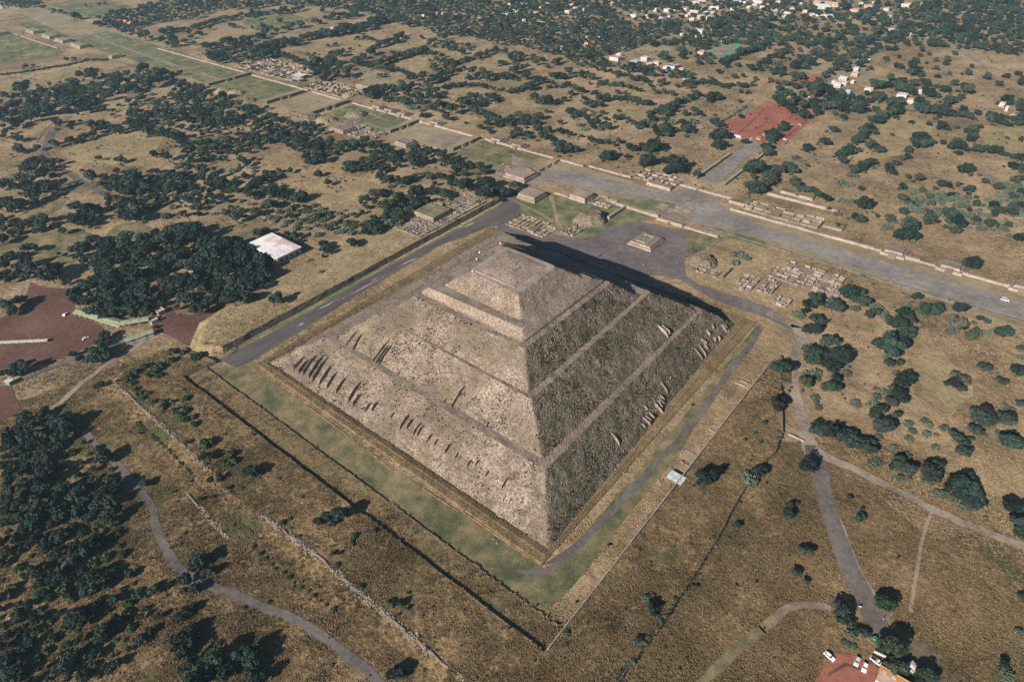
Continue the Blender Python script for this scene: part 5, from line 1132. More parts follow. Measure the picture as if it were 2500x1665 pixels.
# ------------------------------------------------------------------ vehicles
def wheel_mesh():
    mb = MB(); mb.tube((0, -.11, 0), (0, .11, 0), .33, .33, 12); mb.add([(0.33*math.cos(a), -.11, .33*math.sin(a)) for a in np.linspace(0, 6.283, 13)[:12]], [tuple(range(12))]); return mb.me('wheel', MT['tyre'])
WHEEL = wheel_mesh()
def car(name, paint, van=False, pickup=False):
    t = empty(name)
    Lc, Wc = (5.0, 1.9) if van or pickup else (4.4, 1.75)
    prof = [(-Lc/2, .35), (-Lc/2, .85), (-Lc*.36, .98), (Lc*.22, .98), (Lc*.44, .86), (Lc/2, .7), (Lc/2, .35)]
    mb = MB(); n = len(prof); y = Wc/2
    V = [(x, -y, z) for x, z in prof]+[(x, y, z) for x, z in prof]
    mb.add(V, [tuple(range(n)), tuple(range(2*n-1, n-1, -1))]+[(i, i+n, (i+1) % n+n, (i+1) % n) for i in range(n)]); mb.build('body', [MT[paint]], t)
    cx0, cx1 = (-Lc*.47, Lc*.30) if van else ((-Lc*.05, Lc*.26) if pickup else (-Lc*.40, Lc*.20))
    ht = 1.95 if van else 1.5
    V = [(cx0, -y+.08, .97), (cx1, -y+.08, .97), (cx1, y-.08, .97), (cx0, y-.08, .97), (cx0+.35, -y+.25, ht-.06), (cx1-.55, -y+.25, ht-.06), (cx1-.55, y-.25, ht-.06), (cx0+.35, y-.25, ht-.06)]
    MB().add(V, [(0, 1, 5, 4), (1, 2, 6, 5), (2, 3, 7, 6), (3, 0, 4, 7)]).build('windows', [MT['glass']], t)
    MB().box(cx0+.33, cx1-.53, -y+.23, y-.23, ht-.06, ht).build('roof', [MT[paint]], t)
    if pickup: MB().box(-Lc*.46, -Lc*.08, -y+.12, y-.12, .985, 1.02).build('bed', [MT['tyre']], t)
    for sx in (-1, 1):
        for sy in (-1, 1): link('wheel', WHEEL, t, (sx*Lc*.31, sy*(y-.08), .33))
    for sy in (-1, 1): MB().box(Lc/2-.06, Lc/2+.01, sy*y*.6-.18, sy*y*.6+.18, .62, .76).build('headlight', [MT['white']], t)
    return t
cars = {}
def putcar(kind, px, py, qx, qy, label, paint='carwhite', group=None):
    key = (kind, paint)
    if key not in cars: o = cars[key] = car('parked_van' if kind == 'van' else 'parked_pickup' if kind == 'pickup' else 'parked_car', paint, kind == 'van', kind == 'pickup')
    else: o = copy_tree(cars[key])
    P, Q = at(px, py, .6), at(qx, qy, .6); o.location = P; o.rotation_euler[2] = math.atan2(Q[1]-P[1], Q[0]-P[0])
    tag(o, label, 'van' if kind == 'van' else 'car', group)
g_ = 'cars parked at bottom right'
putcar('car', *K(3, 3, (565, 1330))[0], *K(3, 3, (615, 1375))[0], 'white car parked alone at the corner of the red ground', group=g_)
putcar('car', *K(3, 3, (818, 1375))[0], *K(3, 3, (800, 1425))[0], 'silver car, left of two parked side by side on red gravel', 'carsilver', g_)
putcar('car', *K(3, 3, (888, 1430))[0], *K(3, 3, (875, 1475))[0], 'white car, right of two parked side by side on red gravel', 'carwhite', g_)
putcar('pickup', *K(3, 3, (1000, 1375))[0], *K(3, 3, (1040, 1405))[0], 'white pickup parked off the red gravel beside the short wall', 'carwhite', g_)
putcar('car', *K(0, 1, (788, 1545))[0], *K(0, 1, (830, 1525))[0], 'white car alone on the dark red ground by the arcade')
putcar('van', *K(3, 1, (2180, 1190))[0], *K(3, 1, (2225, 1203))[0], 'white van driving on the grey avenue at far right')
g2 = 'cars in the red car park'
for a in ((3, 0, 165, 1190, 185, 1200, 'car', 'carwhite', 'white car under the round tree in the red car park'), (3, 0, 350, 1045, 370, 1035, 'van', 'carwhite', 'white van behind the trees of the red car park'), (3, 0, 155, 1283, 175, 1290, 'car', 'carwhite', 'white car at the near corner of the red car park'), (2, 0, 2200, 1285, 2230, 1270, 'van', 'carwhite', 'white van at the gate of the entrance street'),
          (2, 0, 2320, 1240, 2340, 1230, 'car', 'carsilver', 'silver car near the gate in the red car park'), (3, 0, 820, 960, 850, 965, 'van', 'carwhite', 'white van among trees right of the red car park'), (3, 0, 290, 1150, 300, 1155, 'car', 'carwhite', 'small white car on the open part of the red car park'), (2, 0, 1580, 730, 1600, 730, 'van', 'carwhite', 'white van in the bushes below the blue-roofed house'), (3, 0, 370, 890, 385, 895, 'car', 'carwhite', 'white car glimpsed in the trees above the red car park'), (0, 1, 600, 1325, 615, 1310, 'car', 'carsilver', 'grey car on the dark red ground left of the arcade')):
    putcar(a[6], *K(a[0], a[1], (a[2], a[3]))[0], *K(a[0], a[1], (a[4], a[5]))[0], a[8], a[7], g2 if 'red car park' in a[8] else None)
t = empty('market_stand', at(*K(2, 0, (2265, 1283))[0]), .4, 'small orange market stand beside the gate', 'stall')
cbox('canopy', t, -2.4, 2.4, -1.6, 1.6, 2.2, 2.4, MT['orangeroof']); cbox('counter', t, -2, 2, -1.3, -.9, 0, 1, MT['white'])
for sx in (-2.2, 2.2): cbox('post', t, sx-.06, sx+.06, -1.4, -1.28, 0, 2.2, MT['metal'])
t = empty('playground', at(*K(3, 0, (1500, 885))[0]), .3, 'colourful striped play frame under the town trees', 'play frame')
for k, c_ in enumerate(('blue', 'terracotta', 'orangeroof', 'blue', 'orangeroof')): cbox('slide', t, -4+k*1.8, -2.4+k*1.8, -1.2, 1.2, .1, 1.4+.6*(k % 2), MT[c_])

# ------------------------------------------------------------------ lamp posts and poles
def pole(i, j, x, y, h, label, lamp=True):
    P = at(*K(i, j, (x, y))[0]); t = empty('lamp_post' if lamp else 'pole', P, 1.0, label, 'lamp post' if lamp else 'pole')
    link('shaft', MB().tube((0, 0, 0), (0, 0, h), .16, .09, 8).me('shaft', MT['metal']), t)
    if lamp: link('arm', MB().tube((0, 0, h), (1.4, 0, h+.3), .06, .05, 6).me('arm', MT['metal']), t); link('lamp_head', MB().box(1.2, 1.9, -.15, .15, h+.22, h+.38).me('lamp_head', MT['grey']), t)
    else: link('crossbar', MB().box(-.9, .9, -.06, .06, h-.8, h-.65).me('crossbar', MT['bark']), t)
for a in ((0, 1, 1085, 1085, 11, 'tall grey lamp post in the wood by the arcade'), (0, 1, 1980, 730, 10, 'left of two thin poles near the museum lawn'), (0, 1, 2055, 740, 10, 'right of two thin poles near the museum lawn'), (0, 0, 2045, 160, 12, 'pale pole standing above the red track at the top'), (0, 0, 1800, 190, 10, 'pole at the left end of the red track at the top'), (1, 0, 225, 330, 12, 'pale pole beside the far field hedge'), (1, 0, 1093, 470, 11, 'pole at the hedge above the palace ruins'), (2, 0, 1620, 540, 12, 'pole rising beside the blue-roofed house'), (3, 0, 820, 560, 10, 'pole along the upper tree-lined road')):
    pole(*a, lamp='lamp' in a[-1])

# ------------------------------------------------------------------ people
def person_mesh(seed, top, leg, stride=.25):
    me = bpy.data.meshes.new('person_body'); s = stride
    V = [(0, 0, .95), (0, 0, 1.2), (0, 0, 1.42), (0, 0, 1.53), (0, .02, 1.66), (0, .01, 1.76), (.11, 0, .88), (.12, s*.5, .48), (.12, s*.8, .06), (.12, s*.8+.14, .03), (-.11, 0, .88), (-.12, -s*.3, .48), (-.12, -s*.9, .07), (-.12, -s*.9+.14, .03),
         (.2, 0, 1.4), (.27, -.04, 1.13), (.28, .06, .88), (-.2, 0, 1.4), (-.27, .04, 1.13), (-.27, .14, .9)]
    E = [(0, 1), (1, 2), (2, 3), (3, 4), (4, 5), (0, 6), (6, 7), (7, 8), (8, 9), (0, 10), (10, 11), (11, 12), (12, 13), (2, 14), (14, 15), (15, 16), (2, 17), (17, 18), (18, 19)]
    R2 = [.15, .15, .16, .06, .11, .08, .1, .075, .05, .045, .1, .075, .05, .045, .07, .05, .04, .07, .05, .04]
    me.from_pydata(V, E, []); o = bpy.data.objects.new('tmp', me); COL.objects.link(o)
    sk = o.modifiers.new('s', 'SKIN'); sv = me.skin_vertices[0].data
    for v, r in zip(sv, R2): v.radius = (r, r)
    sv[0].use_root = True
    sb = o.modifiers.new('u', 'SUBSURF'); sb.levels = sb.render_levels = 1
    dg = bpy.context.evaluated_depsgraph_get(); m2 = bpy.data.meshes.new_from_object(o.evaluated_get(dg)); bpy.data.objects.remove(o)
    m2.materials.clear()
    for m_ in (MT[leg], MT[top], MT['skin'], MT['tyre']): m2.materials.append(m_)
    for p in m2.polygons:
        z = p.center.z; x = abs(p.center.x); p.material_index = 3 if z > 1.72 else 2 if z > 1.5 or (x > .24 and z < 1.1) else 1 if z > .92 else 0 if z > .07 else 3
    return m2
PM = [person_mesh(1, 'cloth_light', 'cloth_dark'), person_mesh(2, 'cloth_dark', 'cloth_light', .1), person_mesh(3, 'cloth_red', 'cloth_dark', .3)]
ppl = [(719, 1012, 0, 'person in a light top standing alone on the lawn below the pyramid'), (973, 1139, 0, 'left of two people standing close on the lawn edge'), (978, 1142, 1, 'right of two people standing close on the lawn edge'), (1660, 470, 1, 'person walking on the avenue before the entrance street'), (1738, 493, 0, 'person in a light top walking in the middle of the avenue'), (1665, 499, 2, 'person in red near the framed grass plot'), (1717, 530, 2, 'person in red walking along the avenue edge'),
       (1611, 665, 1, 'dark dressed person at the edge of the pyramid shadow'), (1640, 559, 0, 'person in a light top near the plaza stair'), (1690, 537, 1, 'dark dressed person by the plaza stair top'), (1316, 433, 0, 'person near the large dark-sided platform'), (2104, 651, 2, 'person in red sitting group on the avenue'), (1652, 643, 1, 'dark dressed person at the right side of the plaza'), (1571, 650, 0, 'person at the shadow edge of the plaza'), (2112, 653, 0, 'person in a light top beside the one in red on the avenue'), (2156, 1512, 1, 'dark dressed person on the road end at lower right'), (413, 770, 0, 'left of two light figures by the arcade end'), (434, 770, 0, 'right of two light figures by the arcade end')]
for px, py, k, lb in ppl:
    P = at(px, py); o = link('person', PM[k], None, P, rng.random()*6.28, 1.0); tag(o, lb.replace('sitting group ', ''), 'person')
# ------------------------------------------------------------------ vegetation, surveyed crop by crop: (x, y, crown radius) in crop units
VEG = []                                    # x, y, z, R, kind
def put(px, py, rpx, kind):
    P = at(px, py); m = mpp(P); R = rpx*m*((.82 if py > 880 and px < 1250 else .97 if px < 1250 else .95 if py < 420 else .87) if kind in 'tob' else .9)
    hf = {'t': .75, 'o': .75, 'b': .7, 'c': .35, 's': .35}[kind]
    P = at(px, py, R*hf)
    VEG.append((P[0], P[1], P[2], R, kind))
    if kind in 'tob' and py < 640 and R > 2.2:
        for _ in range(int(rng.integers(0, 3))):
            a = rng.random()*6.283; q = R*rng.uniform(.9, 1.5); VEG.append((P[0]+q*math.cos(a), P[1]+q*math.sin(a), P[2], R*float(rng.uniform(.22, .5)), 'tocs'[int(rng.integers(4))]))
def T(i, j, kind, *L):
    s = 3.768 if j < 3 else 3.76
    for (x, y, r) in L: put(625*i+x/s, 416*j+y/s, r/s, kind)
def ROW(i, j, kind, r, *P, k=1.15):
    s = 3.768 if j < 3 else 3.76
    P = np.array(P, float); d = np.hypot(*np.diff(P, axis=0).T); L = np.r_[0, np.cumsum(d)]
    n = max(2, int(L[-1]/(r*k))+1)
    for t in np.linspace(0, L[-1], n):
        x = np.interp(t, L, P[:, 0])+rng.normal(0, r*.22); y = np.interp(t, L, P[:, 1])+rng.normal(0, r*.15)
        kk = kind if len(kind) == 1 else kind[int(rng.integers(len(kind)))]
        put(625*i+x/s, 416*j+y/s, r*float(np.clip(rng.normal(1, .2), .6, 1.4))/s, kk)
def FILL(i, j, kind, r, *P, dens=1.0, gap=1.35):
    s = 3.768 if j < 3 else 3.76
    P = np.array(P, float); lo, hi = P.min(0), P.max(0)
    nn = int((hi[0]-lo[0])*(hi[1]-lo[1])/(r*r*.16)); nn = min(nn, 60000)
    q = lo+rng.random((nn, 2))*(hi-lo); q = q[inpoly(q, P)]
    got = np.zeros((0, 2)); cell = {}
    g = r*gap/math.sqrt(dens); fy = 0.62    # the ground is foreshortened
    for x, y in q:
        c = (int(x/g), int(y/(g*fy))); ok = True
        for a in (-1, 0, 1):
            for b in (-1, 0, 1):
                for (u, v) in cell.get((c[0]+a, c[1]+b), ()):
                    if (u-x)**2+((v-y)/fy)**2 < g*g: ok = False
        if ok:
            cell.setdefault(c, []).append((x, y))
            kk = kind if len(kind) == 1 else kind[int(rng.integers(len(kind)))]
            put(625*i+x/s, 416*j+y/s, r*float(np.clip(rng.normal(1, .25), .55, 1.5))/s, kk)
# --- crop 0,0
T(0,0,'t',(400,70,30),(500,100,30),(560,110,28),(600,125,25),(690,150,45),(730,160,30),(910,160,25),(895,215,35),(790,55,20),(910,40,20),(960,30,18),(1090,290,40),(1150,290,40),(1210,290,35),(1330,330,65),(1480,365,38),(1500,300,30),(1590,360,45),(1620,400,45),(1700,380,30),(1750,340,30),(1830,300,35),(1740,300,30),(1780,400,25),(2130,230,40),(2320,260,22),(2240,260,15),(1930,260,25),(1560,400,40),(200,810,70),(30,870,40),(840,670,75),(730,690,40),(640,740,40),(870,700,40),(550,760,25),(460,780,25),(350,790,20),(620,550,25),(680,540,20),(230,615,25),(310,605,22))
T(0,0,'t',(1600,830,25),(1270,840,35),(1300,830,30),(1320,900,35),(1180,930,35),(1210,970,35),(1090,965,25),(890,1000,40),(950,1005,30),(1040,1020,25),(1040,1060,25),(545,1140,50),(510,1120,40),(670,1130,35),(740,1120,20),(660,1190,25),(840,1160,60),(930,1150,50),(980,1150,40),(640,1290,50),(520,1330,45),(480,1310,40),(50,1220,40),(140,1270,45),(190,1280,40),(150,1370,50),(200,1380,45),(350,1360,45),(30,1250,30),(220,1180,20),(910,1460,30),(1100,1470,50),(1140,1480,35),(1410,1410,40),(1430,1430,35),(1540,1440,55),(1500,1390,20),(1570,1350,18))
FILL(0,0,'t',24,(980,130),(1080,80),(1150,100),(1250,90),(1260,50),(1430,30),(1500,0),(2355,0),(2355,60),(2100,80),(1950,100),(1700,170),(1500,180),(1250,250),(1100,270),(960,240))
FILL(0,0,'t',22,(0,0),(430,0),(370,40),(200,70),(60,60),(0,40))
ROW(0,0,'t',27,(1480,290),(1700,270),(1850,230),(2000,190),(2250,140),(2355,120))
ROW(0,0,'t',35,(1900,430),(2030,400),(2150,370),(2270,360),(2355,330))
FILL(0,0,'t',42,(1830,580),(2030,440),(2300,410),(2355,420),(2355,540),(2100,600),(1860,650))
FILL(0,0,'to',45,(0,920),(150,860),(400,850),(560,800),(740,780),(950,750),(1200,660),(1300,610),(1420,660),(1560,670),(1800,610),(1830,640),(1850,660),(1560,720),(1200,830),(980,880),(860,960),(700,1050),(600,1060),(540,1000),(330,1060),(120,1170),(0,1190))
ROW(0,0,'s',18,(0,690),(300,650),(600,600),(800,550),(980,550),k=.8)  # bushes, also standing in for the embankment's dark shadow
FILL(0,0,'t',38,(1640,770),(1740,760),(1900,830),(1880,900),(1700,960),(1600,920))
FILL(0,0,'ttc',36,(1380,930),(1480,910),(1560,940),(1700,980),(1900,960),(2050,900),(2200,950),(2355,980),(2355,1080),(2250,1130),(2100,1180),(1900,1230),(1780,1180),(1690,1050),(1640,1090),(1500,1120),(1460,1080),(1400,1000))
FILL(0,0,'t',38,(1150,1060),(1250,1010),(1400,1040),(1380,1140),(1560,1200),(1660,1290),(1560,1290),(1430,1230),(1260,1190),(1130,1140))
ROW(0,0,'t',48,(720,1290),(800,1250),(900,1200),(1000,1170),(1100,1200))
FILL(0,0,'t',42,(200,1540),(240,1470),(330,1420),(400,1470),(560,1480),(620,1567),(180,1567))
FILL(0,0,'tcto',32,(1600,1290),(1750,1320),(1900,1280),(2100,1250),(2355,1200),(2355,1330),(2150,1400),(1950,1480),(1800,1567),(1560,1540),(1620,1480),(1760,1400),dens=.7)
# --- crop 1,0
FILL(1,0,'t',26,(0,60),(80,40),(280,30),(420,60),(540,40),(640,60),(700,70),(950,90),(1150,130),(1110,190),(1300,210),(1480,240),(1560,250),(1640,300),(1850,320),(2000,330),(2200,400),(2355,430),(2355,0),(1600,0),(520,0),(0,0))
ROW(1,0,'t',35,(0,150),(100,120),(280,100),(420,70))
T(1,0,'t',(225,190,38),(615,100,28),(415,225,40),(330,245,35),(265,260,35),(550,200,40),(590,200,30),(635,165,28),(830,160,30),(940,145,20),(60,240,45),(90,290,50),(30,340,40),(60,330,40),(190,290,35),(130,260,30),(560,560,60),(620,560,50),(700,560,45),(930,350,30),(1010,345,38),(1060,360,25),(660,420,22),(730,410,25),(865,450,20),(760,490,50),(700,490,35),(800,470,30),(480,500,20),(540,500,20),(950,425,12),(940,300,30),(980,280,25),(940,580,40),(1260,490,30),(1520,345,25),(1500,460,38),(1600,480,35),(1140,700,30),(1190,685,18),(1050,850,55))
ROW(1,0,'t',32,(680,160),(760,150),(850,130),(920,120))
ROW(1,0,'t',48,(0,470),(100,420),(230,370),(330,380),(480,330),(600,320),(700,300),(850,260),(1000,230),(1100,190),(1160,180),k=.7)
ROW(1,0,'t',48,(0,490),(150,480),(250,510),(350,540),(480,580),k=.8)
FILL(1,0,'t',46,(480,640),(560,570),(700,570),(780,600),(880,620),(830,680),(760,700),(640,740),(500,700))
ROW(1,0,'t',42,(1090,440),(1150,410),(1220,380),(1290,360),(1330,310),k=.8)
ROW(1,0,'t',42,(890,580),(950,540),(1020,510),(1080,480),k=.8)
ROW(1,0,'t',42,(1030,610),(1120,590),(1200,550),(1300,520),(1400,490),(1480,470),(1580,470),k=.8)
ROW(1,0,'to',30,(1150,620),(1250,640),(1350,650),(1450,690))
FILL(1,0,'t',40,(1300,770),(1400,700),(1550,690),(1700,700),(1680,770),(1550,810),(1350,810))
FILL(1,0,'ttct',42,(1000,830),(1150,790),(1280,790),(1350,820),(1600,820),(1750,850),(1700,890),(1560,900),(1850,1000),(1780,1030),(1600,1060),(1480,1030),(1400,960),(1200,920),(1030,890))
FILL(1,0,'to',28,(1540,380),(1700,330),(1850,400),(1950,420),(2000,440),(1900,500),(1780,450),(1620,450),dens=.6)
ROW(1,0,'t',30,(1830,580),(1950,540),(2060,510),(2180,470),(2200,450))
FILL(1,0,'tto',32,(1560,560),(1700,500),(1800,600),(1920,620),(1820,680),(1680,690),(1600,620),dens=.8)
T(1,0,'t',(2260,580,35),(2300,580,28),(1990,650,50),(2080,650,45),(1960,710,40),(2040,700,40),(2330,840,30),(2300,480,35),(2250,470,30),(2120,1130,40),(2220,1150,40),(2060,1170,35),(2150,1200,35),(1750,1080,38),(1800,1090,30),(1930,1130,20),(2160,1220,22),(1540,1060,38),(1880,980,25),(1470,1370,50),(1600,1380,45),(1720,1420,45),(1300,1520,45),(1900,1530,55),(1980,1520,50),(2060,1540,50),(1820,1550,40),(100,990,30))
ROW(1,0,'t',40,(2130,720),(2200,690),(2355,700))
ROW(1,0,'to',28,(1720,800),(1850,780),(1960,780),(2080,780))
ROW(1,0,'to',30,(2120,780),(2180,820),(2270,830))
FILL(1,0,'to',32,(1870,920),(1980,860),(2100,880),(2260,860),(2200,920),(2050,980),(1900,960))
ROW(1,0,'t',42,(1980,1010),(2100,1050),(2200,1080),(2300,1130),(2355,1150),k=.8)
FILL(1,0,'tto',42,(0,1110),(80,1060),(200,1080),(300,1130),(450,1130),(560,1150),(620,1180),(600,1260),(560,1290),(700,1300),(800,1330),(880,1350),(700,1430),(560,1480),(480,1500),(420,1420),(300,1350),(150,1280),(60,1330),(0,1400))
T(1,0,'c',(420,1310,50),(380,1330,40),(450,1350,35))
ROW(1,0,'t',48,(900,1320),(1000,1300),(1100,1320),(1200,1350))
FILL(1,0,'tto',48,(900,1380),(1050,1330),(1200,1330),(1280,1400),(1400,1420),(1600,1380),(1750,1420),(1900,1440),(1820,1490),(1500,1490),(1400,1500),(1250,1470),(1000,1430))
FILL(1,0,'t',42,(820,1520),(1000,1470),(1250,1530),(1240,1567),(820,1567))
# --- crop 2,0
FILL(2,0,'tto',28,(0,0),(880,0),(900,110),(960,160),(1150,240),(1280,200),(1500,190),(1560,200),(1540,290),(1350,325),(1300,350),(1180,420),(1000,480),(820,520),(640,540),(500,520),(400,500),(200,440),(0,410))
FILL(2,0,'tto',30,(1640,200),(1850,190),(1900,110),(2060,110),(2300,120),(2355,160),(2355,400),(2250,440),(2100,390),(1900,400),(1750,440),(1950,590),(1700,580),(1680,510),(1650,380),(1560,340),(1680,340),(1830,300),dens=.75)
FILL(2,0,'t',24,(900,0),(1600,0),(1640,50),(1400,90),(1200,100),(950,60))
FILL(2,0,'t',24,(1850,60),(2060,80),(2100,40),(1860,0))
ROW(2,0,'t',27,(1290,410),(1400,400),(1560,370))
T(2,0,'t',(1560,470,60),(1560,520,40),(1390,520,50),(1420,550,40),(320,610,30),(400,570,45),(430,560,40),(130,700,55),(160,800,60),(500,640,28),(530,660,45),(540,690,35),(640,690,45),(720,710,45),(690,680,35),(840,640,40),(780,640,25),(710,770,20),(370,760,25),(590,820,50),(540,860,40),(640,830,40),(770,850,35),(970,850,25),(1040,860,25),(200,890,50),(330,920,60),(270,930,50),(390,950,35),(430,930,30),(480,920,35),(660,900,35),(700,950,45),(760,950,45),(830,910,55),(880,900,50),(820,960,45),(720,980,35),(1280,790,28),(1300,830,25),(1400,850,30),(1340,850,25),(1470,860,35),(1380,760,40),(1520,790,30))
ROW(2,0,'t',40,(1930,580),(2050,520),(2150,470),(2300,420),(2355,400),k=.7)
FILL(2,0,'to',30,(520,540),(820,520),(900,580),(1080,600),(1380,620),(1600,660),(1700,680),(1660,720),(1500,720),(1250,690),(1050,650),(850,600),(620,610),dens=.8)
FILL(2,0,'t',38,(0,470),(160,490),(300,540),(200,600),(80,650),(0,680),dens=.8)
ROW(2,0,'t',38,(0,840),(100,800),(200,760),(330,720),(420,690),(450,690))
for P in (((920,670),(1050,690),(1180,720),(1250,740)),((330,800),(430,790),(520,780)),((780,770),(880,770),(980,780),(1080,800),(1180,820)),((1600,770),(1750,750),(1850,770),(2000,790),(2200,790))): ROW(2,0,'to',32,*P)
ROW(2,0,'t',38,(960,900),(1080,910),(1180,940),(1280,950))
ROW(2,0,'t',45,(1280,1030),(1380,1010),(1480,980),(1560,930),(1640,900))
FILL(2,0,'t',40,(1280,1030),(1450,980),(1500,990),(1420,1050),(1320,1060))
T(2,0,'t',(1850,880,65),(1810,890,50),(1900,900,40),(1680,850,35),(1720,870,35),(1640,800,35),(1580,780,25),(1900,660,30),(1970,610,35),(1830,720,35),(1860,740,25),(2080,600,30),(2050,700,35),(2130,700,30),(2240,730,25),(2090,935,25),(2170,850,25),(2100,840,25),(310,1025,28),(350,1030,20),(980,1020,20),(550,1000,25),(530,1010,30),(830,1040,28),(960,1080,45),(1010,1080,35),(860,1090,30),(1070,1100,35),(1120,1130,35),(1150,1140,25),(1680,1020,45),(1700,1040,40),(1590,1045,38),(1750,1060,25),(1870,1060,20),(60,1220,60),(20,1230,50),(150,1250,45),(280,1250,55),(330,1200,40),(450,1200,45),(440,1130,35),(500,1210,30),(540,1230,35),(640,1250,25),(720,1280,38),(800,1300,45),(880,1310,35),(980,1300,45),(940,1330,30),(440,1330,70),(520,1370,65),(390,1300,50),(600,1370,50),(470,1390,50),(880,1430,70),(920,1420,50),(850,1450,45),(1080,1350,50),(1130,1370,45),(1200,1340,40),(1300,1330,85),(1250,1370,60),(1380,1350,50),(1060,1440,30),(1250,1480,80),(1210,1510,60),(1400,1480,50),(1500,1520,90),(1560,1510,70),(1450,1540,50))
FILL(2,0,'to',30,(2150,600),(2355,560),(2355,620),(2300,640),(2160,640))
FILL(2,0,'ttc',38,(520,1020),(640,1000),(720,1020),(780,1060),(700,1100),(560,1100))
ROW(2,0,'t',42,(0,1090),(60,1050),(150,1070),(250,1070))
ROW(2,0,'t',45,(80,1120),(160,1140),(250,1170),(320,1190))
FILL(2,0,'ttc',40,(560,1120),(720,1110),(880,1140),(860,1180),(700,1210),(570,1170))
FILL(2,0,'ttc',44,(1180,1140),(1250,1080),(1400,1080),(1500,1110),(1640,1100),(1700,1150),(1620,1200),(1480,1240),(1380,1250),(1320,1240),(1380,1180),(1260,1210))
T(2,0,'t',(1870,1110,55),(1900,1140,50),(1920,1240,75),(1870,1250,55),(1970,1230,55),(1890,1330,70),(1850,1340,40),(2110,1070,28),(2150,1300,40),(2240,1540,90),(2210,1567,70),(2340,1400,60),(1900,1550,50),(2350,1350,60),(2350,1210,25))
ROW(2,0,'s',18,(1940,1110),(2050,1050),(2160,980),k=.8)
# --- crop 3,0
FILL(3,0,'to',30,(0,0),(300,0),(430,60),(380,180),(200,190),(100,170),(0,180),dens=.55)
FILL(3,0,'t',26,(420,110),(600,90),(600,120),(430,130))
T(3,0,'t',(690,60,50),(640,150,50),(700,160,50),(740,50,40),(1225,105,40),(1170,180,40),(1250,160,25),(1210,20,50),(1260,390,35),(1350,380,40),(1500,400,50),(1600,410,45),(1550,410,40),(1160,455,25),(1090,540,32),(1205,525,20),(1200,610,40),(940,630,28),(1420,460,35),(1400,510,25),(1480,500,25),(1540,555,28),(1720,490,30),(1650,540,40),(1640,580,35),(1550,630,25),(1670,680,22),(1560,700,28),(1460,580,18),(1390,930,60),(1430,960,60),(1500,1000,60),(1450,1000,55),(730,640,45),(620,600,40))
FILL(3,0,'t',40,(760,150),(900,80),(1040,80),(1100,180),(1060,230),(900,220),(830,170))
FILL(3,0,'tto',35,(1270,90),(1400,30),(1560,0),(2355,0),(2355,260),(2250,240),(2050,230),(1900,200),(1780,250),(1650,230),(1500,190),(1320,140),dens=.75)
FILL(3,0,'t',38,(1220,310),(1250,220),(1400,210),(1560,230),(1680,240),(1640,330),(1500,340),(1350,320))
FILL(3,0,'t',35,(1130,280),(1200,300),(1180,350),(1110,330))
ROW(3,0,'t',30,(1080,370),(1200,380))
FILL(3,0,'t',40,(1720,420),(1760,340),(1900,320),(1920,400),(1850,450))
FILL(3,0,'tto',38,(1640,330),(1800,260),(2050,250),(2280,230),(2355,290),(2355,480),(2200,480),(1950,440),(1920,360),(1760,330),dens=.75)
ROW(3,0,'t',48,(1370,560),(1330,620),(1300,680),(1380,650),(1420,690))
FILL(3,0,'t',48,(930,740),(1080,690),(1220,720),(1360,780),(1380,820),(1300,850),(1150,800),(1000,830))
FILL(3,0,'t',45,(1150,830),(1280,800),(1370,830),(1350,870),(1180,850))
FILL(3,0,'to',48,(1410,760),(1480,730),(1600,790),(1630,820),(1560,900),(1430,840))
ROW(3,0,'t',38,(1050,250),(990,330),(920,380),(840,460),(790,520),k=.8)
ROW(3,0,'t',36,(1010,430),(940,490),(880,540),(850,600))
ROW(3,0,'t',45,(700,560),(640,620),(540,690),(480,720),(470,780))
ROW(3,0,'to',30,(0,250),(60,240),(130,270),(250,260),(330,260))
T(3,0,'t',(430,260,30),(550,270,30),(690,290,40),(740,250,45),(780,260,40),(860,330,40),(800,300,35),(640,345,45),(690,350,35),(780,400,38),(830,380,38),(130,390,35),(740,475,20),(150,470,45),(200,470,30),(290,465,25),(110,490,45),(70,510,40),(410,490,35),(480,490,40),(560,490,45),(520,510,30),(310,540,50),(380,560,55),(250,600,60),(310,600,55),(400,580,50),(60,650,50),(130,670,45),(230,690,45),(290,710,50),(330,710,35),(20,740,28),(80,760,28),(160,770,38),(210,770,25),(310,1030,50),(850,1010,55))
FILL(3,0,'tto',36,(0,300),(100,320),(160,330),(330,290),(480,330),(560,340),(560,400),(650,420),(560,430),(400,410),(250,400),(200,360),(60,370),(0,380))
ROW(3,0,'t',45,(10,560),(60,590),(90,610))
FILL(3,0,'t',55,(40,860),(100,800),(180,830),(260,770),(400,750),(540,780),(640,840),(760,870),(900,830),(1000,860),(1080,920),(1180,920),(1200,960),(1060,960),(960,960),(900,1040),(760,1010),(620,1050),(450,1030),(380,1000),(330,1060),(260,1040),(180,1000),(60,940))
ROW(3,0,'t',48,(1220,980),(1150,1020),(1080,1050),(1000,1090),(960,1130),(920,1190),(860,1220),(820,1290),(780,1320),(720,1380),(660,1420),k=.85)
T(3,0,'t',(990,1010,45),(960,1100,55),(880,1200,55),(980,1220,35),(800,1290,50),(690,1400,50),(830,1380,38),(680,1480,50),(1440,1010,60),(1400,980,60),(1530,1010,60),(1560,990,50),(1800,780,30),(1870,610,28),(1840,670,38),(1710,770,40),(1800,1010,40),(1930,1040,38),(1900,1090,25),(2020,710,42),(2130,770,40),(2200,700,38),(2205,825,15),(2340,740,50),(2300,680,30),(2350,760,50),(2200,910,45),(2220,940,40),(2120,950,25),(2310,960,50),(2340,1000,50),(2050,1060,50),(2060,1100,50),(2140,1080,40),(2340,1060,40))
ROW(3,0,'t',48,(1620,960),(1700,920),(1780,860),(1840,820),k=.8)
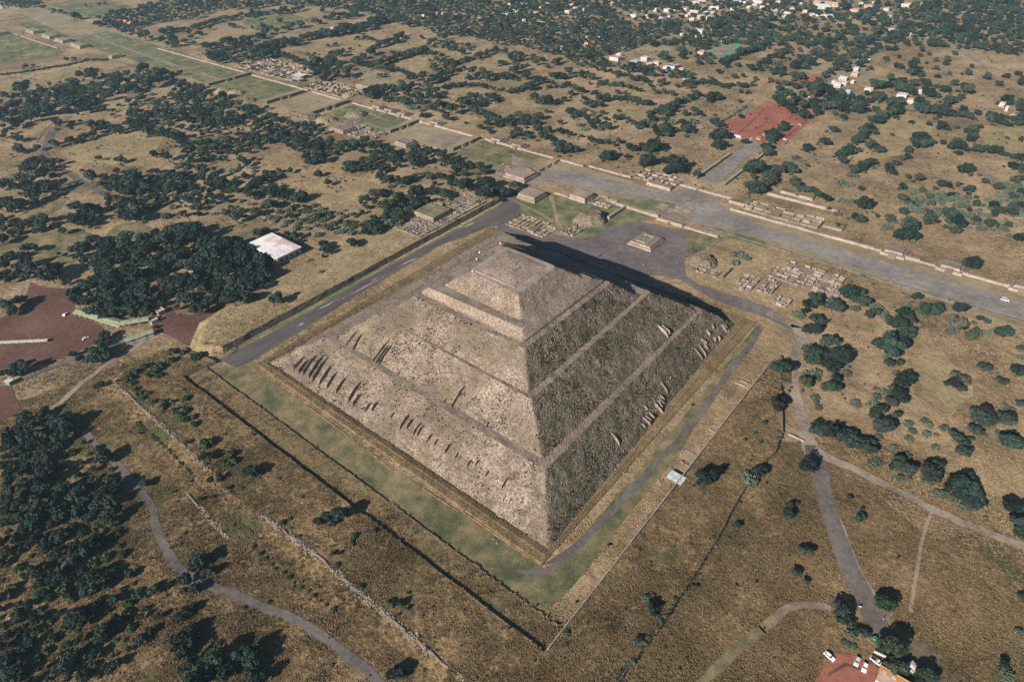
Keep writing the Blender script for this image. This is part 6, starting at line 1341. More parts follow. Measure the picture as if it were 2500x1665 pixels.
ROW(3,0,'t',48,(1640,1030),(1720,1040),(1800,1050),(1860,1060))
ROW(3,0,'t',45,(2120,1120),(2200,1140),(2300,1140),(2355,1120))
ROW(3,0,'t',30,(2090,1070),(2200,1080),(2300,1100))
T(3,0,'t',(1170,1075,32),(1320,1120,28),(1480,1140,32),(1540,1090,25),(1610,1170,55),(1650,1180,40),(1590,1130,30),(1740,1170,30),(1140,1240,22),(600,1190,45),(620,1200,38),(700,1080,35),(440,1060,22),(520,1300,55),(370,1360,50),(340,1370,40),(150,1160,50),(130,1180,50),(40,1240,70),(30,1270,60),(20,1410,45),(180,1530,70),(230,1560,60),(360,1525,25),(1880,1250,50),(1860,1280,40),(2320,1285,28),(2200,1270,20),(1420,1260,80),(1350,1300,55),(1440,1320,60),(1370,1340,45),(1530,1310,28),(1600,1310,35),(1720,1310,60),(1780,1340,65),(1700,1340,50),(1830,1370,40),(1760,1410,35),(1940,1360,60),(2000,1370,45),(2090,1390,55),(1900,1380,40),(1240,1460,30),(1180,1500,45),(1100,1540,45),(2260,1530,60),(2330,1540,50),(1860,1540,55),(1820,1560,40),(950,1490,50),(900,1510,60),(850,1540,50),(790,1560,50),(960,1320,45),(1030,1380,50),(920,1340,40),(1000,1350,40))
T(3,0,'c',(420,1420,28),(260,1450,55),(310,1470,40),(1960,1300,28),(540,1300,35))
ROW(3,0,'t',40,(1830,1210),(1900,1190),(1960,1150))
ROW(3,0,'t',40,(1260,1430),(1300,1380))
ROW(3,0,'to',30,(2150,1420),(2250,1430),(2340,1460))
# --- crop 0,1
FILL(0,1,'ttct',58,(0,80),(120,60),(260,40),(450,20),(600,60),(700,130),(730,170),(560,260),(420,280),(300,240),(180,150),(80,140),dens=.75)
FILL(0,1,'to',54,(800,60),(900,40),(1060,60),(1180,90),(1250,60),(1300,100),(1240,180),(1180,230),(1060,200),(960,180),(880,110))
FILL(0,1,'tctoc',42,(1280,60),(1450,30),(1700,40),(1900,20),(2080,130),(2200,200),(2100,210),(1900,300),(1780,370),(1700,350),(1620,240),(1400,350),(1340,340),(1300,260),dens=.85)
FILL(0,1,'tct',45,(2150,40),(2355,60),(2355,220),(2250,240),(2180,150))
FILL(0,1,'tct',48,(2060,380),(2200,340),(2290,360),(2280,430),(2150,470))
FILL(0,1,'tto',58,(0,310),(120,270),(200,300),(300,260),(350,310),(200,380),(150,430),(330,460),(420,430),(380,500),(200,560),(60,620),(0,680))
FILL(0,1,'ttb',55,(640,340),(760,330),(900,350),(880,430),(960,480),(880,560),(780,520),(700,440))
FILL(0,1,'ttb',50,(1090,270),(1220,290),(1300,370),(1320,450),(1200,440),(1100,400),(940,310),(1000,260))
T(0,1,'t',(10,140,50),(575,555,55),(380,530,55),(330,560,40),(860,620,60),(900,650,50),(440,950,100),(480,990,80),(400,920,80),(500,900,70),(70,1260,80),(180,1200,70),(220,1190,50),(120,1300,60),(1100,650,30),(250,720,60),(320,720,50),(100,780,60),(60,800,50),(200,770,50),(540,770,30),(600,785,30),(960,1520,55),(1000,1540,40),(1430,1440,25),(700,720,60),(740,770,50),(800,700,60),(840,640,60),(640,1020,40),(600,1040,35))
FILL(0,1,'ttto',72,(960,700),(1020,670),(1250,610),(1310,560),(1500,520),(1620,500),(1760,520),(1840,600),(1920,650),(1990,680),(2200,640),(2270,720),(2355,740),(2355,1150),(2060,1240),(1800,1320),(1640,1290),(1560,1230),(1590,1140),(1430,1040),(1340,960),(1180,900),(1020,840),(960,780),gap=1.2)
FILL(0,1,'ttto',68,(680,1090),(860,1010),(880,900),(780,820),(860,740),(960,790),(1060,880),(1200,940),(1320,980),(1380,1080),(1520,1180),(1540,1230),(1440,1230),(1400,1270),(1360,1320),(1120,1360),(920,1320),(760,1250),(700,1180),gap=1.2)
FILL(0,1,'t',58,(0,860),(200,830),(330,860),(300,950),(150,1000),(0,1040))
# --- crop 1,1
FILL(1,1,'ttc',44,(0,20),(130,0),(380,0),(270,40),(100,80),(0,110))
T(1,1,'t',(570,40,40),(660,120,45),(80,170,50),(140,190,60),(200,230,70),(250,240,60),(170,150,50),(380,245,75),(430,240,50),(240,180,50),(10,240,35),(140,310,70),(100,310,55),(190,320,50),(1090,490,70),(1050,520,60),(1140,520,50),(1000,560,45),(900,405,35),(980,390,30),(1010,340,35),(1070,210,55),(1000,260,50),(1090,300,40),(1150,300,25),(1150,220,45),(1180,190,35),(1310,230,55),(1330,250,45),(1470,200,70),(1500,180,50),(1650,130,30),(1690,200,60),(1740,220,60),(1640,190,50),(1780,240,40),(1900,140,80),(1960,150,55),(2120,120,80),(2150,150,60),(2100,220,75),(2060,210,50),(2250,210,75),(2300,210,60),(1790,130,35),(640,710,65),(660,740,50),(620,680,50),(880,660,55),(900,680,45),(190,1180,75))
T(1,1,'c',(960,270,30),(570,590,50),(500,830,40),(600,930,30),(545,600,35))
FILL(1,1,'tcc',42,(120,430),(200,370),(330,340),(470,300),(620,340),(680,420),(620,470),(540,540),(430,560),(300,520),(150,500))
FILL(1,1,'t',50,(0,580),(100,520),(160,560),(300,580),(420,620),(410,660),(300,620),(100,570))
FILL(1,1,'tcc',42,(600,500),(720,480),(850,450),(950,470),(1050,420),(1180,470),(1140,560),(1020,590),(960,610),(860,570),(760,580),(690,560))
FILL(1,1,'c',34,(740,380),(850,360),(880,420),(780,430))
FILL(1,1,'ttc',56,(1190,420),(1180,300),(1290,280),(1400,240),(1500,250),(1560,270),(1620,270),(1460,330),(1380,400),(1340,470),(1300,520),(1210,500))
ROW(1,1,'t',45,(1150,60),(1220,80),(1280,90),(1400,90),(1450,60))
ROW(1,1,'c',35,(1250,140),(1330,110),(1430,90))
FILL(1,1,'t',58,(1570,40),(1700,20),(1880,0),(2100,0),(2200,60),(2180,120),(1980,110),(1800,100),(1700,110),dens=.8)
T(1,1,'t',(40,800,80),(20,890,85),(40,990,85),(80,950,65),(20,1060,60),(110,880,45))
# --- crop 2,1
T(2,1,'t',(1440,0,60),(1560,10,50),(1700,30,60),(2250,160,90),(2180,140,70),(2300,190,60),(2340,120,60),(0,150,60),(40,190,55))
T(2,1,'c',(2050,770,50),(2120,790,50),(2050,850,50),(2170,810,40),(1960,730,20),(2090,760,45))
# --- crop 3,1
T(3,1,'t',(270,120,70),(330,180,70),(400,180,65),(470,220,60),(540,260,65),(240,100,50),(20,40,80),(40,90,60),(100,0,60),(790,10,45),(860,165,40),(1230,150,45),(1390,60,65),(1400,80,50),(1140,10,50),(1600,130,60),(1660,140,40),(1740,135,35),(1790,125,20),(1850,170,60),(2010,100,40),(1950,45,18),(1800,0,60),(1420,180,50),(1680,400,80),(1760,460,90),(1720,550,70),(2050,490,70),(2080,330,60),(2250,390,65),(1260,380,50),(2200,500,50),(2300,80,60),(2110,140,60),(2250,240,55),(1120,450,55),(880,310,90),(840,320,60),(910,330,60),(850,455,55),(790,420,45),(880,460,40),(1000,420,28),(560,355,30),(640,500,30),(650,520,25),(1270,580,110),(1320,520,90),(1220,600,75),(1340,600,75),(2310,620,70),(2350,620,60),(1880,850,85),(1830,850,60),(430,1200,90),(380,1240,75),(450,1170,65),(340,1290,50),(600,1240,95),(650,1260,70),(560,1230,60),(770,1140,100),(830,1120,70),(700,1110,70),(860,1210,80),(920,1200,50),(970,1300,70),(940,1340,60),(1250,1310,85),(1280,1380,90),(1220,1420,100),(1150,1400,75),(1270,1490,85),(1200,1540,85),(1100,1390,60),(1290,1540,60),(1360,1160,65),(1490,1290,80),(1450,1290,85),(1400,1300,70),(1530,1270,75),(1780,1270,75),(1740,1270,50),(1820,1270,45),(1880,1530,75),(1920,1500,60),(1850,1510,60),(1950,1360,45),(2010,1390,40),(470,1380,75),(430,1360,60),(400,1460,90),(440,1480,60),(350,1440,40),(540,1550,60),(600,1560,50))
T(3,1,'b',(1740,1420,95),(1690,1430,80),(1780,1440,60),(2170,1490,75),(2130,1500,60),(1530,170,30),(1590,1290,40))
T(3,1,'c',(760,40,50),(820,50,40),(680,110,50),(760,130,45),(2180,540,50),(2220,600,40),(1100,520,60),(1060,540,40),(1170,470,40),(1250,460,40),(1300,430,40),(690,280,50),(760,280,50),(640,400,50),(1320,640,50),(1520,440,50),(1750,840,45),(1910,890,40),(1960,870,30),(800,1270,50),(1000,1260,70),(1060,1320,60),(1280,1160,40),(1280,1240,50),(1680,1480,60),(1720,1490,45),(1900,1400,40),(2010,1500,55),(2070,1470,40),(520,1390,40),(290,1330,60),(250,1310,45),(870,970,35))
FILL(3,1,'ccco',46,(1210,260),(1300,200),(1420,170),(1560,200),(1700,200),(1850,220),(2000,250),(2355,180),(2355,400),(2250,420),(2150,520),(2100,560),(1980,540),(1860,540),(1680,560),(1560,480),(1480,500),(1380,380),(1230,320),gap=1.25)
FILL(3,1,'c',48,(2120,150),(2200,60),(2355,40),(2355,280),(2200,260))
# --- crop 0,2
T(0,2,'t',(600,760,105),(560,790,85),(640,730,75),(930,1080,95),(960,1050,75),(850,1180,55),(2300,1190,85),(2340,1220,65),(930,400,50),(870,420,30),(990,400,35),(1080,370,22),(900,110,85),(960,80,65),(960,140,65),(860,160,65),(740,160,50),(670,120,38),(800,80,28),(180,200,60),(200,240,95),(150,280,75),(30,300,50),(100,300,65),(930,20,55),(400,650,65),(1010,1350,105),(1060,1310,85),(940,1440,95),(1330,1300,60),(1890,1060,70),(1920,1080,60))
T(0,2,'s',(1900,940,75),(2110,1050,60),(2130,1110,60),(2060,1130,50),(1640,680,55),(1500,600,50),(1600,650,55),(1700,720,55),(1790,760,45),(1440,250,65),(1390,300,55),(1230,290,55),(1180,350,55),(1330,230,50),(1400,560,40),(1500,550,38),(1300,530,38),(1570,100,55),(1680,110,45),(1800,150,55),(1560,180,55),(1280,480,38),(1480,220,50),(1450,320,50),(1710,530,40),(1580,560,35),(1850,120,40),(1680,640,55),(1770,700,45),(1350,480,35),(1250,440,35),(1200,400,45))
T(0,2,'t',(1770,130,28),(1930,1270,50),(2010,1260,45),(2090,1350,35),(1840,1460,30),(1960,1440,22),(2200,1500,22),(1590,1390,22),(1280,850,25),(1720,930,35))
FILL(0,2,'ttto',74,(0,840),(180,720),(300,640),(420,640),(470,750),(560,740),(600,830),(540,900),(480,1000),(380,1080),(500,1080),(540,1180),(480,1260),(300,1330),(200,1300),(0,1200),gap=1.35)
FILL(0,2,'ttto',76,(0,1380),(150,1350),(400,1320),(560,1330),(740,1340),(760,1420),(900,1420),(1000,1300),(1080,1380),(1030,1440),(1000,1567),(0,1567),gap=1.35)
# --- crop 0,3
FILL(0,3,'ttto',82,(0,0),(600,0),(950,20),(1000,100),(960,230),(860,330),(700,450),(640,330),(480,280),(360,330),(220,300),(60,470),(0,480),gap=1.35)
T(0,3,'t',(570,580,95),(420,620,105),(300,560,85),(520,400,85),(640,480,75),(860,600,100),(900,680,90),(780,650,85),(960,590,75),(780,760,55),(1000,560,65),(700,960,110),(760,1000,90),(820,900,80),(650,1000,75),(960,1100,110),(1000,1050,80),(920,1150,75),(1050,1000,70),(1300,760,80),(1420,740,70),(1240,780,55),(1480,700,50),(1700,640,90),(1780,700,80),(1690,720,65),(1820,460,105),(1900,560,70),(1760,520,70),(1660,960,70),(1720,920,70),(1650,1180,120),(1720,1100,95),(1760,1200,85),(1680,1300,85),(150,980,75),(120,1010,55),(620,770,50),(600,1390,105),(700,1340,85),(560,1440,85),(760,1330,65),(1060,1400,60),(980,1430,60),(640,1500,65),(760,1540,75),(2300,1400,110),(2100,1480,110),(1900,1500,100),(1740,1400,90),(250,1120,60),(60,1130,60),(380,760,60),(250,860,55))
FILL(0,3,'ttto',88,(0,1300),(200,1260),(300,1230),(180,1400),(100,1567),(0,1567))
FILL(0,3,'ttto',112,(1500,1567),(1650,1450),(1760,1340),(1900,1370),(1950,1300),(2080,1310),(2350,1260),(2350,1567),dens=.8)
T(0,3,'c',(1900,530,35),(1690,200,28),(450,480,40),(560,440,40),(620,520,35),(2000,1210,45),(1950,1180,40),(700,1100,35),(650,1080,30),(1060,1180,35),(580,750,35))
# --- crop 1,3
T(1,3,'t',(640,60,70),(570,90,65),(760,40,95),(820,20,75),(690,110,48),(700,390,36),(760,380,30),(1220,830,32),(1330,850,48),(1380,890,36),(1300,950,22),(1290,1470,85),(1240,1500,75),(30,1530,90),(1360,1500,50),(250,90,30))
T(1,3,'c',(230,110,42),(730,500,40),(1570,1260,28),(1000,760,20),(1690,530,18),(300,70,30))
T(1,3,'s',(900,230,40),(960,700,40),(1250,840,45),(1080,180,35),(880,290,35))
# --- crop 2,2 / 2,3
T(2,2,'t',(1780,1260,110),(1760,1220,75),(1840,1240,70),(2260,1210,75),(2300,1200,65),(2140,910,25),(130,830,20),(2320,750,28),(1660,590,14),(2150,110,14))
T(2,2,'c',(2180,1280,100),(2150,1230,60),(2260,720,25),(2240,690,25))
T(2,2,'s',(760,1290,55),(1150,800,22),(800,1320,40),(620,1340,40),(560,1420,40))
T(2,3,'c',(1190,225,34),(1230,800,55),(1330,960,42),(490,1120,45),(490,1220,30),(1490,800,30),(1850,240,25),(1990,250,25),(2030,150,40),(1290,780,40),(1260,880,40))
T(2,3,'t',(1290,900,65),(1280,850,50),(2070,130,40),(880,310,22),(590,830,16),(1160,1170,40),(230,860,14))
ROW(2,3,'c',30,(1100,1380),(1000,1480),(960,1540))
ROW(2,3,'s',26,(1590,720),(1440,910),(1300,1110),(1180,1250),k=2.2)  # shrubs standing in for the dark shadow of the trench
# --- crop 3,2
T(3,2,'t',(125,270,110),(70,590,80),(130,560,65),(420,140,120),(620,150,130),(580,220,100),(500,180,85),(680,170,80),(340,390,75),(590,420,90),(520,430,70),(620,360,60),(560,10,85),(1120,50,140),(1050,40,95),(1230,30,95),(1150,100,85),(1120,210,65),(1210,210,48),(1270,340,85),(1300,310,60),(1230,400,75),(1210,520,85),(1160,480,85),(1130,560,75),(1000,660,90),(1050,640,70),(960,690,65),(1070,790,115),(1020,800,75),(1130,790,65),(1170,690,55),(460,820,85),(430,780,70),(520,830,85),(600,860,95),(660,900,85),(640,810,65),(740,870,85),(800,920,95),(870,980,95),(940,1000,80),(920,930,75),(760,960,65),(980,950,40),(1180,1110,75),(1200,1150,85),(1270,1180,90),(1150,1150,58),(1220,1090,58),(1520,1230,115),(1470,1240,78),(1560,1170,78),(1780,1330,140),(1720,1350,100),(1850,1370,100),(1840,1270,75),(1800,1420,100),(1900,1420,85),(1870,1500,90),(1960,1480,70),(2250,1540,95),(2330,1550,85),(2000,250,78),(2300,290,85),(2160,370,52),(2330,70,58),(1920,670,85),(1960,720,85),(2030,720,85),(2000,650,75),(2200,740,85),(2230,700,75),(2160,700,65),(2330,580,50),(1900,830,75),(1940,850,48),(1720,890,75),(1800,940,70),(1770,900,58),(1800,1030,80),(1840,1010,48),(1860,910,40),(2260,870,48),(2230,940,105),(2290,950,75),(370,1150,95),(745,1440,36),(190,1540,65),(260,1500,33),(860,1550,28))
T(3,2,'b',(1760,370,90),(1720,400,75),(1780,450,55),(1640,390,36),(1120,220,50),(1250,1190,60))
T(3,2,'c',(360,310,65),(440,290,65),(600,270,55),(720,300,55),(440,340,55),(520,20,65),(1090,150,46),(1180,300,46),(1060,470,52),(1000,440,42),(1000,510,52),(1250,540,55),(980,570,55),(920,580,38),(800,570,55),(830,590,42),(430,520,50),(460,610,50),(440,560,38),(1010,890,50),(1290,760,55),(1330,830,46),(1300,900,50),(1450,740,55),(1480,770,46),(1460,860,50),(1550,860,32),(1620,800,55),(1150,980,50),(1540,980,50),(1280,1060,60),(1240,1050,42),(960,1130,62),(1020,1120,46),(990,1100,46),(1210,1260,55),(1290,1270,46),(1460,1300,46),(1630,1410,62),(1560,1400,55),(1700,1450,55),(1820,1480,46),(1790,1530,46),(2110,370,42),(2120,300,28),(2320,150,38),(1960,770,55),(1920,760,46),(2220,630,62),(2180,600,46),(2200,860,55),(2160,910,55),(2130,850,42),(2010,870,24),(100,1420,28),(80,900,38))
# --- crop 3,3
T(3,3,'t',(180,30,66),(870,40,46),(820,80,55),(345,365,70),(270,560,60),(355,645,46),(680,900,120),(690,980,100),(760,1030,55),(1085,835,115),(1100,870,75),(900,1120,55),(830,1090,55),(2340,780,46),(2180,1400,55),(2330,200,85),(2320,120,95),(1190,425,18))
T(3,3,'o',(1130,1230,140),(1050,1230,85),(1210,1260,85),(1180,1430,105),(1150,1380,75),(1240,1460,65),(1440,1500,95),(1500,1530,75),(1400,1540,65))
T(3,3,'s',(980,1170,38))
T(3,3,'c',(760,1130,62),(700,1200,40),(740,1220,40),(790,1240,40),(2310,1110,50),(2190,1480,80),(2170,1420,50),(2000,70,36),(2200,1540,60))
# loose small bushes and cactus far and near
for _ in range(9000):
    px, py = rng.random()*2500, 40+rng.random()**1.1*1000
    P = unp(px, py); v = vnoise(P[0]*.012, P[1]*.012, 5.5)+.5*vnoise(P[0]*.04, P[1]*.04, 1.5)
    if not (px > 1250 and py < 700 or px < 1150 and py < 560 or px > 1900): continue
    if px > 1900 and py > 560 and rng.random() < .7: continue
    if v < -.05: continue
    put(px, py, float(rng.uniform(1.2, 3.4))*(0.55+py/1300)*(1.25 if v > .5 else 1), 'ttcoo'[int(rng.integers(5))])
FILL(2,0,'to',25,(850,0),(2355,0),(2355,330),(1900,420),(1300,400),(1000,420),dens=.32)
FILL(3,0,'to',28,(0,0),(2355,0),(2355,480),(1300,420),(1000,480),(500,560),(0,560),dens=.24)
FILL(0,1,'ttc',42,(700,0),(2355,0),(2355,420),(1500,420),(1300,300),dens=.30)
FILL(0,0,'ttc',30,(1300,860),(2355,880),(2355,1560),(1700,1560),(1650,1280),(1150,1060),dens=.30)
ROW(0,2,'s',24,(1270,770),(1420,880),(1560,1010),(1780,1240),k=1.1)
ROW(1,3,'s',26,(-20,330),(120,470),(420,700),(700,900),k=2.6)
FILL(0,2,'sts',50,(0,840),(400,640),(640,720),(1000,1000),(1100,1300),(1000,1567),(0,1567),dens=.35)
FILL(0,3,'sts',52,(0,0),(1000,0),(1100,300),(1300,700),(1500,1000),(900,1567),(0,1567),dens=.28)
for _ in range(260):
    px, py = rng.uniform(400, 1900), rng.uniform(1000, 1665); P = unp(px, py)
    if P[1] > -145 and P[0] < 145: continue
    put(px, py, float(rng.uniform(2.0, 6.0)), 'sscb'[int(rng.integers(4))])
# keep roads, walls, the pyramid and the houses free
VEG = np.array([(a, b, c, d, 'tobcs'.index(k)) for a, b, c, d, k in VEG])
blk = np.zeros(len(VEG), bool)
for S in SHEETS[:0]: pass

# keep the ways, the walls and the pyramid free of plants
px_ = np.array([((v[:3]-CAM) @ ROT.T) for v in VEG]); PX = 1250+FPX*px_[:, 0]/px_[:, 2]; PY = 832.5-FPX*px_[:, 1]/px_[:, 2]; VR = VEG[:, 3]*FPX/px_[:, 2]
keep = np.ones(len(VEG), bool)
for nm, S in NOPLANT: keep &= ~inpoly(VEG[:, :2], S)
bs_ = lev[0][1]; keep &= ~inpoly(VEG[:, :2], np.array(skirt))
keep &= (PX > -160) & (PX < 2660) & (PY > -60) & (PY < 1800)
VEG, PX, PY, VR = VEG[keep], PX[keep], PY[keep], VR[keep]
inside = (PX > -5) & (PX < 2505) & (PY > 0) & (PY < 1670)
KIND = VEG[:, 4].astype(int)                  # t o b c s
score = np.where(inside, VR, 0)
isT, isC, isS = KIND <= 2, KIND == 3, KIND == 4
single = np.zeros(len(VEG), bool)
for m_, cap in ((isT, 298), (isC, 200), (isS, 60)):
    ix = np.where(m_)[0]; single[ix[np.argsort(-score[ix])[:cap]]] = True
single &= inside
PLANTS = []                                    # (object, px, py, kind, radius) for the labels
def rs(): return float(rng.uniform(.88, 1.15))
for i in np.where(single)[0]:
    x, y, z, R, k = VEG[i]; k = int(k); ch = 'tobcs'[k]; rz = float(rng.random()*6.283)
    if ch in 'tob':
        o = empty('tree', (x, y, z), rz); hs = rs()
        sx = float(rng.uniform(.8, 1.12)); o.scale = (R*sx, R*.95/sx**.5, R*hs)
        me = CROWN[ch][int(rng.integers(len(CROWN[ch])))]
        link('crown', me, o); link('trunk', TRUNK[int(rng.integers(3))], o)
    elif ch == 'c': o = link('cactus_clump', CROWN['c'][int(rng.integers(3))], None, (x, y, z), rz, (R, R, R*rs()))
    else: o = link('shrub', CROWN['s'][int(rng.integers(3))], None, (x, y, z), rz, (R, R, R*rs()))
    PLANTS.append((o, PX[i], PY[i], ch, VR[i], VEG[i]))
def rest(mask, name, meshes):
    ix = np.where(mask & ~single)[0]
    if not len(ix): return
    S = np.stack([VEG[ix, 3]]*3, 1); S *= rng.uniform(.8, 1.12, (len(ix), 3))
    scatter(name, VEG[ix, :3], S, rng.random(len(ix))*6.283, meshes)
rest(isT, 'far_woods', [whole_tree(k, 't') for k in range(9)]+[whole_tree(k, 'o') for k in range(4)])
rest(isC, 'far_cactus_scrub', CROWN['c'])
rest(isS, 'far_bushes', CROWN['s'])

# ------------------------------------------------------------------ dry grass
def tuft_mesh(seed, m, n=11, h=.5, sp=.32):
    r = np.random.default_rng(seed); mb = MB()
    for k in range(n):
        a = r.random()*6.283; d = math.sqrt(r.random())*.75
        b = np.array([d*math.cos(a), d*math.sin(a), -.05]); a2 = a+r.normal()*.8
        tip = b+np.array([math.cos(a2)*sp*r.uniform(.2, 1), math.sin(a2)*sp*r.uniform(.2, 1), h*r.uniform(.5, 1.2)])
        s = np.array([-math.sin(a2), math.cos(a2), 0])*r.uniform(.10, .24)
        mid = (b+tip)/2+np.array([0, 0, h*.15])
        mb.add([b-s, b+s, mid+s*.9, mid-s*.9], [(0, 1, 2, 3)]); mb.add([mid-s*.9, mid+s*.9, tip+s*.3, tip-s*.3], [(0, 1, 2, 3)])
    return mb.me('grass_tuft', [m])
TUFTS = {c: [tuft_mesh(200+k, MT[c]) for k in range(3)] for c in ('straw', 'strawbrown', 'strawgold')}
TUFT = TUFTS['straw']
N = 230000
q = np.stack([rng.random(N)*2900-200, 330+rng.random(N)**0.85*1450], 1)
d = np.stack([(q[:, 0]-1250)/FPX, (832.5-q[:, 1])/FPX, np.ones(N)], 1) @ ROT
t = -CAM[2]/d[:, 2]; P = CAM+d*t[:, None]
hz_ = zat(P[:, 0], P[:, 1])
for zz in (ZE, ZS):                             # on the raised platforms the ray meets the ground earlier
    t2 = (zz-CAM[2])/d[:, 2]; P2 = CAM+d*t2[:, None]; on = np.abs(zat(P2[:, 0], P2[:, 1])-zz) < .05
    P[on] = P2[on]
P[:, 2] = zat(P[:, 0], P[:, 1])
ok = np.ones(N, bool)
for S in SHEETS: ok &= ~inpoly(P[:, :2], S)
ok &= ~inpoly(P[:, :2], skirt)
for S in EXTRA_BLOCK: ok &= ~inpoly(P[:, :2], S)
cl = vnoise(P[:, 0]*.05, P[:, 1]*.05, 2.0)*.6+vnoise(P[:, 0]*.17, P[:, 1]*.17, 4.0)*.6
ok &= rng.random(N) < 0.62+cl*.75
P = P[ok]; n = len(P); cl = cl[ok]
zone = vnoise(P[:, 0]*.03, P[:, 1]*.03, 7.0)*12
dark = (P[:, 1] < -141+zone*.2) & (P[:, 0] > -230) | (P[:, 0] > 141+zone*.3) & (P[:, 1] < 30+zone-(P[:, 0]-200)*.4*(P[:, 0] > 200))  # zone whose tufts carry the painted foreground vignette
gold = inpoly(P[:, :2], polyS) | (P[:, 0] > 95) & (P[:, 0] < 142) & (P[:, 1] > -140) & (P[:, 1] < 215) | (P[:, 0] > 40) & (P[:, 0] < 150) & (P[:, 1] > 140) & (P[:, 1] < 225)
dark &= ~gold
S = rng.uniform(.5, 1.15, n)*(1+0.25*cl); S3 = np.stack([S*1.2, S*1.2, S*rng.uniform(.35, .85, n)], 1)
for c, m_, nm in (('strawbrown', dark, 'dimmed_brown_weeds'), ('strawgold', gold, 'golden_grass'), ('straw', ~dark & ~gold, 'dry_grass')):
    scatter(nm, P[m_], S3[m_], rng.random(int(m_.sum()))*6.283, TUFTS[c])
# grass on the skirt of the pyramid
n = 15000; u = rng.random(n)*NS; i0 = u.astype(int) % NS; fr_ = (u-np.floor(u))[:, None]; f = rng.random(n)**.8
Pa = (A_[i0]*(1-fr_)+A_[(i0+1) % NS]*fr_)*(1-f)[:, None]+(B_[i0]*(1-fr_)+B_[(i0+1) % NS]*fr_)*f[:, None]
z = np.interp(f, rows, hz) if False else np.interp(f, [0, 0.08, 0.2, 0.35, 0.5, 0.52, 0.65, 0.8, 1.0], [-0.1, 0.6, 0.7, 0.75, 0.8, 1.15, 1.0, 0.75, 0.25])
SS = rng.uniform(.3, .7, n)
scatter('skirt_grass', np.stack([Pa[:, 0], Pa[:, 1], z], 1), SS, rng.random(n)*6.283, TUFT)

# ------------------------------------------------------------------ loose stones and weeds on the faces of the pyramid
def on_faces(n, tiers, faces, hi=1.0):
    out = []
    for _ in range(n):
        k = tiers[int(rng.integers(len(tiers)))]; (z0, q0), (z1, q1) = lev[2*k], lev[2*k+1]
        i = faces[int(rng.integers(len(faces)))]; u, v = rng.random(), rng.random()*hi
        a = (q0[i]*(1-u)+q0[(i+1) % 4]*u)*(1-v)+(q1[i]*(1-u)+q1[(i+1) % 4]*u)*v
        out.append((a[0], a[1], z0*(1-v)+z1*v))
    return np.array(out)
P = on_faces(13000, [0, 0, 0, 0, 1, 1, 1, 2, 2], [0, 1])
n = len(P); scatter('rubble', P, rng.uniform(.15, .45, n), rng.random(n)*6.283, ROCK, parent=pyr)
P = on_faces(17000, [0, 0, 0, 1, 1, 1, 2, 2], [0, 0, 1, 1, 1])
g_ = vnoise(P[:, 0]*.06, P[:, 1]*.06, P[:, 2]*.06)+.5*vnoise(P[:, 0]*.2, P[:, 1]*.2, P[:, 2]*.2)
P = P[g_ > -.05]; n = len(P)
WEED = [crown_mesh('weed', 300+k, MT['weedleaf'], 4, 60, zc=.2, rz=.2, ls=.35, core=.6) for k in range(2)]+TUFTS['strawbrown']
scatter('weeds', P, rng.uniform(.22, .6, n), rng.random(n)*6.283, WEED, parent=pyr)
# ------------------------------------------------------------------ labels that tell the repeats apart
LM = [("the pyramid's left corner", 640, 890), ("the pyramid's near corner", 1338, 1343), ("the pyramid's right corner", 1790, 790), ('the museum roof', 672, 600), ('the tin-roofed shed', 1650, 1165), ('the red car park', 1900, 290), ('the dark red ground', 120, 770), ('the green-roofed arcade', 290, 780),
      ('the road fork', 2000, 1110), ('the cars at bottom right', 2085, 1615), ('the lower left road bend', 450, 1395), ('the white van on the avenue', 2455, 732), ('the pale ruins', 1960, 690), ('the plaza altar', 1580, 585), ('the entrance street', 1800, 385), ('the green-topped ruin', 1055, 515), ('the large platform where streets meet', 1270, 425),
      ('the crowded palace ruins', 800, 220), ('the white gabled gate houses', 2220, 240), ('the orange-roofed houses', 2050, 205), ('the green sports field', 1770, 120), ('the blue-roofed house', 1640, 160), ('the far lawn path bend', 230, 90), ('the red-roofed farm', 310, 55), ('the curved road at left', 130, 300), ('the golden field at left', 290, 350), ('the stony track at lower left', 130, 1430),
      ('the long rubble wall', 860, 1440), ('the cactus thicket', 2330, 500), ('the bright shrubs on the bank', 500, 1080), ('the dirt road at right', 2300, 1250), ('the footpath at lower right', 2240, 1380), ('the courtyard rooms', 870, 310), ('the sunken courtyard', 1980, 540), ('the upper tree-lined road', 2130, 110), ('the long pinkish hall', 2020, 10), ('the green kiosk', 25, 935), ('the dark trench line', 1750, 1320), ('the winding road at right', 1945, 900), ('the wood below the kiosk', 100, 1180), ('the lone golden slope', 560, 760), ('the town walls', 1700, 80), ('the far terracotta yard', 1400, 105), ('the upper right dirt road', 2350, 120), ('the lower edge trees', 500, 1640)]
ORD = ['nearest', 'second nearest', 'third nearest', 'fourth nearest', 'fifth nearest', 'sixth nearest', 'seventh nearest', 'eighth nearest', 'ninth nearest', 'tenth nearest', 'eleventh nearest', 'twelfth nearest', 'thirteenth nearest', 'fourteenth nearest', 'fifteenth nearest', 'sixteenth nearest', 'seventeenth nearest', 'eighteenth nearest', 'nineteenth nearest', 'twentieth nearest']
ORD += ['twenty-%s nearest' % s for s in ('first', 'second', 'third', 'fourth', 'fifth', 'sixth', 'seventh', 'eighth', 'ninth')]+['thirtieth nearest']+['thirty-%s nearest' % s for s in ('first', 'second', 'third', 'fourth', 'fifth', 'sixth', 'seventh', 'eighth', 'ninth')]
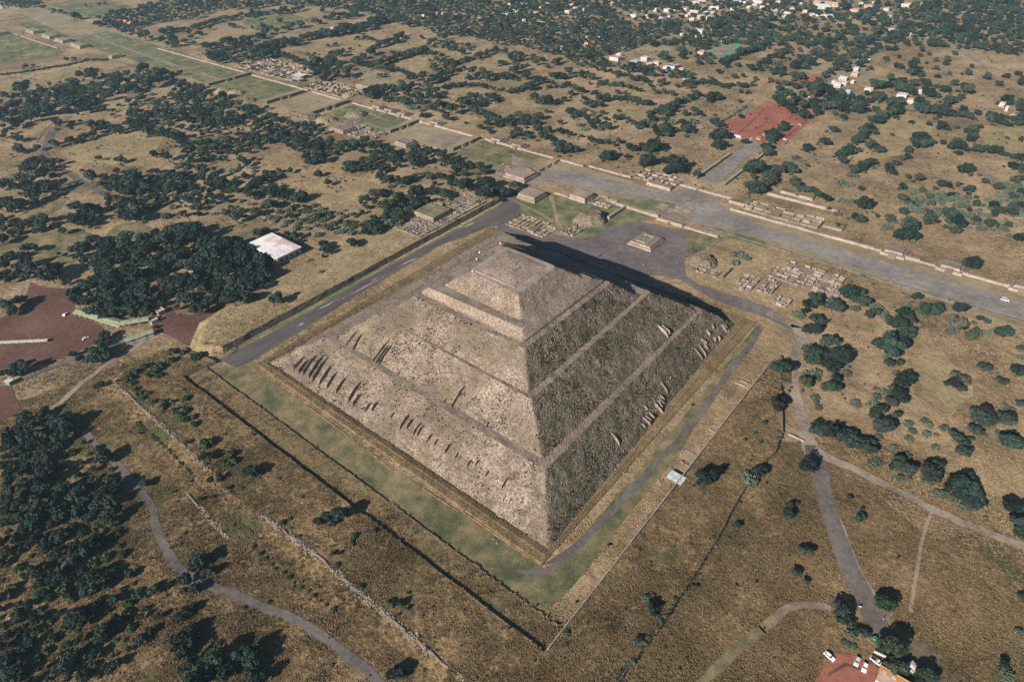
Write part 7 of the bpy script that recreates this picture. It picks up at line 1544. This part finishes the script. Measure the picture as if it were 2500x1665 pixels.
def where(px, py):
    d = [math.hypot((px-x), (py-y)*1.4) for _, x, y in LM]; k = int(np.argmin(d)); n, x, y = LM[k]
    dx, dy = px-x, (py-y)*1.3
    s = ('right of' if dx > 0 else 'left of') if abs(dx) > abs(dy) else ('below' if dy > 0 else 'above')
    return s, n, d[k]
def distinguish(items, cat, group):
    """items: (object, px, py, phrase) -> a label of its own for each: look, then order of distance from a findable landmark"""
    b = {}
    for o, px, py, ph in items:
        s, n, d = where(px, py); b.setdefault((ph, s, n), []).append((d, o, px, py))
    for (ph, s, n), L in b.items():
        L.sort(key=lambda q: q[0])
        for k, (d, o, px, py) in enumerate(L):
            lb = '%s %s %s' % (ph, s, n) if len(L) == 1 else '%s, %s among those %s %s' % (ph, ORD[k], s, n)
            tag(o, lb, cat, group)
def look(ch, r, v):
    sz = 'large' if r > 24 else 'small' if r < 15 else 'mid-sized'
    return {'t': '%s dark green tree' % sz, 'o': '%s olive green tree' % sz, 'b': '%s bare brownish tree' % sz, 'c': '%s grey-green cactus clump' % ('broad' if r > 13 else 'small'), 's': '%s green shrub' % ('broad' if r > 14 else 'small')}[ch]
distinguish([(o, px, py, look(ch, r, v)) for o, px, py, ch, r, v in PLANTS if ch in 'tob'], 'tree', 'trees on the dry grassland')
distinguish([(o, px, py, look(ch, r, v)) for o, px, py, ch, r, v in PLANTS if ch == 'c'], 'cactus', 'cactus clumps on the dry grassland')
distinguish([(o, px, py, look(ch, r, v)) for o, px, py, ch, r, v in PLANTS if ch == 's'], 'shrub', 'green shrubs')
distinguish([(o, px, py, o['label']) for o, px, py in HOUSES if o.get('group')], 'house', 'houses of the far town')
# ------------------------------------------------------------------ the morning haze
me = MB().box(-3420, 1520, -920, 3420, -1.0, 275).me('haze', None)
hm = bpy.data.materials.new('thin_haze'); hm.use_nodes = True; nt = hm.node_tree; nt.nodes.clear()
pv = nt.nodes.new('ShaderNodeVolumePrincipled'); ou = nt.nodes.new('ShaderNodeOutputMaterial')
pv.inputs['Color'].default_value = (0.52, 0.80, 0.95, 1); pv.inputs['Density'].default_value = HAZE; pv.inputs['Anisotropy'].default_value = 0.2
nt.links.new(pv.outputs[0], ou.inputs['Volume']); me.materials.append(hm)
tag(link('haze', me), kind='stuff')
